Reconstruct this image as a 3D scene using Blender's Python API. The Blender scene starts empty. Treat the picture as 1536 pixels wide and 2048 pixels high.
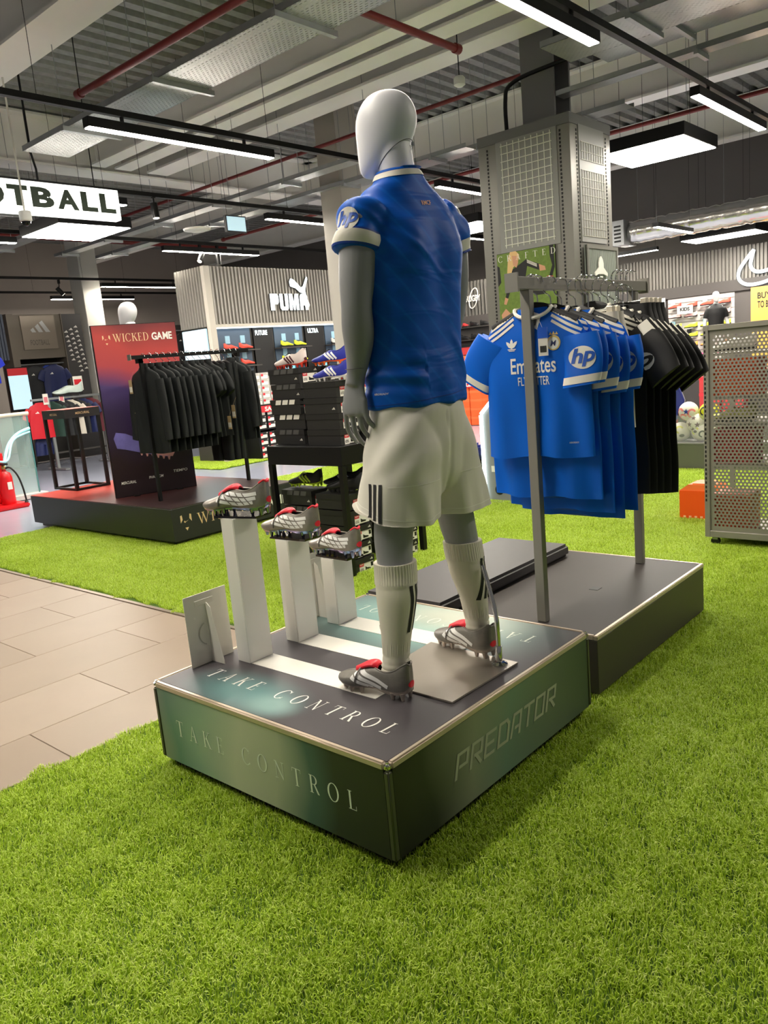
import bpy, bmesh, math, random
import numpy as np
from mathutils import Vector, Matrix
from mathutils.bvhtree import BVHTree
random.seed(7)
SC = bpy.context.scene
COL = SC.collection
PI = math.pi

# ------------------------------------------------------------------ camera
CAM_POS = Vector((-1.4858, -1.4159, 1.479))
YAW, PITCH, ROLL, FPX = 0.7345, 0.1888, -0.0899, 1572.49
_f = Vector((math.cos(YAW)*math.cos(PITCH), math.sin(YAW)*math.cos(PITCH), -math.sin(PITCH)))
_r = Vector((math.sin(YAW), -math.cos(YAW), 0.0)); _u = _r.cross(_f)
_r2 = math.cos(ROLL)*_r + math.sin(ROLL)*_u
_u2 = -math.sin(ROLL)*_r + math.cos(ROLL)*_u
cd = bpy.data.cameras.new('camera'); cam = bpy.data.objects.new('camera', cd); COL.objects.link(cam)
m3 = Matrix((_r2, _u2, -_f)).transposed()
cam.matrix_world = Matrix.Translation(CAM_POS) @ m3.to_4x4()
cd.sensor_fit = 'HORIZONTAL'; cd.sensor_width = 36.0; cd.lens = FPX/1536.0*36.0
cd.clip_start = 0.05; cd.clip_end = 200
SC.camera = cam

# ------------------------------------------------------------------ world, exposure
w = bpy.data.worlds.new('store_ambient'); SC.world = w; w.use_nodes = True
w.node_tree.nodes['Background'].inputs[0].default_value = (1.0, 0.96, 0.9, 1)
w.node_tree.nodes['Background'].inputs[1].default_value = 0.10
SC.view_settings.view_transform = 'Standard'; SC.view_settings.look = 'None'
SC.view_settings.gamma = 1.0; SC.view_settings.exposure = 0.50
SC.view_settings.use_curve_mapping = False
SC.cycles.max_bounces = 6; SC.cycles.diffuse_bounces = 3; SC.cycles.glossy_bounces = 3; SC.cycles.transmission_bounces = 3; SC.cycles.transparent_max_bounces = 8
LIGHT_Z = 3.6
STRIP_POWER = 120.0       # emission strength of the linear lamps
PANEL_POWER = 48.0       # emission strength of the square panels

# ------------------------------------------------------------------ helpers
def lin(c):
    r = []
    for x in c[:3]:
        x = x/255.0
        r.append(x/12.92 if x <= 0.04045 else ((x+0.055)/1.055)**2.4)
    return (r[0], r[1], r[2], 1.0)
MATS = {}
def mat(name, col=(128,128,128), rough=0.5, metal=0.0, emit=0.0, noise=0.0, nscale=20.0, bump=0.0, bscale=200.0,
        alpha=1.0, trans=0.0, coat=0.0, sheen=0.0, ior=1.45, spec=None, emit_col=None):
    if name in MATS: return MATS[name]
    m = bpy.data.materials.new(name); m.use_nodes = True
    nt = m.node_tree; b = nt.nodes['Principled BSDF']
    b.inputs['Base Color'].default_value = lin(col); b.inputs['Roughness'].default_value = rough
    b.inputs['Metallic'].default_value = metal; b.inputs['IOR'].default_value = ior
    if spec is not None: b.inputs['Specular IOR Level'].default_value = spec
    if alpha < 1: b.inputs['Alpha'].default_value = alpha
    if trans: b.inputs['Transmission Weight'].default_value = trans
    if coat: b.inputs['Coat Weight'].default_value = coat; b.inputs['Coat Roughness'].default_value = 0.15
    if sheen: b.inputs['Sheen Weight'].default_value = sheen
    if emit:
        b.inputs['Emission Color'].default_value = lin(emit_col or col); b.inputs['Emission Strength'].default_value = emit
    if noise or bump:
        tc = nt.nodes.new('ShaderNodeTexCoord')
    if noise:
        n = nt.nodes.new('ShaderNodeTexNoise'); n.inputs['Scale'].default_value = nscale; n.inputs['Detail'].default_value = 4
        nt.links.new(tc.outputs['Object'], n.inputs['Vector'])
        mx = nt.nodes.new('ShaderNodeMix'); mx.data_type = 'RGBA'
        c = lin(col)
        mx.inputs[6].default_value = tuple(max(0, x*(1-noise)) for x in c[:3])+(1,)
        mx.inputs[7].default_value = tuple(min(1, x*(1+noise)) for x in c[:3])+(1,)
        nt.links.new(n.outputs['Fac'], mx.inputs[0]); nt.links.new(mx.outputs[2], b.inputs['Base Color'])
    if bump:
        n2 = nt.nodes.new('ShaderNodeTexNoise'); n2.inputs['Scale'].default_value = bscale; n2.inputs['Detail'].default_value = 3
        nt.links.new(tc.outputs['Object'], n2.inputs['Vector'])
        bp = nt.nodes.new('ShaderNodeBump'); bp.inputs['Strength'].default_value = bump; bp.inputs['Distance'].default_value = 0.01
        nt.links.new(n2.outputs['Fac'], bp.inputs['Height']); nt.links.new(bp.outputs['Normal'], b.inputs['Normal'])
    MATS[name] = m
    return m
def nodes_of(m):
    return m.node_tree, m.node_tree.nodes['Principled BSDF']
def ramp(nt, stops, interp='LINEAR'):
    r = nt.nodes.new('ShaderNodeValToRGB'); cr = r.color_ramp; cr.interpolation = interp
    while len(cr.elements) < len(stops): cr.elements.new(0.5)
    for e, (p, c) in zip(cr.elements, stops): e.position = p; e.color = lin(c) if max(c) > 1 else (c[0], c[1], c[2], 1)
    return r
def mth(nt, op, a, b=None):
    n = nt.nodes.new('ShaderNodeMath'); n.operation = op
    for i, x in enumerate((a, b)):
        if x is None: continue
        if isinstance(x, (int, float)): n.inputs[i].default_value = x
        else: nt.links.new(x, n.inputs[i])
    return n.outputs[0]

class MB:
    def __init__(s): s.v = []; s.f = []; s.m = []; s.mi = 0
    def add(s, vs, fs):
        o = len(s.v); s.v += [tuple(p) for p in vs]; s.f += [tuple(i+o for i in f) for f in fs]; s.m += [s.mi]*len(fs); return s
    def box(s, x0, y0, z0, x1, y1, z1):
        v = [(x0,y0,z0),(x1,y0,z0),(x1,y1,z0),(x0,y1,z0),(x0,y0,z1),(x1,y0,z1),(x1,y1,z1),(x0,y1,z1)]
        return s.add(v, [(3,2,1,0),(4,5,6,7),(0,1,5,4),(1,2,6,5),(2,3,7,6),(3,0,4,7)])
    def obox(s, c, ax, ay, az, hx, hy, hz):
        c = Vector(c); v = []
        for k in (-1,1):
            for (i,j) in ((-1,-1),(1,-1),(1,1),(-1,1)):
                v.append(c+Vector(ax)*hx*i+Vector(ay)*hy*j+Vector(az)*hz*k)
        return s.add(v, [(3,2,1,0),(4,5,6,7),(0,1,5,4),(1,2,6,5),(2,3,7,6),(3,0,4,7)])
    def bar(s, a, b, wx, wy, up=(0,0,1)):
        a = Vector(a); b = Vector(b); d = (b-a); L = d.length; d.normalize()
        u = Vector(up)
        if abs(d.dot(u)) > 0.98: u = Vector((0,1,0))
        x = d.cross(u).normalized(); y = x.cross(d)
        return s.obox((a+b)/2, x, y, d, wx/2, wy/2, L/2)
    def loft(s, rings, caps=True, closed=True):
        n = len(rings[0]); vs = [p for r in rings for p in r]; fs = []
        for i in range(len(rings)-1):
            for j in range(n if closed else n-1):
                k = (j+1) % n
                fs.append((i*n+j, i*n+k, (i+1)*n+k, (i+1)*n+j))
        if caps and closed:
            fs.append(tuple(range(n-1, -1, -1))); o = (len(rings)-1)*n; fs.append(tuple(o+j for j in range(n)))
        return s.add(vs, fs)
    def tube(s, pts, r, n=8, caps=True, flat=1.0, up=(0,0,1)):
        pts = [Vector(p) for p in pts]; rings = []
        rr = r if isinstance(r, (list, tuple)) else [r]*len(pts)
        px = None
        for i, p in enumerate(pts):
            d = (pts[min(i+1, len(pts)-1)] - pts[max(i-1, 0)]).normalized()
            if px is None:
                u = Vector(up)
                if abs(d.dot(u)) > 0.9: u = Vector((1,0,0)) if abs(d.x) < 0.9 else Vector((0,1,0))
                x = d.cross(u).normalized()
            else:
                x = (px - d*px.dot(d)).normalized()
            px = x; y = x.cross(d)
            rings.append([p + (x*math.cos(2*PI*k/n) + y*math.sin(2*PI*k/n)*flat)*rr[i] for k in range(n)])
        return s.loft(rings, caps)
    def lathe(s, prof, c=(0,0,0), n=16, axis='z', caps=True):
        rings = []
        for (r, h) in prof:
            ring = []
            for k in range(n):
                a = 2*PI*k/n; x, y = r*math.cos(a), r*math.sin(a)
                p = {'z':(x,y,h), 'y':(x,h,-y), 'x':(h,x,y)}[axis]
                ring.append((c[0]+p[0], c[1]+p[1], c[2]+p[2]))
            rings.append(ring)
        return s.loft(rings, caps)
    def poly(s, pts, frame, d0=0.0, d1=None):
        """2D polygon pts put on frame=(origin,u,v[,w]); flat at offset d0 or extruded to d1"""
        o, u, v = [Vector(q) for q in frame[:3]]; wv = u.cross(v).normalized()
        a = [o+u*x+v*y+wv*d0 for (x, y) in pts]; n = len(a)
        if d1 is None: return s.add(a, [tuple(range(n))])
        b = [o+u*x+v*y+wv*d1 for (x, y) in pts]
        return s.add(a+b, [tuple(range(n-1,-1,-1)), tuple(range(n, 2*n))]+[(i,(i+1)%n,n+(i+1)%n,n+i) for i in range(n)])
    def flat(s, tm, frame, off=0.001, sx=1.0, sy=1.0):
        """place 2D mesh (verts,faces) on a frame"""
        o, u, v = [Vector(q) for q in frame[:3]]; wv = u.cross(v).normalized()
        par = list(range(len(tm[0])))
        def fd(i):
            while par[i] != i: par[i] = par[par[i]]; i = par[i]
            return i
        for f in tm[1]:
            for k in f[1:]: par[fd(k)] = fd(f[0])
        order = {}
        for i in range(len(tm[0])): order.setdefault(fd(i), len(order))     # overlapping strokes lie a hair apart
        return s.add([o+u*(p[0]*sx)+v*(p[1]*sy)+wv*(off+(4e-5*(order[fd(i)] % 12))) for i, p in enumerate(tm[0])], tm[1])
    def mesh(s, name):
        me = bpy.data.meshes.new(name); me.from_pydata(s.v, [], s.f); me.update(); return me
    def build(s, name, mats, parent=None, smooth=False, bevel=0.0, local=False, label=None, seg=1, angle=40):
        off = Vector((0,0,0))
        if parent is not None and not local: off = WLOC.get(parent.name, Vector((0,0,0)))
        me = bpy.data.meshes.new(name)
        me.from_pydata([(p[0]-off.x, p[1]-off.y, p[2]-off.z) for p in s.v], [], s.f)
        ml = mats if isinstance(mats, (list, tuple)) else [mats]
        for q in ml: me.materials.append(q)
        if len(ml) > 1: me.polygons.foreach_set('material_index', s.m)
        if bevel:
            bm = bmesh.new(); bm.from_mesh(me)
            bmesh.ops.remove_doubles(bm, verts=bm.verts, dist=1e-6)
            es = [e for e in bm.edges if len(e.link_faces) == 2 and e.calc_face_angle(0) > 0.6]
            bmesh.ops.bevel(bm, geom=es, offset=bevel, segments=seg, affect='EDGES', clamp_overlap=True)
            bm.to_mesh(me); bm.free()
        if smooth:
            me.polygons.foreach_set('use_smooth', [True]*len(me.polygons))
            if angle: 
                try: me.set_sharp_from_angle(angle=math.radians(angle))
                except Exception: pass
        me.update()
        o = bpy.data.objects.new(name, me); COL.objects.link(o)
        if parent is not None:
            o.parent = parent
            if not local: WLOC[o.name] = off
        if label: o['label'] = label
        return o
WLOC = {}
def thing(name, label, cat, loc=(0,0,0), group=None, rotz=0.0):
    o = bpy.data.objects.new(name, None); COL.objects.link(o); o.empty_display_size = 0.05
    o.location = loc; o.rotation_euler = (0,0,rotz); WLOC[o.name] = Vector(loc)
    o['label'] = label; o['category'] = cat
    if group: o['group'] = group
    return o
def tag(o, label, cat, group=None):
    o['label'] = label; o['category'] = cat
    if group: o['group'] = group
    return o
def struct(o): o['kind'] = 'structure'; return o
def copy_tree(src, loc=None, rotz=None, label=None, group=None, parent=None, rot=None, scale=None):
    c = src.copy(); COL.objects.link(c)
    if parent is not None: c.parent = parent
    if loc is not None: c.location = loc
    if rotz is not None: c.rotation_euler = (0,0,rotz)
    if rot is not None: c.rotation_euler = rot
    if scale is not None: c.scale = (scale,)*3 if isinstance(scale,(int,float)) else scale
    if label: c['label'] = label
    if group: c['group'] = group
    for ch in list(src.children): copy_tree(ch, parent=c)
    return c
def remat(root, table):
    for ch in root.children:
        if ch.type == 'MESH':
            ms = [mm for mm in ch.data.materials]
            if any(mm and mm.name in table for mm in ms):
                ch.data = ch.data.copy()
                for i, mm in enumerate(ms):
                    if mm.name in table: ch.data.materials[i] = table[mm.name]
        remat(ch, table)

# --- 2D lettering
def text2d(s, size=1.0, bold=0.0, shear=0.0, space=1.0, align='LEFT', res=3):
    c = bpy.data.curves.new('lettering', 'FONT'); c.body = s; c.size = size; c.offset = bold; c.shear = shear
    c.space_character = space; c.align_x = align; c.resolution_u = res
    o = bpy.data.objects.new('lettering', c); me = o.to_mesh()
    vs = [(p.co.x, p.co.y) for p in me.vertices]; fs = [tuple(p.vertices) for p in me.polygons]
    o.to_mesh_clear(); bpy.data.objects.remove(o); bpy.data.curves.remove(c)
    return vs, fs
def fit2d(tm, w=None, h=None, cx=0.0, cy=0.0):
    xs = [p[0] for p in tm[0]]; ys = [p[1] for p in tm[0]]
    sx = w/(max(xs)-min(xs)) if w else None; sy = h/(max(ys)-min(ys)) if h else None
    sx = sx or sy; sy = sy or sx
    mx, my = (max(xs)+min(xs))/2, (max(ys)+min(ys))/2
    return [((p[0]-mx)*sx+cx, (p[1]-my)*sy+cy) for p in tm[0]], tm[1]
def merge2d(*tms):
    V = []; F = []
    for v, f in tms:
        o = len(V); V += list(v); F += [tuple(i+o for i in q) for q in f]
    return V, F
def poly2d(*polys):
    V = []; F = []
    for p in polys:
        o = len(V); V += list(p); F.append(tuple(range(o, o+len(p))))
    return V, F
def ringpoly(cx, cy, rx, ry, rx2, ry2, a0=0.0, a1=2*PI, n=24):
    V = []; F = []
    for i in range(n+1):
        a = a0+(a1-a0)*i/n
        V += [(cx+rx*math.cos(a), cy+ry*math.sin(a)), (cx+rx2*math.cos(a), cy+ry2*math.sin(a))]
    for i in range(n): F.append((2*i, 2*i+2, 2*i+3, 2*i+1))
    return V, F
def disc2d(cx, cy, rx, ry=None, n=24):
    ry = ry or rx
    return [(cx+rx*math.cos(2*PI*i/n), cy+ry*math.sin(2*PI*i/n)) for i in range(n)], [tuple(range(n))]
# a slim roman alphabet, cap height 1; every glyph = (advance, mesh2d)
def _serif():
    S = 0.13; t = 0.035; q = 0.05
    R = lambda x0,y0,x1,y1: [(x0,y0),(x1,y0),(x1,y1),(x0,y1)]
    def ser(x, y, w=0.3): return R(x-w/2, y, x+w/2, y+t)
    def stem(x): return R(x-S/2, 0, x+S/2, 1)
    G = {}
    G['T'] = (0.82, poly2d(stem(.41), R(.05,1-t,.77,1), [(.05,1-t),(.08,1-t),(.06,.78),(.04,.78)], [(.74,1-t),(.77,1-t),(.78,.78),(.76,.78)], ser(.41,0)))
    G['A'] = (0.9, poly2d([(.12,0),(.16,0),(.45,.93),(.43,1),(.42,1)], [(.62,0),(.79,0),(.47,1),(.42,1)], R(.26,.33,.64,.37), ser(.13,0,.24), ser(.73,0,.32)))
    G['K'] = (0.86, poly2d(stem(.2), ser(.2,0), ser(.2,1-t), [(.26,.45),(.26,.5),(.66,.97),(.72,.97)], [(.36,.58),(.46,.66),(.84,0),(.68,0)], ser(.7,1-t,.26), ser(.78,0,.26)))
    G['E'] = (0.72, poly2d(stem(.2), R(.06,1-t,.62,1), R(.2,.5,.5,.5+t), R(.06,0,.66,t), R(.59,.8,.62,1), R(.63,0,.66,.22), R(.48,.42,.51,.6)))
    G['L'] = (0.7, poly2d(stem(.2), ser(.2,1-t), R(.06,0,.64,t), R(.61,0,.64,.24)))
    G['N'] = (0.95, poly2d(R(.17,0,.21,1), R(.75,0,.79,1), [(.1,1),(.24,1),(.79,.06),(.79,0),(.73,0)], ser(.19,0,.26), ser(.77,1-t,.26), ser(.12,1-t,.16)))
    G['I'] = (0.4, poly2d(stem(.2), ser(.2,0), ser(.2,1-t)))
    G['C'] = (0.88, merge2d(ringpoly(.46,.5,.42,.52,.3,.48,.75,2*PI-.75), poly2d(R(.76,.72,.79,.98), R(.76,.06,.79,.25))))
    G['O'] = (0.98, ringpoly(.49,.5,.44,.52,.31,.48))
    G['D'] = (0.92, merge2d(poly2d(stem(.2), R(.06,1-t,.42,1), R(.06,0,.42,t)), ringpoly(.4,.5,.44,.5,.31,.465,-PI/2,PI/2)))
    G['R'] = (0.86, merge2d(poly2d(stem(.2), ser(.2,0), R(.06,1-t,.4,1), R(.2,.48,.42,.48+t), [(.4,.5),(.52,.5),(.84,0),(.68,0)]), ringpoly(.4,.74,.3,.26,.18,.225,-PI/2,PI/2)))
    G['W'] = (1.3, poly2d([(.05,1),(.2,1),(.46,.1),(.42,0),(.38,0)], [(.38,0),(.42,0),(.68,.96),(.64,1)], [(.52,1),(.67,1),(.93,.1),(.89,0),(.85,0)], [(.85,0),(.89,0),(1.2,1),(1.15,1)], ser(.12,1-t,.3), ser(.6,1-t,.3), ser(1.17,1-t,.22)))
    G['F'] = (0.7, poly2d(stem(.2), ser(.2,0), R(.06,1-t,.62,1), R(.2,.5,.5,.5+t), R(.59,.8,.62,1)))
    G[' '] = (0.6, ([], []))
    return G
SERIF = _serif()
def serif2d(s, gap=0.35, shear=0.0):
    x = 0; V = []; F = []
    for ch in s:
        adv, (v, f) = SERIF[ch]; o = len(V)
        V += [(p[0]+x+shear*p[1], p[1]) for p in v]; F += [tuple(i+o for i in q) for q in f]; x += adv+gap
    return V, F
def adi2d(w=1.0):
    """three slanted bars, growing"""
    bars = []
    for i, (x0, h) in enumerate(((0.0,.32),(.30,.62),(.60,.95))):
        k = 0.62
        top = h
        bars.append([(x0,0),(x0+.26,0),(x0+.26-k*top*.62-.02,top*.62+.14),(x0-k*top*.55+.0,top*.62)])
    bars = [[(.02,.12),(.17,.22),(.29,0),(.09,0)], [(.26,.27),(.43,.40),(.64,0),(.42,0)], [(.50,.45),(.66,.55),(1.0,0),(.77,0)]]
    return [(x*w, y*w) for b in bars for (x, y) in b], [(0,1,2,3),(4,5,6,7),(8,9,10,11)]
# --- projecting flat prints on to shaped surfaces
def bvh_of(o, extra=None):
    me = o.data; mw = o.matrix_basis if extra is None else extra
    return BVHTree.FromPolygons([mw @ v.co for v in me.vertices], [tuple(p.vertices) for p in me.polygons])
def decal(mb, tm, frame, bvh, off=0.0015, cuts=0.012, reach=0.4, one=False):
    """cut the 2D mesh into small faces, cast it along -w of the frame on to bvh"""
    o, u, v = [Vector(q) for q in frame[:3]]; wv = u.cross(v).normalized()
    bm = bmesh.new(); vs = [bm.verts.new((p[0], p[1], 0)) for p in tm[0]]
    for f in tm[1]:
        try: bm.faces.new([vs[i] for i in f])
        except ValueError: pass
    bmesh.ops.triangulate(bm, faces=bm.faces)
    for _ in range(5):
        es = [e for e in bm.edges if e.calc_length() > cuts]
        if not es: break
        bmesh.ops.subdivide_edges(bm, edges=es, cuts=1); bmesh.ops.triangulate(bm, faces=bm.faces)
    bm.verts.index_update(); V = []; ok = []
    for q in bm.verts:
        p = o+u*q.co.x+v*q.co.y
        hit, nrm, _, _ = bvh.ray_cast(p+wv*reach, -wv, reach*2)
        if hit is None: V.append(p); ok.append(False)
        else:
            if nrm.dot(wv) < 0: nrm = -nrm
            V.append(hit+nrm*off*0.6+wv*off*0.4); ok.append(True)
    F = [tuple(x.index for x in f.verts) for f in bm.faces if all(ok[x.index] for x in f.verts)]
    bm.free()
    if one and F:      # keep the largest connected piece
        par = list(range(len(V)))
        def fd(i):
            while par[i] != i: par[i] = par[par[i]]; i = par[i]
            return i
        for f in F:
            for k in f[1:]: par[fd(k)] = fd(f[0])
        cnt = {}
        for f in F: cnt[fd(f[0])] = cnt.get(fd(f[0]),0)+1
        best = max(cnt, key=cnt.get); F = [f for f in F if fd(f[0]) == best]
    use = sorted({i for f in F for i in f}); mp = {i:k for k, i in enumerate(use)}
    mb.add([V[i] for i in use], [tuple(mp[i] for i in f) for f in F]); return mb
def remesh(mb, voxel, smooth_it=6, fac=0.5):
    """weld overlapping closed pieces into one skin"""
    me = mb.mesh('weld'); o = bpy.data.objects.new('weld', me); COL.objects.link(o)
    r = o.modifiers.new('r', 'REMESH'); r.mode = 'VOXEL'; r.voxel_size = voxel; r.adaptivity = 0
    if smooth_it:
        sm = o.modifiers.new('s', 'SMOOTH'); sm.factor = fac; sm.iterations = smooth_it
    dg = bpy.context.evaluated_depsgraph_get(); ev = o.evaluated_get(dg); m2 = ev.to_mesh()
    n = len(m2.vertices); co = np.empty(n*3); m2.vertices.foreach_get('co', co)
    fs = [tuple(p.vertices) for p in m2.polygons]; ev.to_mesh_clear()
    bpy.data.objects.remove(o); bpy.data.meshes.remove(me)
    return co.reshape(-1,3), fs
def normals(co, fs):
    n = np.zeros_like(co); q = np.array([f[:4] if len(f) >= 4 else f+(f[-1],) for f in fs])
    d1 = co[q[:,2]]-co[q[:,0]]; d2 = co[q[:,3]]-co[q[:,1]]; fn = np.cross(d1, d2)
    for k in range(4): np.add.at(n, q[:,k], fn)
    return n/(np.linalg.norm(n, axis=1)[:,None]+1e-12)
def from_np(co, fs):
    mb = MB(); mb.v = [tuple(p) for p in co]; mb.f = list(fs); mb.m = [0]*len(fs); return mb
def ell(c, rx, ry, n=28, rot=0.0, pw=2.0, tilt=None):
    out = []
    for k in range(n):
        a = 2*PI*k/n; ca, sa = math.cos(a), math.sin(a)
        x = rx*math.copysign(abs(ca)**(2/pw), ca); y = ry*math.copysign(abs(sa)**(2/pw), sa)
        out.append(Vector((c[0]+x*math.cos(rot)-y*math.sin(rot), c[1]+x*math.sin(rot)+y*math.cos(rot), c[2])))
    return out
def spline(keys, n):
    """Catmull-Rom through key tuples -> n samples"""
    K = [np.array(k, float) for k in keys]; out = []
    for i in range(n):
        t = i/(n-1)*(len(K)-1); j = min(int(t), len(K)-2); u = t-j
        p0 = K[max(j-1,0)]; p1 = K[j]; p2 = K[j+1]; p3 = K[min(j+2,len(K)-1)]
        out.append(0.5*((2*p1)+(-p0+p2)*u+(2*p0-5*p1+4*p2-p3)*u*u+(-p0+3*p1-3*p2+p3)*u**3))
    return out
XA, YA, ZA = Vector((1,0,0)), Vector((0,1,0)), Vector((0,0,1))

# ------------------------------------------------------------------ materials
WHITE = mat('white_paint', (225,222,214), 0.5)
BLACKM = mat('black_metal', (15,15,16), 0.42, 0.3)
BLACKP = mat('black_plastic', (12,12,13), 0.5)
ALU = mat('brushed_aluminium', (190,186,178), 0.32, 0.85)
STEEL = mat('chrome', (205,205,205), 0.14, 1.0)
GALV = mat('galvanised_steel', (165,168,170), 0.38, 0.7, noise=0.2, nscale=9)
GREYM = mat('grey_powder_coat', (136,133,126), 0.45, 0.25)
DGREY = mat('dark_grey_laminate', (62,59,56), 0.5)
LAMP = mat('lamp_diffuser', (255,246,230), 0.5, emit=STRIP_POWER)
PANEL = mat('panel_diffuser', (255,248,236), 0.5, emit=PANEL_POWER)
SIGNLIT = mat('lit_white_acrylic', (250,252,246), 0.5, emit=1.1)
SCREEN = mat('lit_screen', (190,222,236), 0.4, emit=0.45)
REDP = mat('red_print', (205,38,48), 0.5)
PAPER = mat('white_card', (226,222,212), 0.6)
GOLDP = mat('gold_print', (226,194,150), 0.5)
PRINTW = mat('white_print', (232,230,222), 0.55)
# ------------------------------------------------------------------ floor
slab_m = mat('polished_floor', (150,154,170), 0.22, noise=0.08, nscale=1.5, coat=0.2)
floor = struct(MB().box(-8,-8,-0.12,20,22,-0.012).build('floor', slab_m))
tile_m = mat('beige_grey_tile', (152,135,118), 0.42, noise=0.06, nscale=3.0, bump=0.015, bscale=60)
t2 = mat('beige_grey_tile_b', (148,131,114), 0.44, noise=0.07, nscale=2.6, bump=0.015, bscale=60)
t3 = mat('beige_grey_tile_c', (156,139,122), 0.40, noise=0.06, nscale=3.4, bump=0.015, bscale=60)
mb = MB().box(-2.4,1.602,-0.012,1.2,7.2,-0.003); mb.build('tile_bed', mat('tile_joint', (120,106,94), 0.8), floor, local=True)
tile_mesh = {}
def tile_at(x0, y0, x1, y1, k):
    key = (round(x1-x0,3), round(y1-y0,3), k)
    if key not in tile_mesh:
        o = MB().box(0,0,-0.006,x1-x0-0.004,y1-y0-0.004,0.0).build('tile', [tile_m,t2,t3][k], floor, local=True, bevel=0.0015)
        tile_mesh[key] = o.data
    else:
        o = bpy.data.objects.new('tile', tile_mesh[key]); COL.objects.link(o); o.parent = floor
    o.location = (x0, y0, 0)
for r in range(12):
    y0 = 1.0+0.5*r; yc = max(y0, 1.602)
    off = 0.83 if r % 2 == 1 else 0.33
    xs = [off-1.0*k for k in range(-1, 4)]
    for x in xs:
        a, b = max(x-1.0, -2.3), min(x, 1.195)
        if b-a > 0.03 and y0+.5 > 1.61: tile_at(a, yc, b, y0+0.5, random.randrange(3))
# edging between tiles and turf
MB().box(1.195,1.59,-0.01,1.225,7.05,0.006).build('edging_strip', mat('edging_aluminium', (150,138,125), 0.4, 0.7), floor, local=True)

# ------------------------------------------------------------------ artificial turf
back_m = mat('turf_backing', (70,98,24), 0.9, noise=0.3, nscale=30)
for (x0,y0,x1,y1) in ((-3,-4,7.4,1.596),(1.225,1.596,7.4,7.05),(6.2,9.0,11.2,11.2)):
    MB().box(x0,y0,-0.011,x1,y1,-0.001).build('turf_backing', back_m, floor, local=True)
gm = mat('grass_blade', (128,168,46), 0.5, spec=0.35)
nt, bs = nodes_of(gm)
oi = nt.nodes.new('ShaderNodeObjectInfo'); geo = nt.nodes.new('ShaderNodeNewGeometry')
tc = nt.nodes.new('ShaderNodeTexCoord'); 
nz = nt.nodes.new('ShaderNodeTexNoise'); nz.inputs['Scale'].default_value = 1.1; nz.inputs['Detail'].default_value = 2
nt.links.new(geo.outputs['Position'], nz.inputs['Vector'])
at = nt.nodes.new('ShaderNodeAttribute'); at.attribute_name = 'tone'
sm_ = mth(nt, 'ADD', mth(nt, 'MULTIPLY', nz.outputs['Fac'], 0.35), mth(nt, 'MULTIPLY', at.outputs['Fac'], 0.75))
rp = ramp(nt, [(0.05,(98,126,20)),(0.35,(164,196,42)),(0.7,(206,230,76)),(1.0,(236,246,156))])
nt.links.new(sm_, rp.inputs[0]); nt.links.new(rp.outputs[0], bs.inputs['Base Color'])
tr_ = nt.nodes.new('ShaderNodeBsdfTranslucent'); nt.links.new(rp.outputs[0], tr_.inputs[0]); ms_ = nt.nodes.new('ShaderNodeMixShader'); ms_.inputs[0].default_value = .4
nt.links.new(bs.outputs[0], ms_.inputs[1]); nt.links.new(tr_.outputs[0], ms_.inputs[2]); nt.links.new(ms_.outputs[0], nt.nodes['Material Output'].inputs['Surface'])
PATCH = 0.24
def turf_patch(seed, n):
    rnd = np.random.RandomState(seed); V = []; F = []; T = []
    for i in range(n):
        x, y = rnd.uniform(-PATCH*.60, PATCH*.60, 2); L = rnd.uniform(0.018, 0.032); a = rnd.normal(0.6, 1.5)
        lean = rnd.uniform(0.25, 0.95); d = np.array([math.cos(a), math.sin(a)]); s = np.array([-d[1], d[0]])*rnd.uniform(0.0009,0.0016)
        o = len(V); tone = rnd.uniform(0,1)
        p1 = np.array([x,y])+d*L*lean*0.35; p2 = np.array([x,y])+d*L*lean
        z1 = L*0.62; z2 = L*math.sqrt(max(0.05,1-lean*lean*0.85))
        V += [(x-s[0],y-s[1],0),(x+s[0],y+s[1],0),(p1[0]+s[0],p1[1]+s[1],z1),(p1[0]-s[0],p1[1]-s[1],z1),(p2[0],p2[1],max(z2,z1*0.7))]
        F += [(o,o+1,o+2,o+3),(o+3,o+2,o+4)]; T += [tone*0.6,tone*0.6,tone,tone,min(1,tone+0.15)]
    me = bpy.data.meshes.new('turf_tuft'); me.from_pydata(V, [], F); me.materials.append(gm)
    A = me.attributes.new('tone', 'FLOAT', 'POINT'); A.data.foreach_set('value', T); me.update()
    return bpy.data.objects.new('turf_tuft', me)
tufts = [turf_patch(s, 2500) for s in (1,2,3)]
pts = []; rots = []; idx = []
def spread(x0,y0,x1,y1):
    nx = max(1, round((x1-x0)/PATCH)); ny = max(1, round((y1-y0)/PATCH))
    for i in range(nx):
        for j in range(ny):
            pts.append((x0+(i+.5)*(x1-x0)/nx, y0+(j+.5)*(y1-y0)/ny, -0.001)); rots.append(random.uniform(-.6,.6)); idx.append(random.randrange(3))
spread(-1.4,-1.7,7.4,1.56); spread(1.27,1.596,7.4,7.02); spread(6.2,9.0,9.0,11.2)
me = bpy.data.meshes.new('artificial_turf'); me.from_pydata(pts, [], [])
A = me.attributes.new('turn', 'FLOAT', 'POINT'); A.data.foreach_set('value', rots)
A = me.attributes.new('pick', 'INT', 'POINT'); A.data.foreach_set('value', idx)
turf = bpy.data.objects.new('artificial_turf', me); COL.objects.link(turf); turf['kind'] = 'stuff'
tag(turf, 'bright green short artificial turf covering the shop floor around the podiums', 'turf')
ng = bpy.data.node_groups.new('turf_spread', 'GeometryNodeTree')
ng.interface.new_socket('Geometry', in_out='INPUT', socket_type='NodeSocketGeometry')
ng.interface.new_socket('Geometry', in_out='OUTPUT', socket_type='NodeSocketGeometry')
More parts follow.
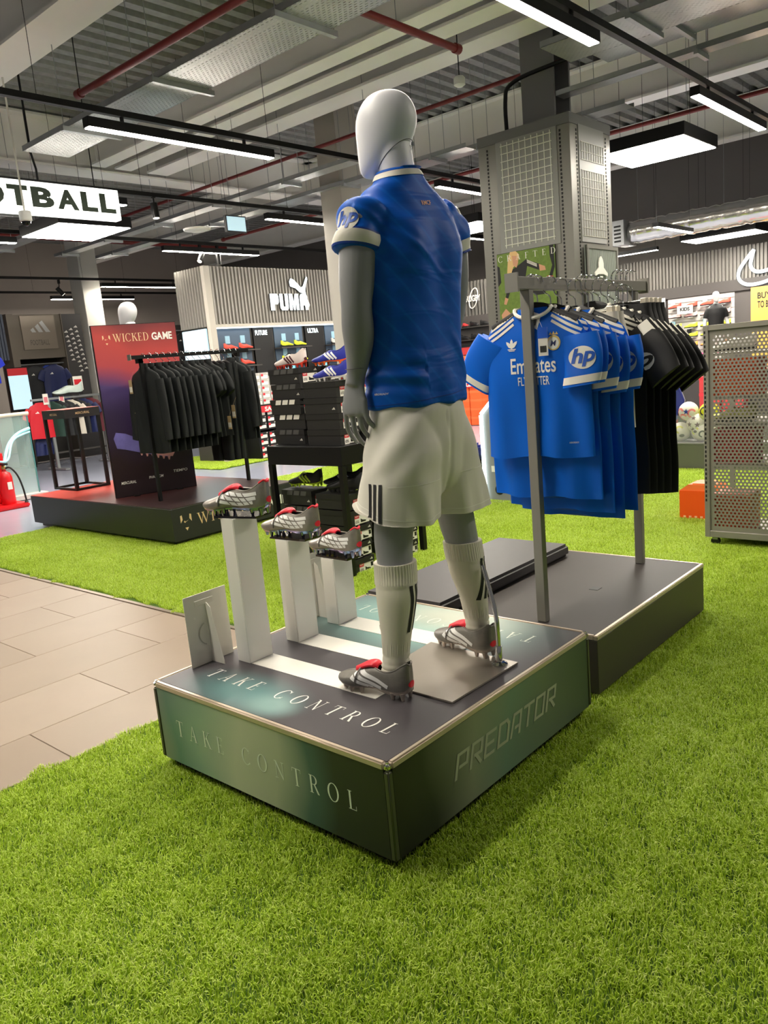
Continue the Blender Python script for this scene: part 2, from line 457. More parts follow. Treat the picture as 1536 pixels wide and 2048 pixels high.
gi = ng.nodes.new('NodeGroupInput'); go = ng.nodes.new('NodeGroupOutput')
ip = ng.nodes.new('GeometryNodeInstanceOnPoints'); g2i = ng.nodes.new('GeometryNodeJoinGeometry')
for t in tufts:
    ob = ng.nodes.new('GeometryNodeObjectInfo'); ob.inputs['Object'].default_value = t; ob.inputs['As Instance'].default_value = True
    ng.links.new(ob.outputs['Geometry'], g2i.inputs[0])
ng.links.new(gi.outputs[0], ip.inputs['Points']); ng.links.new(g2i.outputs[0], ip.inputs['Instance'])
ip.inputs['Pick Instance'].default_value = True
na = ng.nodes.new('GeometryNodeInputNamedAttribute'); na.data_type = 'INT'; na.inputs['Name'].default_value = 'pick'
ng.links.new([s for s in na.outputs if s.enabled][0], ip.inputs['Instance Index'])
nb = ng.nodes.new('GeometryNodeInputNamedAttribute'); nb.data_type = 'FLOAT'; nb.inputs['Name'].default_value = 'turn'
cx_ = ng.nodes.new('ShaderNodeCombineXYZ'); ng.links.new([s for s in nb.outputs if s.enabled][0], cx_.inputs['Z'])
ng.links.new(cx_.outputs[0], ip.inputs['Rotation']); ng.links.new(ip.outputs[0], go.inputs[0])
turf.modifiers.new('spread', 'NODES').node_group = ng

# ------------------------------------------------------------------ walls and roof
wall_m = mat('grey_brown_cladding', (166,156,148), 0.7, noise=0.05, nscale=2)
struct(MB().box(-8,19,0,20,19.2,5.6).build('wall_left', wall_m))
struct(MB().box(14.6,-8,0,14.8,19,5.6).build('wall_right', mat('dark_cladding', (104,100,96), 0.7, noise=0.05, nscale=2)))
deck_m = mat('galvanised_deck', (140,141,138), 0.42, 0.35, noise=0.35, nscale=14)
mb = MB(); prof = []; y = -5.0
while y < 19:
    prof += [(y,5.24),(y+.10,5.24),(y+.125,5.30),(y+.205,5.30),(y+.23,5.24)]; y += .24
n = len(prof); V = [(-6,p[0],p[1]) for p in prof]+[(14.6,p[0],p[1]) for p in prof]
mb.add(V, [(i,n+i,n+i+1,i+1) for i in range(n-1)])
struct(mb.build('ceiling', deck_m))
def letters(parent, s, frame, sx, sy, m, kind='serif', gap=.62, shear=0.0, name='letter', off=.0006, bold=0.0, thick=None):
    """each character its own small part"""
    o, u, v = [Vector(q) for q in frame]; x = 0.0
    for ch in s:
        if kind == 'serif': adv, tm = SERIF[ch]; adv += gap
        else:
            tm = text2d(ch, 1.0, bold) if ch != ' ' else ([], [])
            adv = (max((p[0] for p in tm[0]), default=.35)) + gap
        if tm[0]:
            tm2 = ([(p[0]+shear*p[1], p[1]) for p in tm[0]], tm[1])
            mb = MB(); mb.flat(tm2, (o+u*(x*sx), u, v), off, sx, sy)
            mb.build(name, m, parent)
        x += adv
# ------------------------------------------------------------------ front podium
PT = 0.357
def band_print(name, axis, L, stops, rough=0.38, zmix=0.0):
    """printed colour wash running along one axis"""
    m = mat(name, (80,80,80), rough); nt, b = nodes_of(m)
    tc = nt.nodes.new('ShaderNodeTexCoord'); sp = nt.nodes.new('ShaderNodeSeparateXYZ')
    nz = nt.nodes.new('ShaderNodeTexNoise'); nz.inputs['Scale'].default_value = 2.2; nz.inputs['Detail'].default_value = 1
    nt.links.new(tc.outputs['Object'], sp.inputs[0]); nt.links.new(tc.outputs['Object'], nz.inputs['Vector'])
    t = mth(nt, 'DIVIDE', sp.outputs[axis], L)
    t = mth(nt, 'ADD', t, mth(nt, 'MULTIPLY', mth(nt, 'SUBTRACT', nz.outputs['Fac'], 0.5), 0.22))
    if zmix: t = mth(nt, 'ADD', t, mth(nt, 'MULTIPLY', sp.outputs['Z'], zmix))
    r = ramp(nt, stops); nt.links.new(t, r.inputs[0])
    gr = nt.nodes.new('ShaderNodeTexNoise'); gr.inputs['Scale'].default_value = 700
    nt.links.new(tc.outputs['Object'], gr.inputs['Vector'])
    mx = nt.nodes.new('ShaderNodeMix'); mx.data_type = 'RGBA'; mx.blend_type = 'OVERLAY'; mx.inputs[0].default_value = 0.18
    nt.links.new(r.outputs[0], mx.inputs[6]); nt.links.new(gr.outputs['Fac'], mx.inputs[7]); nt.links.new(mx.outputs[2], b.inputs['Base Color'])
    return m
W1, L1 = 1.2, 1.2275
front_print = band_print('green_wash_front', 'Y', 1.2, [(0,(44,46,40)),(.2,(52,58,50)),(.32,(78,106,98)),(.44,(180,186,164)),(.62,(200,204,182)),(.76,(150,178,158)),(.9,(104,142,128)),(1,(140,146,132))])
side_print = band_print('green_wash_side', 'X', 1.2275, [(0,(38,38,33)),(.14,(48,52,42)),(.34,(134,140,118)),(.52,(110,136,118)),(.75,(102,116,96)),(1,(58,74,62))])
top_print = mat('podium_top_print', (78,74,76), 0.42, spec=.35)
nt, b = nodes_of(top_print)
tc = nt.nodes.new('ShaderNodeTexCoord')
def blob(cx, cy, r0, r1, sx=1.0, sy=1.0):
    mp = nt.nodes.new('ShaderNodeMapping'); nt.links.new(tc.outputs['Object'], mp.inputs[0])
    mp.inputs['Location'].default_value = (-cx*sx, -cy*sy, 0); mp.inputs['Scale'].default_value = (sx, sy, 0)
    ln = nt.nodes.new('ShaderNodeVectorMath'); ln.operation = 'LENGTH'; nt.links.new(mp.outputs[0], ln.inputs[0])
    mr = nt.nodes.new('ShaderNodeMapRange'); mr.interpolation_type = 'SMOOTHSTEP'
    mr.inputs[1].default_value = r1; mr.inputs[2].default_value = r0; nt.links.new(ln.outputs['Value'], mr.inputs[0])
    return mr.outputs[0]
def mixc(fac, a, c):
    mx = nt.nodes.new('ShaderNodeMix'); mx.data_type = 'RGBA'; nt.links.new(fac, mx.inputs[0])
    if isinstance(a, tuple): mx.inputs[6].default_value = lin(a)
    else: nt.links.new(a, mx.inputs[6])
    mx.inputs[7].default_value = lin(c); return mx.outputs[2]
c1 = mixc(blob(.12,.80,.04,.30,1.6,.8), (74,70,73), (96,132,132))
c1 = mixc(blob(.10,.62,.02,.14,1.3,.9), c1, (128,158,154))
c1 = mixc(blob(1.02,.72,.10,.62,1.3,.8), c1, (128,168,162))
c1 = mixc(blob(1.12,.60,.02,.40,1.5,.8), c1, (176,182,166))
gr = nt.nodes.new('ShaderNodeTexNoise'); gr.inputs['Scale'].default_value = 900; nt.links.new(tc.outputs['Object'], gr.inputs['Vector'])
mx = nt.nodes.new('ShaderNodeMix'); mx.data_type = 'RGBA'; mx.blend_type = 'OVERLAY'; mx.inputs[0].default_value = 0.22
nt.links.new(c1, mx.inputs[6]); nt.links.new(gr.outputs['Fac'], mx.inputs[7]); nt.links.new(mx.outputs[2], b.inputs['Base Color'])

pod = thing('display_podium', 'square display podium printed with a dark green wash and the words TAKE CONTROL', 'podium', (0,0,0))
zb, zt = 0.048, PT
MB().box(.03,.03,0.0,L1-.03,W1-.03,zb+.02).build('plinth', BLACKP, pod)
MB().box(.012,.012,zb,L1-.012,W1-.012,zt-.012).build('carcass', BLACKP, pod)
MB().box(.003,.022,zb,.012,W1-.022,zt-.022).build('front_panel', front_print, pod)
MB().box(.022,.003,zb,L1-.022,.012,zt-.022).build('side_panel', side_print, pod)
MB().box(L1-.012,.022,zb,L1-.003,W1-.022,zt-.022).build('back_panel', side_print, pod)
MB().box(.022,W1-.012,zb,L1-.022,W1-.003,zt-.022).build('side_panel', side_print, pod)
MB().box(.020,.020,zt-.012,L1-.020,W1-.020,zt-.0005).build('top_panel', top_print, pod, bevel=.001)
trim = mat('podium_trim', (200,184,164), 0.34, 0.4)
for (x0,y0,x1,y1) in ((0,.02,.020,W1-.02),(L1-.020,.02,L1,W1-.02),(.02,0,L1-.02,.020),(.02,W1-.020,L1-.02,W1)):
    MB().box(x0,y0,zt-.024,x1,y1,zt+.0015).build('edge_trim', trim, pod, bevel=.005, seg=3, smooth=True)
dtrim = mat('podium_corner_post', (92,94,78), 0.36, 0.5)
for (x,y) in ((0,0),(0,W1-.022),(L1-.022,0),(L1-.022,W1-.022)):
    MB().box(x,y,zb,x+.022,y+.022,zt-.024).build('corner_post', dtrim, pod, bevel=.005, seg=3, smooth=True)
    MB().box(x,y,zt-.024,x+.022,y+.022,zt+.002).build('corner_cap', STEEL, pod, bevel=.008, seg=3, smooth=True)
letter_g = mat('pale_green_print', (230,238,222), 0.5)
tk = serif2d('TAKE CONTROL', gap=.62)
wd = max(p[0] for p in tk[0])
h_ = .062
letters(pod, 'TAKE CONTROL', ((.0025,1.075,.165),(0,-1,0),(0,0,1)), .93/wd, h_, letter_g)
letters(pod, 'TAKE CONTROL', ((.145,1.06,zt),(0,-1,0),(1,0,0)), .93/wd, .07, PRINTW, shear=.1)
letters(pod, 'TAKE CONTROL', ((1.085,.14,zt),(0,1,0),(-1,0,0)), .93/wd, .07, mat('pale_print', (206,212,200), .5), shear=.1)
white_gloss = mat('white_acrylic', (240,237,228), 0.16, coat=0.4)
for (x0,x1) in ((.318,.432),(.572,.690),(.812,.935)):
    MB().box(x0,.33,zt-.001,x1,.99,zt+.0012).build('white_stripe', white_gloss, pod)
# angular slanted word on the side panel
def stroke2d(lines, wd):
    V = []; F = []
    for (x0,y0,x1,y1) in lines:
        d = Vector((x1-x0,y1-y0)); d.normalize(); n = Vector((-d.y,d.x))*wd/2; e = d*wd/2
        a = Vector((x0,y0))-e; c = Vector((x1,y1))+e; o = len(V)
        V += [tuple(a-n),tuple(c-n),tuple(c+n),tuple(a+n)]; F.append((o,o+1,o+2,o+3))
    return V, F
GL = {'P':[(0,0,0,1),(0,1,.62,1),(.62,1,.62,.42),(.62,.42,.2,.42)],
      'R':[(0,0,0,1),(0,1,.62,1),(.62,1,.62,.45),(.62,.45,.2,.45),(.3,.42,.64,0)],
      'E':[(0,0,0,1),(0,1,.6,1),(.14,.5,.5,.5),(0,0,.6,0)],
      'D':[(0,0,0,1),(0,1,.5,1),(.5,1,.66,.8),(.66,.8,.66,0),(.66,0,0,0)],
      'A':[(0,0,.1,1),(.1,1,.62,1),(.62,1,.62,0),(.3,.34,.62,.34)],
      'T':[(-.02,1,.66,1),(.32,1,.32,0)],
      'O':[(0,0,0,1),(0,1,.62,1),(.62,1,.62,0),(.62,0,0,0)]}
ml = mat('muted_grey_print', (168,172,150), .45); k_ = .655/(8*.93-.93+.62+.15+.25)
for i, ch in enumerate('PREDATOR'):
    v, f = stroke2d(GL[ch], .15)
    mb = MB(); mb.flat(([((x+.25*y+i*.93)*k_, (y-.5)*.072) for (x,y) in v], f), ((.31,.0025,.2),(1,0,0),(0,0,1)), .0006); mb.build('letter', ml, pod)

# ------------------------------------------------------------------ second podium behind
pod2 = thing('display_podium', 'plain dark grey display podium carrying the garment rail of jerseys', 'podium', (1.374,.04,0))
x0,x1,y0,y1,z0,z1 = 1.374,2.61,.04,1.25,.022,.28
dlam = mat('podium_dark_side', (70,66,58), 0.42, noise=.05, nscale=4)
dtop = mat('podium_dark_top', (60,55,53), 0.55, spec=.3, noise=.12, nscale=3, bump=.02, bscale=300)
MB().box(x0+.03,y0+.03,0,x1-.03,y1-.03,z0+.01).build('plinth', BLACKP, pod2)
MB().box(x0+.002,y0+.002,z0,x1-.002,y1-.002,z1-.02).build('carcass', dlam, pod2, bevel=.002)
MB().box(x0+.018,y0+.018,z1-.02,x1-.018,y1-.018,z1-.001).build('top_panel', dtop, pod2)
for (a,b_,c,d) in ((x0,y0+.018,x0+.018,y1-.018),(x1-.018,y0+.018,x1,y1-.018),(x0,y0,x1,y0+.018),(x0,y1-.018,x1,y1)):
    MB().box(a,b_,z1-.02,c,d,z1+.001).build('edge_trim', trim, pod2, bevel=.003, seg=2, smooth=True)
MB().box(1.955,.325,z1-.002,2.005,.37,z1+.0008).build('socket_cover', BLACKP, pod2)
# vinyl pad
mb = MB().box(1.262,.765,.2815,2.50,1.252,.352)
tag(mb.build('bench_pad', mat('grey_vinyl', (84,82,82), 0.48, spec=.35, bump=.03, bscale=400), bevel=.016, seg=4, smooth=True), 'grey vinyl bench pad lying along the back of the plain podium', 'cushion')

# ------------------------------------------------------------------ white boot pedestals
ped_m = mat('pedestal_acrylic', (244,242,234), 0.18, coat=.5)
mirror = mat('smoked_mirror', (70,66,64), 0.08, 0.9)
PEDS = [(.371,.945,14,'tall'),(.630,.800,4,'middle'),(.874,.660,-2,'short')]
for (px,pz,ra,nm) in PEDS:
    lab = {'tall':'tallest of the three white pedestals, nearest the easel card','middle':'middle-height white pedestal in the row of three','short':'shortest white pedestal, last in the row of three'}[nm]
    p = thing('boot_pedestal', lab, 'pedestal', (px,1.02,PT), 'white boot pedestals')
    MB().box(px-.058,.985,PT+.001,px+.058,.991,pz-.004).build('front_sheet', ped_m, p, bevel=.002)
    MB().box(px-.058,.991,PT+.001,px-.053,1.062,pz-.004).build('side_sheet', ped_m, p)
    MB().box(px+.053,.991,PT+.001,px+.058,1.062,pz-.004).build('side_sheet', ped_m, p)
    MB().box(px-.053,1.056,PT+.001,px+.053,1.062,pz-.004).build('back_sheet', ped_m, p)
    a = math.radians(ra); d = Vector((-math.sin(a),math.cos(a),0)); s = Vector((math.cos(a),math.sin(a),0))
    MB().obox((px,1.02,pz)-d*.012 if False else Vector((px,1.02,pz))-d*.018,s,d,ZA,.050,.100,.004).build('mirror_plate', mirror, p)

# ------------------------------------------------------------------ easel cards (seen from behind)
def easel(xa, ya, xb, yb, h, label):
    e = thing('easel_card', label, 'sign', ((xa+xb)/2,(ya+yb)/2,PT))
    u = Vector((xb-xa,yb-ya,0)); L = u.length; u.normalize(); n = u.cross(ZA)  # towards -Y side
    lean = (-n*.005+ZA).normalized()
    o = Vector((xa,ya,PT))
    MB().obox(o+u*L/2+lean*h/2, u, n, lean, L/2, .0015, h/2).build('board', PAPER, e)
    q = o+u*L*.48+n*.004
    MB().poly([(0,0),(.075,0),(.075,.015),(.028,h*.80),(.006,h*.86),(0,h*.84)], (q, n*1.0, lean), -.0012, .0012).build('strut', PAPER, e)
    MB().obox(o+u*L*.45+lean*h*.87+n*.003, u, n, lean, .045, .0012, .012).build('strut_hinge', PAPER, e, bevel=.001)
    mb = MB(); mb.flat(ringpoly(0,0,.05,.05,.045,.045,PI*.62,PI*1.38,10), (q+lean*h*.42+n*-.001, u, lean), .0004); mb.build('fold_line', mat('card_crease', (188,184,174), .7), e)
    return e
easel(.158,1.158,.365,1.163,.288,'white card on a folding strut seen from behind, at the podium corner')
easel(.80,1.166,.93,1.166,.30,'white card standing behind the shortest boot pedestal')
# ------------------------------------------------------------------ mannequin base plate with calf rod
st = thing('mannequin_stand', 'grey steel base plate with a bent rod reaching the mannequin calf', 'stand', (.62,.27,PT))
plate = mat('satin_steel_plate', (168,160,148), 0.3, 0.55, noise=.08, nscale=5)
MB().poly([(.419,.079),(.811,.070),(.826,.483),(.423,.455)], ((0,0,PT+.0014),XA,YA), 0, .006).build('base_plate', plate, st)
MB().lathe([(.030,0),(.030,.004),(.022,.010),(.013,.014)], (.763,.118,PT+.0075), 20).build('flange', STEEL, st, smooth=True)
MB().lathe([(.0125,.0),(.0125,.055),(.011,.058)], (.763,.118,PT+.020), 14).build('collar', STEEL, st, smooth=True)
rod = spline([(.763,.118,PT+.05),(.764,.118,PT+.14),(.770,.128,PT+.21),(.79,.165,PT+.30),(.803,.192,PT+.36)], 16)
MB().tube([tuple(q) for q in rod], .0085, 10).build('rod', STEEL, st, smooth=True)
def strip2d(pts, w0, w1=None, n=14):
    """smooth ribbon through 2D points"""
    P_ = spline([(p[0],p[1],0) for p in pts], n); V = []; F = []
    for i, p in enumerate(P_):
        a = P_[max(i-1,0)]; b = P_[min(i+1,n-1)]; d = (b-a)/np.linalg.norm(b-a); q = np.array([-d[1],d[0]])
        w = w0+(w1 if w1 is not None else w0 - 0)*0 if w1 is None else w0+(w1-w0)*i/(n-1)
        V += [tuple(p[:2]+q*w/2), tuple(p[:2]-q*w/2)]
    return V, [(2*i,2*i+1,2*i+3,2*i+2) for i in range(n-1)]

# ------------------------------------------------------------------ football boot (toe +Y, studs on z=0)
BOOT_KEYS = [ # y, half width, rim height, rim gap, bottom z, bottom half width
 (-.142,.009,.118,.006,.046,.006),(-.137,.019,.124,.012,.034,.013),(-.120,.029,.114,.020,.026,.023),(-.092,.034,.096,.025,.022,.028),(-.06,.035,.088,.026,.022,.029),
 (-.03,.0355,.090,.022,.025,.027),(.0,.038,.094,.010,.028,.026),(.03,.042,.086,.001,.026,.031),(.065,.047,.071,.001,.022,.038),
 (.095,.0465,.061,.001,.021,.037),(.12,.040,.054,.001,.023,.030),(.138,.028,.048,.001,.027,.019),(.148,.014,.043,.001,.031,.009),(.152,.004,.039,.001,.035,.002)]
def boot_shell(keys, nseg=44, grow=0.0):
    rings = []
    for (y,w_,hr,g,zb,b) in spline(keys, nseg):
        w_ += grow; b += grow; g = max(g,.0008); zm = zb+(hr-zb)*.42; half = []
        for i in range(9):
            a = PI/2*i/8; half.append((g+(w_-g)*math.sin(a), zm+(hr-zm)*math.cos(a)))
        for i in range(1,6):
            a = PI/2*i/5; half.append((b+(w_-b)*math.cos(a), zb+(zm-zb)*(1-math.sin(a))))
        ring = [(-x,y,z) for (x,z) in half]+[(0,y,zb)]+[(x,y,z) for (x,z) in reversed(half)]
        rings.append(ring)
    return rings
def make_boot(parent, M, solid=False):
    """M: dict upper, accent, stripe, sole, lace, lining"""
    L_ = 1.07
    sc = lambda mb: [setattr(mb,'v',[(p[0]*L_,p[1]*L_,p[2]*L_) for p in mb.v]), mb][1]
    mb = MB(); rings = boot_shell(BOOT_KEYS); mb.loft(rings, caps=False, closed=False)
    n = len(rings[0]); mb.f.append(tuple(range(n))); mb.m.append(0); mb.f.append(tuple(range((len(rings)-1)*n, len(rings)*n))); mb.m.append(0)
    up = sc(mb).build('upper', M['upper'], parent, smooth=True, local=True, angle=70)
    bv = BVHTree.FromPolygons([v.co for v in up.data.vertices], [tuple(p.vertices) for p in up.data.polygons])
    # lining inside the ankle opening
    mb = MB(); rr = []
    for (y,w_,hr,g,zb,b) in spline([k for k in BOOT_KEYS if -.14 < k[0] < .01], 12):
        rr.append([(-g*1.02,y,hr-.004),(-g*.6,y,hr-.022),(0,y,hr-.026),(g*.6,y,hr-.022),(g*1.02,y,hr-.004)])
    mb.loft(rr, caps=False, closed=False); sc(mb).build('lining', M['lining'], up, smooth=True, local=True)
    # padded rim
    rim = []
    ks = spline([k for k in BOOT_KEYS if k[0] < .02], 22)
    rim = [(-k[3]-.001,k[0],k[2]) for k in ks[::-1]]+[(k[3]+.001,k[0],k[2]) for k in ks]
    mb = MB(); mb.tube(rim, .0028, 6); sc(mb).build('collar_rim', M['upper'], up, smooth=True, local=True)
    if M.get('redrim'):
        mb = MB(); kk = spline([k for k in BOOT_KEYS if k[0] < -.10], 8)
        mb.loft([[(-k[3]*.9,k[0]+.002,k[2]+.002),(-k[3]*.5,k[0]+.004,k[2]-.012),(k[3]*.5,k[0]+.004,k[2]-.012),(k[3]*.9,k[0]+.002,k[2]+.002)] for k in kk], caps=False, closed=False)
        mb.tube([(-k[3]-.001,k[0],k[2]+.001) for k in kk[::-1]]+[(k[3]+.001,k[0],k[2]+.001) for k in kk], .004, 6)
        sc(mb).build('heel_tab', M['accent'], up, smooth=True, local=True)
    # fold-over tongue
    if M.get('tongue'):
        rr = []
        for (y,z,hw) in spline([(-.022,.103,.016),(-.008,.111,.024),(.012,.109,.027),(.034,.100,.026),(.056,.088,.021),(.072,.080,.013),(.078,.077,.005)], 16):
            row = [(hw*math.sin(a), y, z-.012*(1-math.cos(a*1.15))) for a in np.linspace(-1.25,1.25,9)]
            rr.append(row+[(p[0]*.97,p[1],p[2]-.006) for p in reversed(row)])
        mb = MB(); mb.loft(rr); sc(mb).build('tongue', M['tongue'], up, smooth=True, local=True)
        mb = MB(); prof = []
        for a in np.linspace(-1.9,1.9,24): prof.append((.0475*math.sin(a), .050-.010*math.cos(a), .049+.040*math.cos(a)))
        mb.tube(prof, .0028, 6); sc(mb).build('strap', M['lace'], up, smooth=True, local=True)
    else:
        for i in range(5):
            y = .012+i*.013; z = .099-.0085*i
            mb = MB(); mb.tube([(-.020,y,z-.006),(-.008,y+.004,z+.001),(.008,y-.002,z+.001),(.020,y+.003,z-.006)], .0026, 5); sc(mb).build('lace', M['lace'], up, smooth=True, local=True)
    # side stripes, both flanks
    for sgn in (-1,1):
        fr = ((sgn*.06*L_,0,0), (0,-sgn,0) if sgn < 0 else (0,1,0), (0,0,1))
        fr = (Vector((sgn*.06,0,0)), Vector((0,sgn,0)), Vector((0,0,1)))
        for pts, w_ in M['stripes']:
            tm = strip2d([(p[0]*sgn*L_, p[1]*L_) for p in pts], w_*L_)
            mb = MB(); decal(mb, tm, fr, bv, .0012, .012, .12, True)
            if mb.f: mb.build('side_stripe', M['stripe'], up, smooth=True, local=True)
        for pts, w_ in M.get('cuts', ()):
            mb = MB(); decal(mb, strip2d([(p[0]*sgn*L_, p[1]*L_) for p in pts], w_*L_), fr, bv, .0022, .012, .12, True)
            if mb.f: mb.build('net_line', M['upper'], up, smooth=True, local=True)
    # heel patch
    mb = MB(); decal(mb, disc2d(0,.055*L_,.016,.012), (Vector((0,-.2,0)), XA, ZA), bv, .002, .008, .2)
    if mb.f: mb.build('heel_patch', M['accent'], up, smooth=True, local=True)
    # outsole and studs
    rr = []
    for (y,w_,hr,g,zb,b) in spline(BOOT_KEYS, 26):
        bb = max(b+.004,.003); rr.append([(-bb,y,zb+.006),(-bb*.9,y,zb-.005),(0,y,zb-.007),(bb*.9,y,zb-.005),(bb,y,zb+.006),(0,y,zb+.004)])
    mb = MB(); mb.loft(rr); so = sc(mb).build('outsole', M['sole'], parent, smooth=True, local=True)
    for (x,y,z) in ((-.020,-.118,.025),(.020,-.118,.025),(-.024,-.082,.022),(.024,-.082,.022),(-.029,.04,.025),(.029,.04,.025),(-.033,.078,.022),(.033,.078,.022),(-.023,.112,.023),(.023,.112,.023),(0,.085,.021)):
        mb = MB(); mb.lathe([(.0050,0),(.0062,.005),(.0105,z+.001)], (x,y,0), 8); sc(mb).build('stud', M['sole'], so, smooth=True, local=True)
    return up
irid = mat('iridescent_chrome', (170,176,190), 0.16, 0.95)
nt, b = nodes_of(irid); lw = nt.nodes.new('ShaderNodeLayerWeight'); lw.inputs[0].default_value = .45
rp = ramp(nt, [(0,(150,150,160)),(.3,(130,160,205)),(.5,(190,160,190)),(.7,(215,170,140)),(1,(190,215,210))]); nt.links.new(lw.outputs['Facing'], rp.inputs[0]); nt.links.new(rp.outputs[0], b.inputs['Base Color'])
clear_sole = mat('smoky_clear_sole', (178,166,156), 0.2, 0.35)
silver_up = mat('silver_grey_upper', (146,140,132), 0.32, 0.45, noise=.25, nscale=40)
dark_up = mat('dark_grey_upper', (128,124,118), 0.38, 0.3, noise=.2, nscale=50)
redt = mat('red_tongue', (226,40,58), 0.4)
wst = mat('white_stripe_film', (238,237,234), 0.4)
dlin = mat('black_lining', (30,28,28), 0.8)
PRED = [([(.040,.088),(.0,.079),(-.06,.074),(-.112,.080)],.0125),([(.052,.073),(.01,.063),(-.05,.057),(-.108,.064)],.0125),([(.060,.057),(.02,.048),(-.035,.042),(-.095,.048)],.0115)]
NETC = [([(.045-.028*i,.094),(.026-.028*i,.070),(-.002-.028*i,.040)],.0042) for i in range(4)]
BOOTM = dict(upper=silver_up, accent=redt, stripe=wst, sole=irid, lace=mat('grey_strap', (120,116,112),.5), lining=dlin, tongue=redt, redrim=True, stripes=PRED, cuts=NETC)
BOOTW = dict(BOOTM, upper=dark_up, sole=clear_sole, redrim=False, cuts=(), stripes=[([(.048,.084),(.018,.073),(-.03,.060),(-.072,.042)],.0135),([(.060,.070),(.034,.058),(-.005,.047),(-.045,.034)],.0135),([(.070,.056),(.05,.046),(.02,.037),(-.012,.031)],.012)])
b0 = thing('football_boot', 'silver football boot with red tongue on the tallest pedestal', 'football boot', (0,0,0), 'silver boots on the white pedestals')
make_boot(b0, BOOTM)
for i, (px,pz,ra,nm) in enumerate(PEDS):
    t = b0 if i == 0 else copy_tree(b0, label={'middle':'silver football boot with red tongue on the middle pedestal','short':'silver football boot with red tongue on the shortest pedestal'}[nm])
    t.location = (px,1.02,pz+.0042); t.rotation_euler = (0,0,math.radians(ra))

# ------------------------------------------------------------------ mannequin
MQ = thing('mannequin', 'grey faceless mannequin from behind in blue jersey, white shorts and white socks', 'mannequin', (.62,.30,PT))
skin = mat('mannequin_grey', (140,141,143), 0.42, bump=.01, bscale=300)
headm = mat('mannequin_head', (222,222,227), 0.45)
def limb(mb, keys, n=22, seg=20):
    ks = spline(keys, n); mb.tube([tuple(k[:3]) for k in ks], [float(k[3]) for k in ks], seg)
mb = MB()
mb.loft([ell((cx,cy,z),rx,ry,24,-.14) for (z,cx,cy,rx,ry) in ((1.10,.622,.30,.10,.07),(1.17,.622,.30,.14,.09),(1.25,.625,.30,.155,.105),(1.40,.628,.30,.145,.105),(1.55,.632,.30,.15,.108),(1.72,.64,.30,.175,.118),(1.85,.64,.30,.18,.115),(1.95,.64,.30,.165,.09),(2.01,.635,.302,.10,.07))])
limb(mb, [(.63,.292,1.98,.066),(.626,.294,2.04,.060),(.620,.296,2.10,.057),(.618,.300,2.15,.058)])
LEGS = {'l':[(.560,.30,1.20,.070),(.505,.31,1.05,.066),(.479,.312,.966,.068),(.461,.31,.883,.0665),(.447,.30,.80,.061),(.428,.288,.71,.060),(.408,.286,.58,.044),(.394,.290,.49,.036),(.388,.292,.42,.036)],
        'r':[(.69,.30,1.20,.070),(.755,.30,1.05,.066),(.792,.30,.95,.068),(.813,.298,.86,.0665),(.822,.289,.79,.061),(.815,.272,.70,.060),(.830,.258,.58,.044),(.838,.256,.49,.036),(.840,.256,.42,.036)]}
for k in 'lr': limb(mb, LEGS[k], 30)
ARM_L = [(.47,.322,1.945,.070),(.445,.326,1.90,.068),(.434,.326,1.83,.063),(.417,.329,1.74,.058),(.405,.33,1.66,.050),(.410,.337,1.60,.052),(.417,.345,1.55,.049),(.419,.358,1.49,.039),(.416,.37,1.44,.031),(.414,.376,1.41,.032)]
ARM_R = [(.81,.278,1.945,.070),(.838,.275,1.90,.068),(.853,.276,1.83,.062),(.868,.285,1.74,.058),(.878,.30,1.66,.050),(.874,.318,1.60,.052),(.866,.335,1.55,.047),(.858,.36,1.49,.037),(.85,.38,1.44,.030),(.848,.386,1.41,.031)]
limb(mb, ARM_L, 30); limb(mb, ARM_R, 30)
def hand(mb, sgn, wx, wy, wz):
    """palm faces the thigh (sgn: +1 -> thigh lies at +x)"""
    q_ = 1.27
    P_ = lambda a, b, c: (wx+sgn*a*q_, wy+b*q_, wz-c*q_)
    # palm: flattened loft
    mb.loft([[ (wx+sgn*(cx_+.014*math.cos(t))*q_, wy+(cy_+hw*math.sin(t))*q_, wz-c*q_) for t in np.linspace(0,2*PI,16,endpoint=False)] for (c,cx_,cy_,hw) in ((-.02,0,0,.026),(.01,-.001,.002,.032),(.04,-.003,.004,.039),(.07,-.004,.005,.041),(.088,-.003,.005,.038))])
    fing = [(.036,.086,1.0),(.013,.094,1.06),(-.012,.090,1.0),(-.033,.078,.82)]
    for i, (fy,fc,ln) in enumerate(fing):
        spread_ = (fy-.002)*.25; cur = .010+.006*i
        pts = [P_(-.003,fy+.004,fc-.03),P_(-.003,fy+.004,fc),P_(.002,fy+.004+spread_*.5,fc+.032*ln),P_(.010+cur*.6,fy+.004+spread_*.7,fc+.058*ln),P_(.022+cur*1.3,fy+.003+spread_*.7,fc+.078*ln)]
        ks = spline(pts, 14); rr = [(.0102-.0032*(j/13))*1.18 for j in range(14)]
        mb.tube([tuple(k) for k in ks], rr, 10)
        e = ks[-1]; mb.lathe([(.001,-.0083),(.006,-.0055),(.0083,0),(.006,.0055),(.001,.0083)], tuple(e), 8)
    th = spline([P_(.006,.018,.012),P_(.014,.036,.035),P_(.022,.048,.062),P_(.028,.050,.088)], 10)
    mb.tube([tuple(k) for k in th], [.015-.006*(j/9) for j in range(10)], 10)
    mb.lathe([(.001,-.009),(.0065,-.006),(.009,0),(.0065,.006),(.001,.009)], tuple(th[-1]), 8)
hand(mb, 1, .414, .376, 1.425); hand(mb, -1, .848, .386, 1.425)
co, fs = remesh(mb, .0046, 8, .5)
body = from_np(co, fs).build('body', skin, MQ, smooth=True, angle=0)
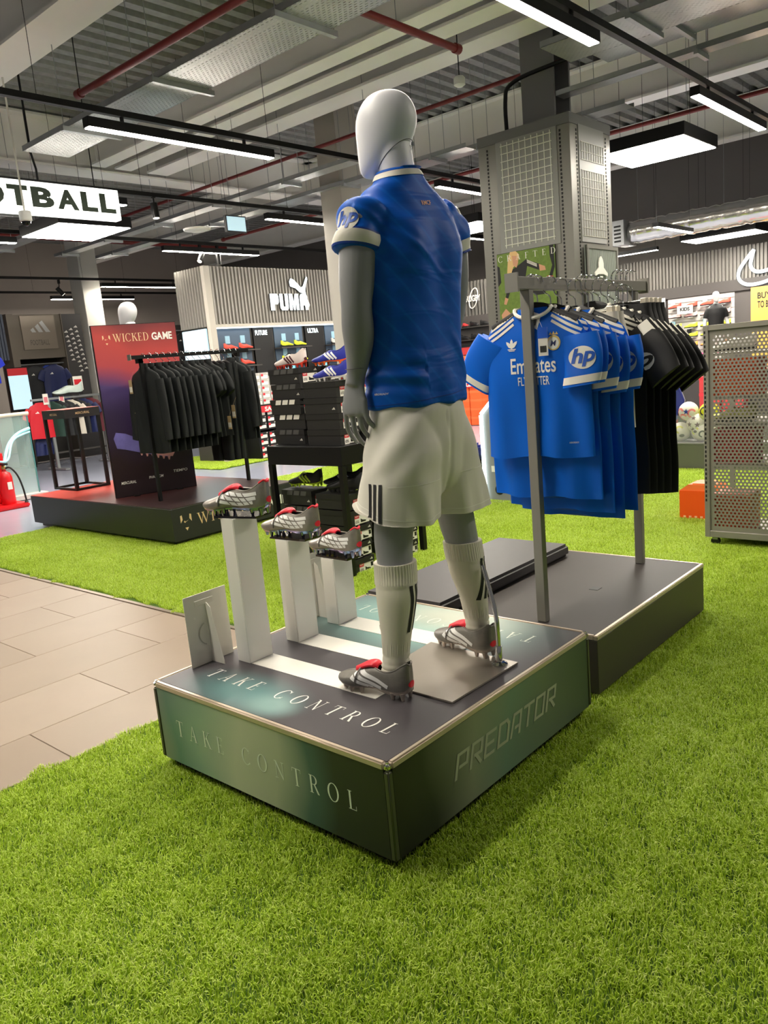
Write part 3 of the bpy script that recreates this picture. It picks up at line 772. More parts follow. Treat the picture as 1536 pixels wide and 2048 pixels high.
# head: egg without features, turned a little to the left
def head_mesh(c, yaw, s=1.0):
    mb = MB(); rings = []
    H = spline([(0,.066,.012,.012),(.008,.062,.036,.034),(.03,.046,.054,.058),(.065,.026,.066,.080),(.105,.010,.074,.096),(.145,.002,.079,.104),(.18,-.001,.078,.101),(.21,-.003,.070,.088),(.232,-.004,.056,.069),(.246,-.005,.036,.044),(.252,-.005,.012,.015)], 34)
    for (h,f,w_,d) in H:
        ring = []
        for k in range(36):
            a = 2*PI*k/36; x = w_*math.cos(a)*s; y = (f+d*math.sin(a))*s
            ring.append((c[0]+x*math.cos(yaw)-y*math.sin(yaw), c[1]+x*math.sin(yaw)+y*math.cos(yaw), c[2]+h*s))
        rings.append(ring)
    mb.loft(rings); return mb
mb = head_mesh((.612,.318,2.070), .24)
limb(mb, [(.622,.292,2.02,.062),(.620,.294,2.07,.0585),(.617,.297,2.12,.0575),(.615,.305,2.18,.06)], 12, 28)
co, fs = remesh(mb, .004, 10, .5)
from_np(co, fs).build('head', headm, MQ, smooth=True, angle=0)
MB().tube([(.4165+.0365*math.cos(2*PI*k/32),.366+.0365*math.sin(2*PI*k/32),1.463) for k in range(33)], .0011, 5).build('wrist_seam', mat('seam_dark', (96,94,96), .7), MQ, smooth=True)
ring = []
for k in range(33):
    a = 2*PI*k/32; x, y = .0592*math.cos(a), .0592*math.sin(a)
    ring.append((.6185+x, .2955+y, 2.118-y*.75+x*.1))
MB().tube(ring, .0011, 5).build('neck_seam', mat('seam_dark', (96,94,96), .7), MQ, smooth=True)

# --- jersey
blue = mat('royal_blue_jersey', (18,96,196), 0.5, spec=.25)
nt, b = nodes_of(blue); tc = nt.nodes.new('ShaderNodeTexCoord')
mp = nt.nodes.new('ShaderNodeMapping'); mp.inputs['Rotation'].default_value = (0.3,0.65,0.6); nt.links.new(tc.outputs['Object'], mp.inputs[0])
wv = nt.nodes.new('ShaderNodeTexWave'); wv.inputs['Scale'].default_value = 5.5; wv.inputs['Distortion'].default_value = .5; wv.bands_direction = 'X'; nt.links.new(mp.outputs[0], wv.inputs[0])
rp = ramp(nt, [(.0,(1,86,190)),(.90,(2,90,194)),(.985,(8,99,202)),(1.0,(9,100,203))]); nt.links.new(wv.outputs['Fac'], rp.inputs[0]); nt.links.new(rp.outputs[0], b.inputs['Base Color'])
kn = nt.nodes.new('ShaderNodeTexNoise'); kn.inputs['Scale'].default_value = 900; nt.links.new(tc.outputs['Object'], kn.inputs['Vector'])
bp = nt.nodes.new('ShaderNodeBump'); bp.inputs['Strength'].default_value = .08; bp.inputs['Distance'].default_value = .002; nt.links.new(kn.outputs['Fac'], bp.inputs['Height'])
mp2 = nt.nodes.new('ShaderNodeMapping'); mp2.inputs['Rotation'].default_value = (0,.7,0); mp2.inputs['Scale'].default_value = (3.0,4.0,13.0); nt.links.new(tc.outputs['Object'], mp2.inputs[0])
wr = nt.nodes.new('ShaderNodeTexNoise'); wr.inputs['Scale'].default_value = 1.0; wr.inputs['Detail'].default_value = 2; wr.inputs['Distortion'].default_value = .8; nt.links.new(mp2.outputs[0], wr.inputs['Vector'])
bp2 = nt.nodes.new('ShaderNodeBump'); bp2.inputs['Strength'].default_value = .3; bp2.inputs['Distance'].default_value = .03; nt.links.new(wr.outputs['Fac'], bp2.inputs['Height']); nt.links.new(bp.outputs['Normal'], bp2.inputs['Normal']); nt.links.new(bp2.outputs['Normal'], b.inputs['Normal'])
dblue = mat('deep_blue_edge', (12,60,150), .55)
whitef = mat('white_fabric', (226,222,210), .62, bump=.03, bscale=900)
mb = MB()
mb.loft([ell((cx,cy,z),rx,ry,40,-.14,2.25) for (z,cx,cy,rx,ry) in [tuple(k) for k in spline([(1.325,.625,.298,.190,.142),(1.38,.626,.298,.187,.140),(1.47,.629,.298,.180,.134),(1.58,.634,.298,.183,.132),(1.70,.638,.298,.195,.136),(1.80,.640,.298,.203,.138),(1.88,.640,.298,.202,.130),(1.945,.638,.299,.192,.108),(1.995,.634,.298,.155,.090),(2.03,.629,.296,.108,.079),(2.062,.624,.294,.078,.072),(2.078,.622,.293,.068,.066)], 40)]])
SLV_L = [(.49,.318,1.925,.080),(.462,.323,1.915,.079),(.444,.327,1.885,.0755),(.434,.328,1.850,.073),(.428,.328,1.823,.0735)]
SLV_R = [(.79,.280,1.925,.080),(.822,.276,1.915,.079),(.845,.274,1.885,.0755),(.856,.275,1.850,.072),(.862,.276,1.823,.072)]
limb(mb, SLV_L, 14, 28); limb(mb, SLV_R, 14, 28)
co, fs = remesh(mb, .0055, 14, .5); nn = normals(co, fs)
def sstep(a, b, x): t = np.clip((x-a)/(b-a),0,1); return t*t*(3-2*t)
X, Y, Z = co[:,0], co[:,1], co[:,2]
ang = np.arctan2(Y-.30, X-.63)
f = np.zeros(len(co))
f += .0035*np.sin(ang*7+Z*9+1.2*np.sin(Z*7))*(1-sstep(1.55,1.9,Z))*(0.4+.6*(1-sstep(1.33,1.5,Z)))
f += .005*np.sin((X*.8+Z*1.1)*46+np.sin(Y*20))*sstep(1.78,1.86,Z)*(1-sstep(.46,.62,X))
f += .004*np.sin((X*-.9+Z*1.0)*40+1.0)*sstep(1.74,1.84,Z)*sstep(.74,.84,X)
f += .005*np.exp(-((X-.55+(Z-1.82)*1.2)/.018)**2)*sstep(1.70,1.80,Z)*(1-sstep(1.94,2.0,Z))*(Y < .3)
f += .006*np.exp(-(((X-.72)-(1.50-Z)*.55)/.02)**2)*(1-sstep(1.50,1.58,Z))*sstep(1.36,1.42,Z)*(Y < .3)
f -= .008*np.exp(-((X-.635)/.05)**2)*sstep(1.4,1.55,Z)*(1-sstep(1.86,1.96,Z))*(Y < .3)
f += .010*np.exp(-((X-.545)/.06)**2-((Z-1.83)/.08)**2)*(Y < .28)
f += .010*np.exp(-((X-.73)/.06)**2-((Z-1.83)/.08)**2)*(Y < .28)
f += .004*np.sin(Z*95+X*22)*np.exp(-((Z-1.43)/.06)**2)*(X < .55)
co = co + nn*(f*1.35)[:,None]
je = from_np(co, fs).build('jersey', blue, MQ, smooth=True, angle=0)
jb = BVHTree.FromPolygons([Vector(p) for p in co], fs)
def wrap_ring(keys, bvh, off, seg=40, name='band', m=None, parent=None, rows=5, reach=.092):
    """ribbon hugging a tube-like piece: keys = two end (centre, axis) stations"""
    (c0, c1) = [Vector(k) for k in keys]; ax = (c1-c0).normalized(); u = ax.cross(YA if abs(ax.y) < .8 else XA).normalized(); v = ax.cross(u)
    rings = []
    for i in range(rows):
        c = c0.lerp(c1, i/(rows-1)); ring = []
        for k in range(seg):
            a = 2*PI*k/seg; d = u*math.cos(a)+v*math.sin(a)
            hit = bvh.ray_cast(c+d*reach, -d, reach)[0]
            ring.append((hit if hit else c+d*.073)+d*off)
        rings.append(ring)
    mb = MB(); mb.loft(rings, caps=False); return mb.build(name, m, parent, smooth=True, angle=0)
a, b_ = Vector((.4415,.3275,1.868)), Vector((.432,.328,1.832))
wrap_ring((a,b_), jb, .0022, name='cuff_band', m=whitef, parent=je)
wrap_ring((a.lerp(b_,1.0), a.lerp(b_,1.18)), jb, .0026, name='cuff_edge', m=dblue, parent=je, rows=3)
wrap_ring((a.lerp(b_,-.16), a.lerp(b_,-.02)), jb, .0016, name='cuff_edge', m=dblue, parent=je, rows=3)
a, b_ = Vector((.849,.2745,1.868)), Vector((.859,.2755,1.832))
wrap_ring((a,b_), jb, .0022, name='cuff_band', m=whitef, parent=je)
wrap_ring((a.lerp(b_,1.0), a.lerp(b_,1.18)), jb, .0026, name='cuff_edge', m=dblue, parent=je, rows=3)
wrap_ring(((.6235,.293,2.054),(.622,.293,2.072)), jb, .003, name='collar_band', m=whitef, parent=je)
wrap_ring(((.622,.293,2.072),(.6215,.293,2.080)), jb, .0036, name='collar_edge', m=blue, parent=je, rows=3)
wrap_ring(((.6252,.298,1.352),(.625,.298,1.3545)), jb, .0012, name='hem_stitch', m=dblue, parent=je, rows=2, seg=60, reach=.25)
nrm = Vector((-.88,-.42,.22)).normalized(); u = Vector((0,0,1)).cross(nrm).normalized(); v = nrm.cross(u)
ctr = Vector((.37,.31,1.918))
mb = MB(); decal(mb, disc2d(0,0,.040,.040,32), (ctr,u,v), jb, .0022, .010, .15); bg = mb.build('sleeve_badge', whitef, je, smooth=True, angle=0)
for ch, dx in (('h',-.016),('p',.017)):
    q = fit2d(text2d(ch, 1, .035, .28), h=.050, cx=dx, cy=.006 if ch == 'h' else -.006)
    mb = MB(); decal(mb, q, (ctr,u,v), jb, .0036, .006, .15); mb.build('sleeve_badge_letter', mat('badge_blue', (24,82,180), .5), je)
mb = MB(); decal(mb, fit2d(text2d('RMCF', 1, .02), w=.042, h=.015), (Vector((.632,.1,2.035)), XA, Vector((0,.6,.8))), jb, .002, .006, .3); mb.build('neck_print', mat('orange_print', (228,170,130), .5), je)
mb = MB(); decal(mb, fit2d(text2d('AEROREADY', 1, .01), w=.045, h=.006), (Vector((.2,.36,1.375)), Vector((-.3,-1,0)).normalized()*1.0, ZA), jb, .002, .006, .5); 
if mb.f: mb.build('hem_print', PRINTW, je)
for sgn in (-1,1):
    for k in range(3):
        pass
# --- shorts
wsh = mat('white_shorts_fabric', (222,218,206), .6, spec=.3, bump=.02, bscale=900)
mb = MB()
mb.loft([ell((cx,cy,z),rx,ry,40,-.10,2.2) for (z,cx,cy,rx,ry) in [tuple(k) for k in spline([(1.37,.625,.298,.168,.122),(1.30,.625,.297,.182,.136),(1.22,.624,.298,.196,.139),(1.15,.624,.298,.200,.132),(1.09,.625,.298,.195,.122),(1.02,.626,.298,.13,.095)], 20)]])
for keys in ([(1.30,.550,.288,.095,.105),(1.20,.528,.289,.118,.128),(1.10,.514,.295,.130,.130),(1.02,.504,.302,.140,.130),(.925,.490,.308,.151,.131)],
             [(1.30,.700,.288,.095,.105),(1.20,.728,.289,.112,.126),(1.10,.746,.292,.124,.126),(1.02,.762,.295,.136,.124),(.91,.780,.298,.150,.124)]):
    mb.loft([ell((k[1],k[2],k[0]),k[3],k[4],36,-.1,2.3) for k in spline(keys, 14)])
co, fs = remesh(mb, .006, 5, .5); nn = normals(co, fs); X, Y, Z = co[:,0], co[:,1], co[:,2]
cx = np.where(X < .627, .48, .785); ang = np.arctan2(Y-.30, X-cx)
f = .006*np.sin(ang*5+Z*5+cx*9)*(1-sstep(1.02,1.16,Z))+.003*np.sin(ang*9+Z*9)*(1-sstep(.98,1.1,Z))
f += .004*np.sin((Z*1.0+Y*1.2-X*.3)*38)*sstep(1.06,1.16,Z)*(1-sstep(1.3,1.36,Z))*(X < .62)
f -= .004*np.exp(-((X-.628)/.010)**2)*(Y < .3)*(1-sstep(1.25,1.33,Z))
co = co+nn*f[:,None]
hem = np.where(co[:,0] < .632, .952+.30*(co[:,1]-.22), .936+.10*(co[:,1]-.22)); co[:,2] = np.maximum(co[:,2], hem)
sh = from_np(co, fs).build('shorts', wsh, MQ, smooth=True, angle=0)
sbv = BVHTree.FromPolygons([Vector(p) for p in co], fs)
black_f = mat('black_fabric', (24,24,26), .6)
for k in range(3):
    n_ = Vector((-.93,-.36,0)).normalized(); u = ZA.cross(n_).normalized()
    x = -.040+.0225*k
    mb = MB(); decal(mb, poly2d([(x,-.062),(x+.0125,-.062),(x+.0125,.060),(x,.060)]), (Vector((.34,.27,1.028)),u,ZA), sbv, .0022, .012, .25); mb.build('stripe', black_f, sh, smooth=True, angle=0)
seam = mat('white_piping', (240,238,228), .5)
for (o_, n_, w_) in ((Vector((.45,.1,1.078)),Vector((-.25,-1,0)),.20),(Vector((.80,.1,1.085)),Vector((.2,-1,0)),.20)):
    n_.normalize(); u = ZA.cross(n_).normalized()
    mb = MB(); decal(mb, poly2d([(-w_/2,-.0012),(w_/2,-.0012),(w_/2,.0012),(-w_/2,.0012)]), (o_,u,ZA), sbv, .0018, .012, .35)
    mb.build('piping', seam, sh, smooth=True, angle=0)
for (cx_, cy_, z_, tl) in ((.49,.308,.996,-.30),(.782,.298,.964,-.10)):
    wrap_ring(((cx_,cy_,z_),(cx_,cy_+tl*.0022,z_+.0022)), sbv, .001, name='hem_stitch', m=seam, parent=sh, rows=2, seg=60, reach=.17)
# --- socks and boots
sockm = mat('white_sock_knit', (214,209,192), .8, bump=.05, bscale=700)
for key, rings_ in (('l',[(.449,.302,.812,.069),(.446,.300,.775,.069),(.436,.294,.735,.0685),(.427,.289,.69,.067),(.415,.287,.62,.058),(.406,.287,.56,.050),(.398,.288,.50,.045),(.390,.290,.455,.046),(.386,.292,.425,.046)]),
                    ('r',[(.822,.290,.800,.068),(.820,.285,.765,.068),(.817,.277,.725,.067),(.817,.270,.68,.065),(.823,.262,.62,.056),(.829,.258,.56,.049),(.835,.257,.50,.044),(.838,.257,.455,.045),(.840,.257,.425,.045)])):
    ks = spline(rings_, 46); mb = MB(); rr = []
    for i, k in enumerate(ks):
        ring = []
        for j in range(96):
            a = 2*PI*j/96; z = k[2]; top = rings_[0][2]
            r = k[3]
            if z > top-.072: r += .0022+.0011*math.cos(a*48)
            elif .50 < z < .56: r += .0009*math.cos(a*40)
            elif z < .50: r += .0022*math.sin(z*330+2*math.cos(a))
            ring.append((k[0]+r*math.cos(a), k[1]+r*math.sin(a)*(1.04), z))
        rr.append(ring)
    mb.loft(rr); so = mb.build('sock', sockm, MQ, smooth=True, angle=50)
    bv = BVHTree.FromPolygons([Vector(p) for p in mb.v], mb.f)
    cxk, cyk = rings_[3][0], rings_[3][1]
    n_ = Vector((.10,-1,0)).normalized(); u = ZA.cross(n_).normalized()
    for x in (-.016,.012,.040):
        tm = strip2d([(x+.012,.068),(x+.006,.0),(x-.010,-.088)], .0145)
        mb = MB(); decal(mb, tm, (Vector((cxk,cyk,.672))+n_*.1,u,ZA), bv, .0016, .012, .14)
        if mb.f: mb.build('stripe', black_f, so, smooth=True, angle=0)
    n_ = Vector((-.75,.65,0)).normalized(); u = ZA.cross(n_).normalized()
    mb = MB(); decal(mb, fit2d(adi2d(), w=.03), (Vector((cxk,cyk,.60))+n_*.1,u,ZA), bv, .0016, .01, .14); mb.build('badge', black_f, so)
bw = bpy.data.objects.new('boot', None); COL.objects.link(bw); bw.parent = MQ; WLOC[bw.name] = Vector((0,0,0))
make_boot(bw, BOOTW)
L0 = Vector((.62,.30,PT))
bw.location = Vector((.365,.362,PT+.001))-L0; bw.rotation_euler = (0,0,math.radians(4))
bw2 = copy_tree(bw, parent=MQ, loc=Vector((.826,.312,PT+.0085))-L0, rotz=math.radians(-11))
# ------------------------------------------------------------------ lamps on black tracks
LZ = LIGHT_Z
ROWS = {'a':1.40,'b':4.93,'c':7.42,'d':10.2,'z':-2.1,'e':14.7,'f':17.0}
def wire(mb, x, y, z0, z1=5.238, r=.0025): mb.tube([(x,y,z0),(x,y,z1)], r, 5)
def track(y, x0, x1, label, z=LZ+.13):
    t = thing('lamp_track', label, 'track', ((x0+x1)/2,y,z), 'black lamp tracks')
    MB().box(x0,y-.025,z,x1,y+.025,z+.05).build('rail', BLACKM, t)
    x = x0+.6
    while x < x1:
        mb = MB(); wire(mb, x, y, z+.05); mb.build('suspension_wire', BLACKM, t); x += 2.4
track(ROWS['a'],-3.5,10.5,'black lamp track crossing the top right corner')
track(ROWS['b'],-3.5,10.5,'black lamp track behind the mannequin head')
track(ROWS['c'],-1.0,13.0,'black lamp track level with the sleeve of the mannequin')
track(ROWS['d'],-1.0,13.0,'black lamp track above the leaping-cat sign')
track(ROWS['z'],-3.5,10.5,'black lamp track behind the viewer')
track(ROWS['e'],4.5,12.0,'short black lamp track far at the back left')
track(ROWS['f'],4.5,12.0,'farthest black lamp track at the back wall')
def strip_light(x0, x1, y, label, z=LZ, g='linear lamps'):
    t = thing('linear_lamp', label, 'lamp', ((x0+x1)/2,y,z), g)
    MB().box(x0,y-.045,z,x1,y+.045,z+.08).build('housing', BLACKM, t, bevel=.003)
    MB().box(x0+.012,y-.038,z-.006,x1-.012,y+.038,z+.002).build('diffuser', LAMP, t)
    for x in (x0+.35, x1-.35): MB().box(x-.012,y-.012,z+.08,x+.012,y+.012,z+.131).build('hanger_clip', BLACKM, t)
    return t
def panel_light(x0, y0, x1, y1, label, z=LZ):
    t = thing('panel_lamp', label, 'lamp', ((x0+x1)/2,(y0+y1)/2,z), 'square panel lamps')
    MB().box(x0,y0,z+.0,x1,y1,z+.14).build('housing', BLACKM, t, bevel=.003)
    MB().box(x0+.02,y0+.02,z-.006,x1-.02,y1-.02,z+.004).build('diffuser', PANEL, t)
    for (x,y) in ((x0+.2,y0+.25),(x1-.2,y0+.25),(x0+.2,y1-.25),(x1-.2,y1-.25)):
        mb = MB(); wire(mb, x, y, z+.14); mb.build('suspension_wire', BLACKM, t)
    return t
R = ROWS
strip_light(2.29,4.33,R['b'],'linear lamp left of the mannequin head, above the black tops')
strip_light(2.38,4.37,R['a'],'large bright linear lamp at the top edge of the picture')
strip_light(6.35,8.38,R['a'],'linear lamp at the right edge beyond the square panel lamp')
strip_light(6.37,8.42,R['c'],'linear lamp ending behind the blue sleeve badge')
strip_light(6.50,8.55,R['d'],'linear lamp hanging just above the leaping-cat sign')
strip_light(7.10,9.15,R['b'],'linear lamp between the mannequin shoulder and the clad column')
strip_light(2.15,4.15,R['c'],'linear lamp whose end peeks out right of the FOOTBALL sign')
strip_light(2.05,4.05,R['d'],'linear lamp at the left edge below the FOOTBALL sign')
strip_light(10.6,12.7,R['c'],'distant linear lamp between the mannequin and the clad column')
strip_light(7.9,10.1,R['e'],'linear lamp above the far mannequin, upper of two')
strip_light(7.9,10.1,R['f'],'linear lamp above the far mannequin, lower of two')
panel_light(7.67,1.99,8.72,3.06,'square panel lamp to the right of the clad column')
panel_light(3.9,8.63,4.97,9.74,'square panel lamp just under the FOOTBALL sign')
panel_light(9.9,6.2,10.95,7.1,'square panel lamp between the mannequin and the clad column')
for i, (x0,k) in enumerate(((-2.0,'a'),(-2.0,'b'),(.2,'a'),(2.4,'z'),(6.4,'z'))):  # out-of-view lamps; the one above the podium is added to light turf and mannequin
    strip_light(x0,x0+2.04,R[k],['linear lamp over the aisle beside the viewer','linear lamp far left of the viewer','unseen linear lamp added right above the printed podium as extra light','linear lamp right of the viewer','linear lamp far right of the viewer'][i])
# lower lamps in front of the right-hand brand wall
def low_lamp(x0,y0,x1,y1,label,z=3.0):
    t = thing('linear_lamp', label, 'lamp', ((x0+x1)/2,(y0+y1)/2,z), 'linear lamps')
    MB().box(x0,y0,z,x1,y1,z+.06).build('housing', BLACKM, t)
    MB().box(x0+.01,y0+.01,z-.005,x1-.01,y1-.01,z+.002).build('diffuser', LAMP, t)
    for (x,y) in ((x0+.04,y0+.04),(x1-.04,y1-.04)):
        mb = MB(); wire(mb, x, y, z+.06); mb.build('suspension_wire', BLACKM, t)
low_lamp(12.9,4.46,13.0,5.5,'thin linear lamp lying close above the ribbed wall')
low_lamp(9.95,3.22,11.3,3.31,'short linear lamp under the silver duct')
t = panel_light(12.25,2.60,12.98,3.80,'far square panel lamp above the tick sign', 3.0)

# ------------------------------------------------------------------ roof steel
gird = mat('white_painted_steel', (238,236,230), .55, noise=.04, nscale=3)
def ibeam(axis, c, a, b, w_, z0, z1, label, g='white roof beams'):
    t = thing('roof_beam', label, 'beam', (c,(a+b)/2,z0) if axis == 'y' else ((a+b)/2,c,z0), g)
    def bx(l0,l1,h0,h1,nm):
        (MB().box(l0,a,h0,l1,b,h1) if axis == 'y' else MB().box(a,l0,h0,b,l1,h1)).build(nm, gird, t)
    bx(c-w_/2,c+w_/2,z0,z0+.03,'bottom_flange'); bx(c-.012,c+.012,z0+.03,z1-.03,'web'); bx(c-w_/2,c+w_/2,z1-.03,z1,'top_flange')
ibeam('y',2.50,-4,18,.42,4.6,5.23,'white roof beam crossing the top left corner')
ibeam('y',5.10,-4,9.5,.24,4.6,5.23,'first of three parallel white roof beams above the mannequin')
ibeam('y',5.51,-4,9.5,.27,4.6,5.23,'middle of three parallel white roof beams above the mannequin')
ibeam('y',6.10,-4,9.5,.36,4.6,5.23,'last of three parallel white roof beams, meeting the steel column')
ibeam('y',9.6,-4,18,.30,4.6,5.23,'white roof beam beyond the steel column')
ibeam('y',13.2,-4,18,.32,4.6,5.23,'white roof beam near the right-hand brand wall')
ibeam('x',9.75,2.9,14.2,.40,4.55,5.23,'white cross beam over the leaping-cat sign')
# ------------------------------------------------------------------ cable trays
tray_m = mat('perforated_tray', (178,180,180), .34, .65, noise=.15, nscale=6)
nt, b = nodes_of(tray_m); tc = nt.nodes.new('ShaderNodeTexCoord'); 
br = nt.nodes.new('ShaderNodeTexBrick'); br.inputs['Scale'].default_value = 1.0; br.inputs['Brick Width'].default_value = .05; br.inputs['Row Height'].default_value = .028; br.inputs['Mortar Size'].default_value = .0105; br.inputs['Mortar Smooth'].default_value = 0.0
sw = nt.nodes.new('ShaderNodeSeparateXYZ'); cb = nt.nodes.new('ShaderNodeCombineXYZ'); nt.links.new(tc.outputs['Object'], sw.inputs[0]); nt.links.new(sw.outputs['Y'], cb.inputs['X']); nt.links.new(sw.outputs['X'], cb.inputs['Y']); nt.links.new(cb.outputs[0], br.inputs['Vector'])
nt.links.new(mth(nt, 'GREATER_THAN', br.outputs['Fac'], .5), b.inputs['Alpha'])
def tray(x0, x1, y0, y1, z, label, step=1.5):
    t = thing('cable_tray', label, 'cable tray', ((x0+x1)/2,(y0+y1)/2,z), 'galvanised cable trays')
    MB().box(x0,y0,z,x1,y1,z+.002).build('tray_plate', tray_m, t)
    for x in (x0,x1-.003): MB().box(x,y0,z,x+.003,y1,z+.05).build('side_rail', GALV, t)
    y = y0+.5
    while y < y1:
        MB().box(x0-.06,y-.02,z-.042,x1+.06,y+.02,z-.001).build('support_channel', GALV, t)
        for x in (x0-.04,x1+.04):
            mb = MB(); wire(mb, x, y, z-.02, 5.238, .004); mb.build('threaded_rod', GALV, t)
        y += step
tray(2.68,3.18,-3.6,6.85,3.9,'wide perforated cable tray above the black tops, left of the mannequin')
tray(5.0,5.55,-3.6,2.2,3.95,'wide perforated cable tray in the top right corner')
tray(5.75,6.3,-3.6,2.2,4.1,'second wide perforated cable tray in the top right corner')
tray(6.05,6.27,4.6,13.0,3.9,'narrow cable tray beside the sleeve of the mannequin')
tray(6.88,7.10,4.3,13.0,3.9,'narrow cable tray farther behind the sleeve of the mannequin')
tray(7.55,7.80,2.6,9,4.05,'narrow cable tray passing behind the clad column')
tray(6.45,6.62,-3.6,2.85,4.0,'narrow cable tray meeting the clad column')
tray(3.35,3.85,9.2,17.5,3.9,'wide cable tray far at the left under the roof')
tray(4.45,4.75,9.9,17.5,3.8,'narrow cable tray far at the left under the roof')
# ------------------------------------------------------------------ sprinkler pipes
pipe_m = mat('oxide_red_pipe', (112,34,32), .45)
def pipe(pts, r, label):
    t = thing('sprinkler_pipe', label, 'pipe', pts[0], 'red sprinkler pipes')
    MB().tube(pts, r, 12).build('pipe_run', pipe_m, t, smooth=True)
    a, b_ = Vector(pts[0]), Vector(pts[1]); n = max(2, int((b_-a).length/1.6))
    for i in range(n):
        p = a.lerp(b_, (i+.5)/n); mb = MB(); wire(mb, p.x, p.y, p.z+r*.5, 5.238, .004); mb.build('hanger_rod', GALV, t)
    d = (b_-a).normalized()
    MB().tube([a-d*.001,a+d*.06], r*1.35, 12).build('coupling', pipe_m, t, smooth=True)
pipe([(2.35,5.09,3.9),(2.35,-3.5,3.9)], .028, 'red sprinkler pipe running to the top edge, left of the mannequin')
pipe([(4.55,2.714,4.0),(-2.0,2.714,4.0)], .03, 'red sprinkler pipe with a capped end above the mannequin head')
pipe([(6.7,12,4.4),(6.7,-3.5,4.4)], .025, 'red sprinkler pipe behind the mannequin head')
pipe([(9.2,12,4.2),(9.2,-3.5,4.2)], .028, 'red sprinkler pipe right of the clad column')
pipe([(3.0,12.3,4.1),(9.5,12.3,4.1)], .04, 'red sprinkler pipe crossing above the three-bar FOOTBALL bay')
# ------------------------------------------------------------------ steel columns
cm = mat('grey_painted_steel', (112,112,112), .5)
t = thing('steel_column', 'grey steel column rising out of the clad column', 'column', (6.6,3.05,3.6))
MB().box(6.43,2.86,3.55,6.46,3.24,5.24).build('flange', cm, t); MB().box(6.76,2.86,3.55,6.79,3.24,5.24).build('flange', cm, t); MB().box(6.46,3.035,3.55,6.76,3.065,5.24).build('web', cm, t)
cm2 = mat('pale_grey_cladding', (172,167,158), .55)
t = thing('column', 'pale grey square column with bolt holes behind the mannequin arm', 'column', (7.15,6.65,0))
MB().box(6.98,6.5,0,7.42,6.9,5.235).build('shaft', cm2, t, bevel=.006)
for i in range(5):
    for j in range(2): MB().lathe([(.012,0),(.012,.004)], (7.10+.1*j,6.496,2.15+.11*i), 10, 'y').build('bolt_hole', BLACKP, t)
t = thing('column', 'white column behind the far mannequin in the left corner', 'column', (7.85,15.2,0))
MB().box(7.62,15.0,0,8.05,15.5,5.235).build('shaft', mat('white_column', (214,212,204),.6), t, bevel=.01)
# ------------------------------------------------------------------ FOOTBALL sign
t = thing('hanging_sign', 'white illuminated box sign reading FOOTBALL', 'sign', (2.7,7.05,3.33))
MB().box(1.45,7.0,3.33,3.80,7.12,3.656).build('light_box', SIGNLIT, t, bevel=.004)
let = mat('dark_green_letter', (70,82,72), .6); x = 3.745
for ch in 'FOOTBALL'[::-1]:
    ww = .19 if ch in 'LF' else (.215 if ch == 'T' else .245)
    tm = fit2d(text2d(ch, 1.0, .045), w=ww, h=.205); x -= ww; MB().flat(tm, ((x+ww/2,7.0,3.50),XA,ZA), .002).build('letter', let, t); x -= .035
for x in (1.7,3.55): MB().tube([(x,7.06,3.656),(x,7.06,5.238)], .006, 6).build('hanging_rod', BLACKM, t)
MB().tube([(2.9,7.06,3.66),(2.9,7.06,3.8),(2.86,7.04,3.95),(2.86,7.04,5.238)], .012, 8).build('power_cable', BLACKM, t, smooth=True)
# dome camera under the sign
t = thing('dome_camera', 'white dome security camera beside the FOOTBALL sign', 'camera', (2.62,6.9,3.2))
MB().lathe([(.055,.12),(.062,.11),(.062,.03),(.05,.02)], (2.62,6.9,3.2), 20).build('housing', mat('white_plastic',(222,222,220),.4), t, smooth=True)
MB().lathe([(.046,.025),(.044,.0),(.03,-.02),(.008,-.03)], (2.62,6.9,3.2), 16).build('dome', mat('dark_dome',(20,20,22),.08), t, smooth=True)
MB().tube([(2.62,6.9,3.32),(2.62,6.9,5.238)], .01, 8).build('drop_rod', WHITE, t)
# spot lamps
def spot(c, d, label, on=True):
    t = thing('spot_lamp', label, 'lamp', c, 'black spot lamps'); c = Vector(c); d = Vector(d).normalized()
    MB().tube([c-d*.09,c+d*.09], .045, 14).build('barrel', BLACKM, t, smooth=True)
    MB().tube([c+d*.088,c+d*.093], .036, 12).build('lens', mat('spot_lens',(255,240,215),.4,emit=8.0) if on else BLACKP, t)
    MB().tube([c-d*.02,c+Vector((0,0,.16))], .01, 8).build('yoke', BLACKM, t)
    MB().box(c.x-.02,c.y-.02,c.z+.15,c.x+.02,c.y+.02,3.76).build('track_adapter', BLACKM, t)
spot((4.55,7.42,3.57),(0,-.1,-1),'black spot lamp right of the FOOTBALL sign')
spot((6.95,14.7,3.5),(.7,-.2,-.9),'black spot lamp over the three-bar FOOTBALL bay')
spot((7.25,10.2,3.52),(-.6,-.2,-.8),'black spot lamp left of the ribbed cat-sign wall')
spot((7.62,10.2,3.5),(0,0,-1),'second black spot lamp left of the ribbed cat-sign wall', False)
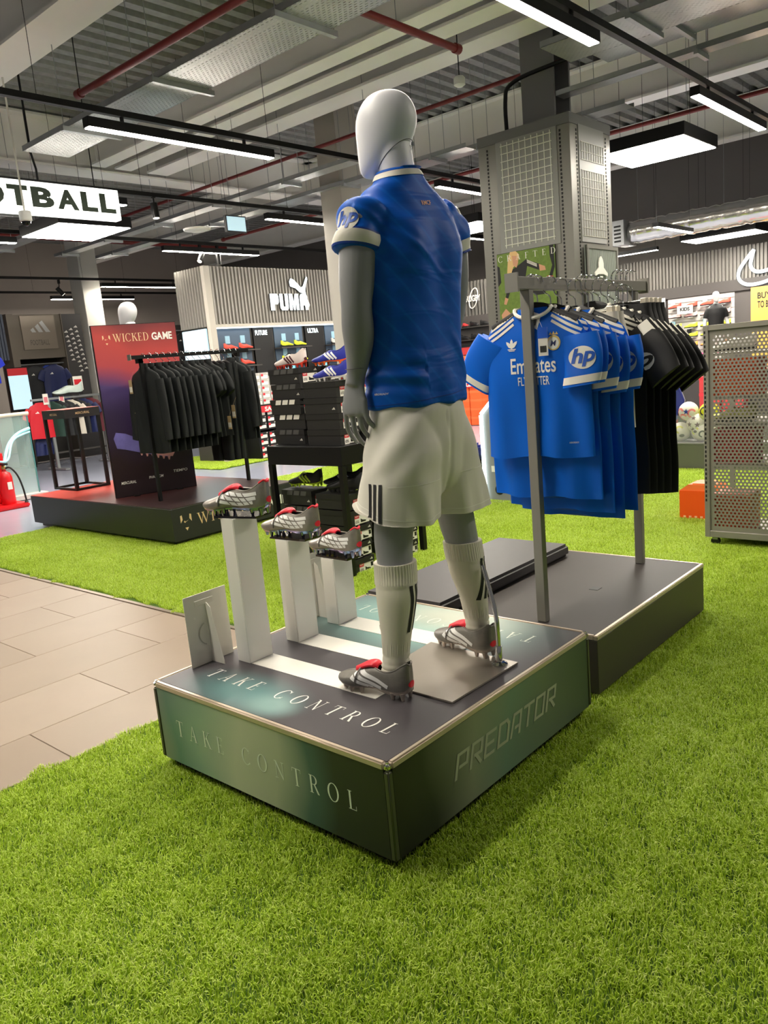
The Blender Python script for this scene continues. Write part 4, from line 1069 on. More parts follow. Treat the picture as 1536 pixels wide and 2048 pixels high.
# hanging screen, access point, detectors
t = thing('hanging_screen', 'small lit screen hanging under the roof beside the sleeve', 'screen', (5.25,6.75,3.2))
MB().box(5.10,6.74,3.24,5.42,6.78,3.44).build('case', BLACKP, t); MB().box(5.115,6.735,3.255,5.405,6.741,3.425).build('display', SCREEN, t)
for x in (5.14,5.38):
    mb = MB(); wire(mb, x, 6.76, 3.44); mb.build('suspension_wire', BLACKM, t)
t = thing('access_point', 'flat white wireless access point hanging left of the small screen', 'access point', (4.8,6.95,3.26))
MB().lathe([(.06,0),(.16,.02),(.17,.04),(.10,.055)], (4.8,6.95,3.25), 18).build('case', mat('white_plastic',(222,222,220),.4), t, smooth=True)
mb = MB(); wire(mb, 4.8, 6.95, 3.3); mb.build('drop_wire', BLACKM, t)
t = thing('smoke_detector', 'white smoke detector under the roof deck right of the mannequin head', 'detector', (5.9,3.7,4.2))
MB().lathe([(.03,.0),(.06,.02),(.06,.08),(.045,.1)], (5.82,3.6,4.18), 16).build('case', mat('white_plastic',(222,222,220),.4), t, smooth=True)
mb = MB(); wire(mb, 5.82, 3.6, 4.28, 5.238, .006); mb.build('drop_wire', BLACKM, t)
# black conduit on the clad column
t = thing('conduit', 'black cable conduit bending down on to the clad column', 'conduit', (6.3,3.3,3.7))
MB().tube([tuple(p) for p in spline([(6.28,3.35,3.70),(6.28,3.35,4.05),(6.29,3.28,4.2),(6.35,2.9,4.27),(6.4,1.6,4.3)],26)], .022, 8).build('tube', BLACKM, t, smooth=True)
# silver duct
t = thing('air_duct', 'crinkled silver flexible air duct above the right-hand brand wall', 'duct', (12,2,3.2))
mb = MB(); rnd = np.random.RandomState(5); rings = []
for i in range(90):
    y = -1.0+i*.062; r = .19*(1+.05*math.sin(i*2.2)+rnd.uniform(-.04,.04))
    rings.append([(12.0+r*math.cos(2*PI*k/20)*(1+rnd.uniform(-.02,.02)), y, 3.25+r*math.sin(2*PI*k/20)) for k in range(20)])
mb.loft(rings); mb.build('foil_tube', mat('silver_foil',(200,198,192),.2,.95), t, smooth=True, angle=0)
MB().box(11.75,4.55,3.05,12.25,4.75,3.45).build('outlet_box', GALV, t)
for i in range(5): MB().box(11.745,4.60,3.10+.06*i,11.75,4.72,3.13+.06*i).build('grille_slat', BLACKP, t)
for y in (0,1.5,3,4.4):
    mb = MB(); wire(mb, 12.0, y, 3.4); mb.build('hanging_strap', GALV, t)
# ------------------------------------------------------------------ hanging garments (origin = neck point under the hanger, front faces -X)
def garment_body(seed, L, w_, th=.022, seg=44, n=26, fold=.0105, hemflare=.0):
    rnd = random.Random(seed); p1, p2, p3 = [rnd.uniform(0,6.28) for _ in range(3)]
    keys = [(-L,w_+hemflare,th*1.0),(-L*.8,w_,th*1.0),(-L*.55,w_-.008,th*1.05),(-.24,w_-.004,th*1.15),(-.15,w_-.010,th*1.1),(-.09,w_-.030,th*.9),(-.055,w_*.78,th*.7),(-.028,w_*.54,th*.62),(-.008,w_*.36,th*.62),(.008,w_*.30,th*.66)]
    rr = []
    for (z,w__,t_) in spline(keys, n):
        fl = fold*max(0,min(1,(-z-.06)/.35)); ring = []
        for k in range(seg):
            a = 2*PI*k/seg; y = w__*math.copysign(abs(math.cos(a))**.85, math.cos(a)); x = t_*math.sin(a)
            x += fl*math.sin(y*26+p1+z*2.0)+fl*.7*math.sin(y*47+p2-z*3.5)+.3*fl*math.sin(z*18+p3+y*9)
            ring.append((x, y, z+(0.006*math.sin(y*20+p1) if z < -L*.97 else 0)))
        rr.append(ring)
    return rr
def garment_sleeve(sgn, w_, L, drop, out, r0=.085, r1=.075, th=.028, n=12, seg=24, seed=0, bend=0.0):
    """flattened tube from the shoulder point down"""
    rnd = random.Random(seed+5); ph = rnd.uniform(0,6)
    a = Vector((0,sgn*(w_-.055),-.115)); b = Vector((bend,sgn*(w_+out),-.115-drop)); rr = []
    for i in range(n):
        t = i/(n-1); c = a.lerp(b, t)+Vector((0,sgn*.02*math.sin(t*PI),0)); d = (b-a).normalized(); s = Vector((1,0,0)).cross(d).normalized()
        r = r0+(r1-r0)*t; ring = []
        for k in range(seg):
            q = 2*PI*k/seg
            ring.append(c+s*(r*math.cos(q))+XA*((th*(1-.15*t))*math.sin(q)+.006*t*math.sin(q*2+ph+t*7)))
        rr.append(ring)
    return rr
def put(rings, name, m, parent, caps=True, smooth=True, angle=60):
    mb = MB(); mb.loft(rings, caps); o = mb.build(name, m, parent, smooth=smooth, local=True, angle=angle)
    return o, BVHTree.FromPolygons([Vector(p) for p in mb.v], mb.f)
def sleeve_end(rings, f0, f1, grow):
    n = len(rings); i0 = max(0,int((n-1)*f0)); out = []
    for t in (f0,(f0+f1)/2,f1):
        q = t*(n-1); i = min(int(q), n-2); u = q-i; c0 = sum((Vector(p) for p in rings[i]),Vector())/len(rings[i]); c1 = sum((Vector(p) for p in rings[i+1]),Vector())/len(rings[i])
        ring = []
        for p0, p1 in zip(rings[i], rings[i+1]):
            p = Vector(p0).lerp(Vector(p1),u); c = c0.lerp(c1,u); d = (p-c); ring.append(p+d.normalized()*grow)
        out.append(ring)
    return out
jblue = mat('rack_jersey_blue', (3,96,206), .5, spec=.25, noise=.10, nscale=6)
jblack = mat('black_jersey', (10,10,11), .6)
FRX = lambda y, z: (Vector((-.2,y,z)), Vector((0,-1,0)), ZA)      # looking at the chest from -X
def trefoil():
    tm = merge2d(*[ ([(x*math.cos(a)-y*math.sin(a), x*math.sin(a)+y*math.cos(a)) for (x,y) in [(0,-.1),(.17,.25),(.12,.6),(0,.8),(-.12,.6),(-.17,.25)]],[(0,1,2,3,4,5)]) for a in (0,.75,-.75)], poly2d([(-.42,-.08),(.42,-.08),(.38,-.15),(-.38,-.15)], [(-.34,-.2),(.34,-.2),(.26,-.27),(-.26,-.27)]))
    return tm
def make_jersey(label, L, w_, base, trimm, badge_bg, badge_fg, front=True, seed=1, stripes3=True, group=None, hp=True, sdrop=0.0, sout=-.035, bdir=(-.85,-.62,.05)):
    t = thing('jersey', label, 'jersey', (0,0,0), group)
    body, bv = put(garment_body(seed, L, w_), 'body', base, t)
    # collar ring
    mb = MB(); ring = []
    for k in range(29):
        a = 2*PI*k/28; ring.append((.030*math.sin(a)-.004, .082*math.cos(a), .004-.040*max(0,-math.sin(a))*(1)+.004))
    mb.tube(ring, .008, 6); mb.build('collar', trimm, t, smooth=True, local=True)
    if stripes3:
        for sgn in (-1,1):
            for k in range(3 if front else 3):
                z0 = -.018-.022*k; tm = strip2d([(-sgn*-.085*1.0, z0+.012),(sgn*.15,z0-.028),(sgn*(w_-.028),z0-.062)], .011)
                for side in (-1,1):
                    fr = (Vector((-.2,0,0)), Vector((0,-1,0)), ZA) if side < 0 else (Vector((.2,0,0)), Vector((0,1,0)), ZA)
                    tm2 = ([(p[0],p[1]) for p in tm[0]], tm[1])
                    mb = MB(); decal(mb, tm2, fr, bv, .0022, .015, .3, True)
                    if mb.f: mb.build('shoulder_stripe', trimm, body, smooth=True, local=True, angle=0)
    for sgn in (-1,1):
        sr = garment_sleeve(sgn, w_, L, .185 if sgn > 0 else .205+sdrop, .055 if sgn > 0 else sout, .085, .078, .026, seed=seed+sgn, bend=0.0 if sgn > 0 else -.045); sl, sbv = put(sr, 'sleeve', base, t)
        if trimm is not jblack and base is jblue:
            MB().loft(sleeve_end(sr,.80,.95,.0022), caps=False).build('cuff_band', trimm, sl, smooth=True, local=True, angle=0)
        if base is jblack and sgn < 0:
            a_ = Vector((0,-(w_-.055),-.115)); d_ = (Vector((-.045,-(w_+sout),-.115-.205-sdrop))-a_).normalized(); v_ = -d_
            u_ = Vector((1,0,0)); u_ = (u_-v_*u_.dot(v_)).normalized()
            for k in range(3):
                mb = MB(); decal(mb, poly2d([(-.024+.019*k,-.07),(-.012+.019*k,-.07),(-.012+.019*k,.10),(-.024+.019*k,.10)]), (a_,u_,v_), sbv, .002, .015, .25, True)
                if mb.f: mb.build('sleeve_stripe', trimm, sl, smooth=True, local=True, angle=0)
        if hp and sgn < 0:
            c = Vector((-.10,sgn*(w_+.02+max(0,sout)*.25),-.205-sdrop*.4-max(0,sout)*.25)); n_ = Vector(bdir).normalized(); u = ZA.cross(n_).normalized(); v = n_.cross(u)
            mb = MB(); decal(mb, disc2d(0,0,.046,.046,28), (c,u,v), sbv, .002, .012, .3)
            if mb.f: mb.build('sleeve_badge', badge_bg, sl, smooth=True, local=True, angle=0)
            for ch, dx in (('h',-.019),('p',.019)):
                mb = MB(); decal(mb, fit2d(text2d(ch,1,.03,.28),h=.060,cx=dx,cy=.007 if ch == 'h' else -.007), (c,u,v), sbv, .0036, .008, .3, True)
                if mb.f: mb.build('sleeve_badge_letter', badge_fg, sl, local=True)
    if front:
        pr = PRINTW
        for tm, nm, m_ in ((fit2d(text2d('Emirates',1,.012),w=.205,h=.066,cx=0,cy=-.225),'sponsor_print',pr),
                           (fit2d(text2d('FLY BETTER',1,.006),w=.145,h=.036,cx=0,cy=-.290),'sponsor_print',pr),
                           (fit2d(trefoil(),w=.052,cx=-.095,cy=-.135),'trefoil_print',pr),
                           (fit2d(text2d('AEROREADY',1,.01),w=.04,h=.007,cx=.16,cy=-L+.06),'hem_print',pr)):
            mb = MB(); decal(mb, tm, (Vector((-.2,0,0)), Vector((0,-1,0)), ZA), bv, .0025, .012, .4); mb.build(nm, m_, body, local=True)
        cr = [(disc2d(.095,-.140,.029,.031),mat('crest_gold',(214,190,120),.4),.0022),(disc2d(.095,-.142,.023,.024),mat('crest_white',(230,230,225),.5),.003),(fit2d(text2d('M',1,.02,.2),w=.024,h=.022,cx=.095,cy=-.142),mat('crest_navy',(30,40,90),.5),.0042),
              (poly2d([(.075,-.108),(.082,-.096),(.088,-.106),(.095,-.094),(.102,-.106),(.108,-.096),(.115,-.108)]),mat('crest_gold',(214,190,120),.4),.0026)]
        for tm, m_, of in cr:
            mb = MB(); decal(mb, tm, (Vector((-.2,0,0)), Vector((0,-1,0)), ZA), bv, of, .012, .4); mb.build('crest', m_, body, local=True)
    return t
def make_hanger(label, w_=.19, wood=False):
    t = thing('hanger', label, 'hanger', (0,0,0))
    pts = spline([(0,-w_,-.062),(0,-w_*.6,-.028),(0,-.035,.008),(0,0,.014),(0,.035,.008),(0,w_*.6,-.028),(0,w_,-.062)], 17)
    MB().tube([tuple(p) for p in pts], [.009]*17, 8, flat=2.0).build('arm', BLACKP, t, smooth=True, local=True)
    hk = [(0,0,.012),(0,0,.05),(0,.006,.066),(0,.030,.084),(0,.036,.110),(0,.024,.136),(0,.0,.143),(0,-.024,.133),(0,-.030,.112)]
    MB().tube([tuple(p) for p in spline(hk,24)], .003, 6).build('hook', STEEL, t, smooth=True, local=True)
    return t
def make_shorts(label, base, L=.44, w_=.21, seed=3, group=None, stripe=None):
    t = thing('shorts', label, 'shorts', (0,0,0), group)
    rnd = random.Random(seed); ph = rnd.uniform(0,6); rr = []
    for (z,w__,t_) in spline([(-L*.42,w_,.045),(-L*.25,w_*.97,.045),(-.04,w_*.86,.04),(0,w_*.84,.035)], 10):
        rr.append([(t_*math.sin(2*PI*k/32)+.006*math.sin(k*.9+ph), w__*math.cos(2*PI*k/32), z) for k in range(32)])
    put(rr, 'waist', base, t)
    for sgn in (-1,1):
        rr = []
        for (z,w__,t_) in spline([(-L,w_*.56,.045),(-L*.7,w_*.53,.045),(-L*.36,w_*.50,.043)], 9):
            rr.append([(t_*math.sin(2*PI*k/28)+.008*math.sin(k*1.1+ph+z*6), sgn*w_*.49+w__*math.cos(2*PI*k/28), z) for k in range(28)])
        put(rr, 'leg', base, t)
    return t
def clip_hanger(label, w_=.15):
    t = thing('clip_hanger', label, 'hanger', (0,0,0))
    MB().tube([(0,-w_,.0),(0,w_,.0)], .004, 8).build('bar', STEEL, t, local=True)
    hk = [(0,0,.0),(0,0,.06),(0,.006,.078),(0,.030,.098),(0,.036,.125),(0,.024,.150),(0,.0,.157),(0,-.024,.146)]
    MB().tube([tuple(p) for p in spline(hk,20)], .003, 6).build('hook', STEEL, t, smooth=True, local=True)
    for s in (-1,1): MB().box(-.012,s*w_*.9-.016,-.045,.012,s*w_*.9+.016,.012).build('clip', mat('clear_clip',(196,188,170),.3), t, local=True, bevel=.003)
    return t

# ------------------------------------------------------------------ jersey rail on the plain podium
rk = thing('garment_rail', 'grey steel garment rail standing on the plain podium', 'garment rail', (1.95,.335,.28))
MB().box(1.432,.313,.2805,1.468,.357,1.715).build('post', GREYM, rk, bevel=.002)
MB().box(2.48,.318,.2805,2.512,.362,1.715).build('post', GREYM, rk, bevel=.002)
MB().box(1.345,.312,1.715,2.60,.358,1.765).build('top_bar', GREYM, rk, bevel=.002)
MB().box(1.335,.305,1.705,1.345,.365,1.78).build('end_plate', GREYM, rk)
MB().box(2.60,.305,1.705,2.61,.365,1.78).build('end_plate', GREYM, rk)
hg0 = make_hanger('black hanger with a steel hook carrying the front blue jersey'); cl0 = clip_hanger('steel clip hanger holding the white shorts')
hz = 1.644
def hang(src, x, y, z, rz, label, hsrc, hlabel, first, hgroup, zoff=.0, hfirst=False, sc=None):
    o = src if first else copy_tree(src, label=label)
    o.location = (x,y,z); o.rotation_euler = (0,0,rz); o['label'] = label
    if sc: o.scale = sc
    h = hsrc if hfirst else copy_tree(hsrc)
    h['label'] = hlabel; h['group'] = hgroup; h.location = (x,y,z+zoff); h.rotation_euler = (0,0,rz)
    return o
J1 = make_jersey('blue jersey at the near end of the rail, sponsor print facing out', .615, .245, jblue, whitef, whitef, mat('badge_blue',(24,82,180),.5), True, 4, group='blue jerseys on the rail')
hang(J1, 1.478,.325,hz-.012,.10,'blue jersey at the near end of the rail, white sponsor print facing out', hg0, 'black hanger under the front blue jersey', True, 'hangers on the jersey rail', .0, True)
J2 = make_jersey('longer blue jersey', .80, .262, jblue, whitef, whitef, mat('badge_blue',(24,82,180),.5), False, 9, group='blue jerseys on the rail')
blues = ['second blue jersey on the rail, hem showing just below the front one','third blue jersey on the rail, behind the second','fourth blue jersey on the rail, its hem lowest of all','fifth blue jersey, last of the blue ones on the rail']
ords = ['second','third','fourth','fifth','sixth','seventh','eighth','ninth','tenth','eleventh','twelfth','thirteenth','fourteenth','fifteenth','sixteenth']
for i,(x,y,dz,rz,s) in enumerate(((1.535,.335,-.012,.03,1.0),(1.592,.305,-.02,-.02,1.07),(1.650,.285,-.03,-.04,1.10),(1.708,.25,-.035,-.06,1.06))):
    hang(J2, x,y,hz+dz,rz,blues[i], hg0, 'black hanger, %s from the near end of the rail' % ords[i], i == 0, 'hangers on the jersey rail', 0, False, (1,1,s))
S1 = make_shorts('white shorts', mat('white_shorts_rack',(214,208,194),.6), .50, .20, 3, 'white shorts on the rail')
for i, x in enumerate((1.775,1.825)):
    hang(S1, x,.25,1.60,-.1,['white shorts clipped behind the blue jerseys','second white shorts, next to the black jerseys'][i], cl0, ['steel clip hanger on the first white shorts','steel clip hanger on the second white shorts'][i], i == 0, 'clip hangers on the jersey rail', .012, i == 0)
J3 = make_jersey('black jersey', .84, .25, jblack, whitef, whitef, jblack, False, 14, group='black jerseys on the rail', sdrop=.0, sout=.10, bdir=(-.6,-.72,.35))
for i,(x,y,rz) in enumerate(((1.90,.265,-.04),(1.96,.26,.0),(2.02,.25,-.04),(2.085,.245,.0),(2.15,.235,-.03))):
    hang(J3, x,y,hz-.015-.010*i,rz,['black jersey with white shoulder stripes nearest the white shorts','second black jersey with white shoulder stripes','third black jersey with white shoulder stripes','fourth black jersey with white shoulder stripes','last black jersey with white shoulder stripes, by the black shorts'][i], hg0, 'black hanger on the %s black jersey' % ['first','second','third','fourth','fifth'][i], i == 0, 'hangers on the jersey rail')
S2 = make_shorts('black shorts', jblack, .48, .20, 8, 'black shorts on the rail')
for i, x in enumerate((2.24,2.29,2.345,2.40)):
    hang(S2, x,.30,1.64,-.1,['first black shorts at the far end of the rail','second black shorts at the far end of the rail','third black shorts at the far end of the rail','last black shorts at the far end of the rail'][i], cl0, 'steel clip hanger on the %s black shorts' % ['first','second','third','last'][i], i == 0, 'clip hangers on the jersey rail', .012)
# swing tags on the front jersey
t = thing('swing_tag', 'blue and white swing tag on the front jersey', 'tag', (1.44,.27,1.45))
n_ = Vector((-.95,-.25,0)).normalized(); u = ZA.cross(n_).normalized(); o_ = Vector((1.437,.262,1.50))
def card(t, o_, u, v, w_, h_, m, nm, d=.0): 
    MB().poly([(-w_/2,-h_/2),(w_/2,-h_/2),(w_/2,h_/2),(-w_/2,h_/2)], (o_,u,v), d, d+.0012).build(nm, m, t)
card(t, o_, u, ZA, .040, .115, PAPER, 'card'); card(t, o_+Vector((0,0,.036)), u, ZA, .040, .044, mat('tag_blue',(30,90,200),.5), 'blue_header', .0014)
for i in range(9): card(t, o_+Vector((0,0,-.03))+u*(-.012+.003*i), u, ZA, .0016, .026, BLACKP, 'barcode_bar', .0014)
MB().tube([o_+ZA*.055, Vector((1.462,.30,1.61))], .0008, 4).build('string', PAPER, t)
t = thing('swing_tag', 'white swing tag behind the rail post, inside the front jersey collar', 'tag', (1.47,.33,1.60))
o2 = Vector((1.463,.318,1.585)); v2 = Vector((0,-.35,.94)).normalized(); u2 = Vector((0,-.94,-.35))
card(t, o2, u2, v2, .055, .075, PAPER, 'card')
for i in range(9): card(t, o2+u2*(-.014+.0035*i), u2, v2, .0018, .026, BLACKP, 'barcode_bar', .0014)

# ------------------------------------------------------------------ black sports podium with red top
np_ = thing('display_podium', 'long black podium with a red-tinted top under the dark red banner', 'podium', (2.39,4.64,0))
top_red = band_print('red_wash_top', 'Y', 2.76, [(0,(52,42,42)),(.30,(66,44,44)),(.52,(104,44,42)),(.72,(188,66,56)),(1,(214,80,66))], .3)
bsid = mat('podium_black_side', (42,42,44), .4)
MB().box(2.45,4.70,0,3.84,7.34,.05).build('plinth', mat('plinth_grey',(96,92,88),.5), np_)
MB().box(2.39,4.64,.045,3.90,7.40,.345).build('carcass', bsid, np_, bevel=.003)
MB().box(2.395,4.645,.345,3.895,7.395,.352).build('top_panel', top_red, np_)
letters(np_, 'WICKED', ((2.66,4.64,.158),XA,ZA), .105, .105, GOLDP, gap=.12)
def wmark(parent, o_, u, v, s):
    m_ = GOLDP
    MB().flat(poly2d([(-.5,.5),(-.35,.55),(-.3,.2),(-.5,-.05)],[(.5,.5),(.35,.55),(.3,.2),(.5,-.05)],[(-.16,-.45),(.16,-.45),(.0,-.7)]), (o_,u,v), .0015, s, s).build('emblem_shield', m_, parent)
    MB().flat(poly2d([(-.22,.02),(-.14,-.08),(.25,.12),(-.08,.0),(-.12,.1)]), (o_,u,v), .0015, s, s).build('emblem_tick', m_, parent)
wmark(np_, Vector((2.535,4.64,.21)), XA, ZA, .12)
letters(np_, 'GAME', ((3.40,4.64,.158),XA,ZA), .13, .13, PRINTW, kind='sans', gap=.05, bold=.02)
# banner panel
A_, B_ = Vector((2.579,5.881,.353)), Vector((3.386,5.632,.353)); u = (B_-A_).normalized(); nb = Vector((u.y,-u.x,0)); W_ = (B_-A_).length; H_ = 1.715
bn = thing('banner_panel', 'tall dark red and violet banner panel behind the rail of black tops', 'banner', A_)
ban = mat('banner_print', (90,40,50), .42); nt, b = nodes_of(ban)
tc = nt.nodes.new('ShaderNodeTexCoord'); sp = nt.nodes.new('ShaderNodeSeparateXYZ'); nt.links.new(tc.outputs['Object'], sp.inputs[0])
nz = nt.nodes.new('ShaderNodeTexNoise'); nz.inputs['Scale'].default_value = 1.7; nz.inputs['Detail'].default_value = 1; nt.links.new(tc.outputs['Object'], nz.inputs['Vector'])
t_ = mth(nt,'ADD',mth(nt,'MULTIPLY',sp.outputs['Z'],1/1.9), mth(nt,'MULTIPLY',mth(nt,'SUBTRACT',nz.outputs['Fac'],.5),.30))
t_ = mth(nt,'ADD',t_, mth(nt,'MULTIPLY',sp.outputs['X'],.10))
rp = ramp(nt,[(0,(30,16,20)),(.2,(38,20,28)),(.42,(52,38,74)),(.6,(74,58,110)),(.72,(172,66,72)),(.84,(176,64,60)),(.97,(96,36,40))]); nt.links.new(t_, rp.inputs[0]); nt.links.new(rp.outputs[0], b.inputs['Base Color'])
ctr = A_+u*W_/2+ZA*H_/2
MB().obox(ctr-nb*.02, u, nb, ZA, W_/2, .018, H_/2).build('frame', BLACKM, bn)
MB().obox(ctr+nb*.0, u, nb, ZA, W_/2-.006, .004, H_/2-.006).build('print_sheet', ban, bn)
fr0 = A_+nb*.005
wmark(bn, fr0+u*.135+ZA*1.572, u, ZA, .075)
letters(bn, 'WICKED', (fr0+u*.20+ZA*1.545,u,ZA), .066, .078, GOLDP, gap=.06)
letters(bn, 'GAME', (fr0+u*.582+ZA*1.548,u,ZA), .078, .1, PRINTW, kind='sans', gap=.015, bold=.03)
for tx, x, z in (('MERCURIAL',.145,.145),('PHANTOM',.43,.165),('TIEMPO',.69,.195)):
    MB().flat(fit2d(text2d(tx,1,.01,.15),w=.15,h=.028), (fr0+u*x+ZA*z,u,ZA), .001).build('boot_name', PRINTW, bn)
sh_ = [(-.30,.10),(-.27,.16),(-.18,.14),(-.10,.10),(.02,.05),(.14,.03),(.24,-.03),(.30,-.10),(.27,-.15),(.18,-.14),(.05,-.10),(-.08,-.06),(-.2,-.02),(-.28,.0)]
MB().flat(poly2d(sh_), (fr0+u*.36+ZA*.50,u,ZA), .001).build('boot_picture', mat('picture_violet',(112,104,176),.45,noise=.4,nscale=9), bn)
MB().flat(poly2d([(.05,-.02),(.14,.03),(.24,-.03),(.30,-.10),(.27,-.15),(.16,-.13),(.06,-.09)]), (fr0+u*.36+ZA*.50,u,ZA), .0018).build('boot_picture_toe', mat('picture_pink',(206,150,150),.45,noise=.3,nscale=9), bn)
for i in range(6): MB().flat(poly2d([(0,0),(.03,0),(.02,-.035),(.008,-.035)]), (fr0+u*(.30+.055*i)+ZA*(.435-.016*i),u,ZA), .0015).build('boot_picture_stud', mat('picture_pink',(206,150,150),.45), bn)
MB().obox(A_+u*.2-nb*.08+ZA*.004, u, nb, ZA, .03,.14,.004).build('foot', BLACKM, bn); MB().obox(A_+u*.65-nb*.08+ZA*.004, u, nb, ZA, .03,.14,.004).build('foot', BLACKM, bn)
# rail of black tops
r2 = thing('garment_rail', 'black garment rail of black sports tops in front of the banner', 'garment rail', (3.2,5.23,.352))
MB().box(2.625,5.16,.353,2.655,5.19,1.70).build('post', BLACKM, r2); MB().box(3.80,5.27,.353,3.83,5.30,1.70).build('post', BLACKM, r2)
MB().box(2.56,5.205,1.70,3.95,5.245,1.735).build('top_bar', BLACKM, r2); MB().box(2.552,5.198,1.692,2.56,5.252,1.745).build('end_cap', ALU, r2)
MB().box(2.625,5.16,1.66,2.655,5.245,1.70).build('bracket', BLACKM, r2); MB().box(3.80,5.205,1.66,3.83,5.30,1.70).build('bracket', BLACKM, r2)
nblk = mat('black_green_top', (19,23,24), .62, noise=.15, nscale=12)
def make_top(label, L, w_, slv, seed, group):
    t = thing('sweatshirt', label, 'sweatshirt', (0,0,0), group)
    body, bv = put(garment_body(seed, L, w_, .035, 36, 20), 'body', nblk, t)
    mb = MB(); mb.lathe([(.062,-.012),(.060,.03),(.054,.045)], (0,0,0), 14); mb.v = [(p[0]*.45,p[1],p[2]) for p in mb.v]; mb.build('collar', nblk, t, smooth=True, local=True)
    for sgn in (-1,1):
        if slv == 'long': rr = garment_sleeve(sgn, w_, L, L-.24, .02, .075, .05, .026, 14, 18, seed+sgn, -.02)
        else: rr = garment_sleeve(sgn, w_, L, .19, .05, .08, .075, .025, 10, 18, seed+sgn)
        put(rr, 'sleeve', nblk, t)
    mb = MB(); decal(mb, poly2d([(-w_+.03,-.42),(-w_+.055,-.415),(-w_+.055,-.408),(-w_+.03,-.413)]), (Vector((-.2,0,0)),Vector((0,-1,0)),ZA), bv, .002, .02, .4)
    if mb.f: mb.build('reflective_tab', GOLDP, body, local=True)
    return t
hg1 = make_hanger('brown hanger at the near end of the black rail', .18)
T1 = make_top('black long sleeved top', .80, .27, 'long', 21, 'black tops on the black rail'); T2 = make_top('black short sleeved top', .72, .26, 'short', 33, 'black tops on the black rail')
P1 = thing('sports_trousers', 'black trousers', 'trousers', (0,0,0), 'black trousers on the black rail')
for sgn in (-1,1):
    rr = []
    for (z,w__,t_) in spline([(-.98,.07,.03),(-.7,.085,.034),(-.4,.10,.036),(-.2,.11,.038),(0,.10,.03)], 14):
        rr.append([(t_*math.sin(2*PI*k/20)+.006*math.sin(k+z*8), sgn*.085+w__*math.cos(2*PI*k/20), z) for k in range(20)])
    put(rr, 'leg', nblk, P1)
put([[(.034*math.sin(2*PI*k/24),.19*math.cos(2*PI*k/24),z) for k in range(24)] for z in (-.14,-.08,0.0)], 'waistband', nblk, P1)
n1 = n2 = n3 = True; k = 0
for i in range(16):
    x = 2.70+.072*i; ty = 'long' if i < 8 else ('short' if i < 11 else ('pants' if i < 14 else 'long'))
    rz = random.uniform(-.08,.10)
    w1 = ['first','second','third','fourth','fifth','sixth','seventh','eighth','ninth','tenth','eleventh','twelfth','thirteenth','fourteenth','fifteenth','sixteenth'][i]
    if ty == 'pants':
        o = P1 if n3 else copy_tree(P1); n3 = False; lab = 'black trousers, %s garment from the near end of the black rail' % w1; z = 1.60
    else:
        src, fl = (T1,n1) if ty == 'long' else (T2,n2); o = src if fl else copy_tree(src)
        if ty == 'long': n1 = False
        else: n2 = False
        lab = ('black long-sleeved top with a brown swing tag, nearest the banner edge' if i == 0 else 'black %s top, %s garment on the black rail' % ('long-sleeved' if ty == 'long' else 'short-sleeved', w1)); z = 1.612
    o.location = (x,5.225+random.uniform(-.02,.02),z); o.rotation_euler = (0,0,rz); o['label'] = lab
    h = hg1 if i == 0 else copy_tree(hg1); h.location = (x,5.225,1.605); h.rotation_euler = (0,0,rz); h['label'] = 'hanger on the %s garment of the black rail' % w1; h['group'] = 'hangers on the black rail'
kraft = mat('kraft_tag', (176,150,112), .7)
for i,(p,lab) in enumerate((((2.665,5.45,1.45),'brown and white swing tag on the nearest black top'),((3.36,4.90,1.02),'brown swing tag hanging under the short-sleeved black tops'),((3.44,4.92,1.12),'upper brown swing tag under the short-sleeved black tops'))):
    t = thing('swing_tag', lab, 'tag', p, 'brown swing tags'); o_ = Vector(p); uu = Vector((0,-1,0))
    card(t, o_, uu, ZA, .055, .13, kraft, 'card'); card(t, o_+Vector((0,0,-.025)), uu, ZA, .046, .05, PAPER, 'price_label', .0014)
    MB().tube([o_+ZA*.06,o_+Vector((.05,.0,.14))], .0008, 4).build('string', kraft, t)
# plinth table with slim legs
t = thing('display_table', 'tall slim black-legged table with a red top on the long black podium', 'table', (2.96,7.28,.352))
MB().box(2.75,7.02,1.165,3.17,7.55,1.262).build('top_box', bsid, t); MB().box(2.752,7.022,1.262,3.168,7.548,1.266).build('top_sheet', mat('red_sheet',(178,70,58),.4), t)
for (x,y) in ((2.75,7.02),(3.135,7.02),(2.75,7.515),(3.135,7.515)): MB().box(x,y,.353,x+.035,y+.035,1.165).build('leg', BLACKM, t)
for (a,c,d,e) in ((2.785,7.02,3.135,7.045),(2.785,7.525,3.135,7.55),(2.75,7.055,2.775,7.515),(3.145,7.055,3.17,7.515)): MB().box(a,c,.353,d,e,.378).build('foot_rail', BLACKM, t)
MB().flat(fit2d(text2d('MERCURIAL',1,.01,.2),w=.17,h=.026), ((2.96,7.02,1.215),XA,ZA), .001).build('name_print', GOLDP, t)
MB().flat(fit2d(text2d('MERCURIAL',1,.01,.2),w=.17,h=.026), ((2.75,7.28,1.215),Vector((0,-1,0)),ZA), .001).build('name_print', GOLDP, t)
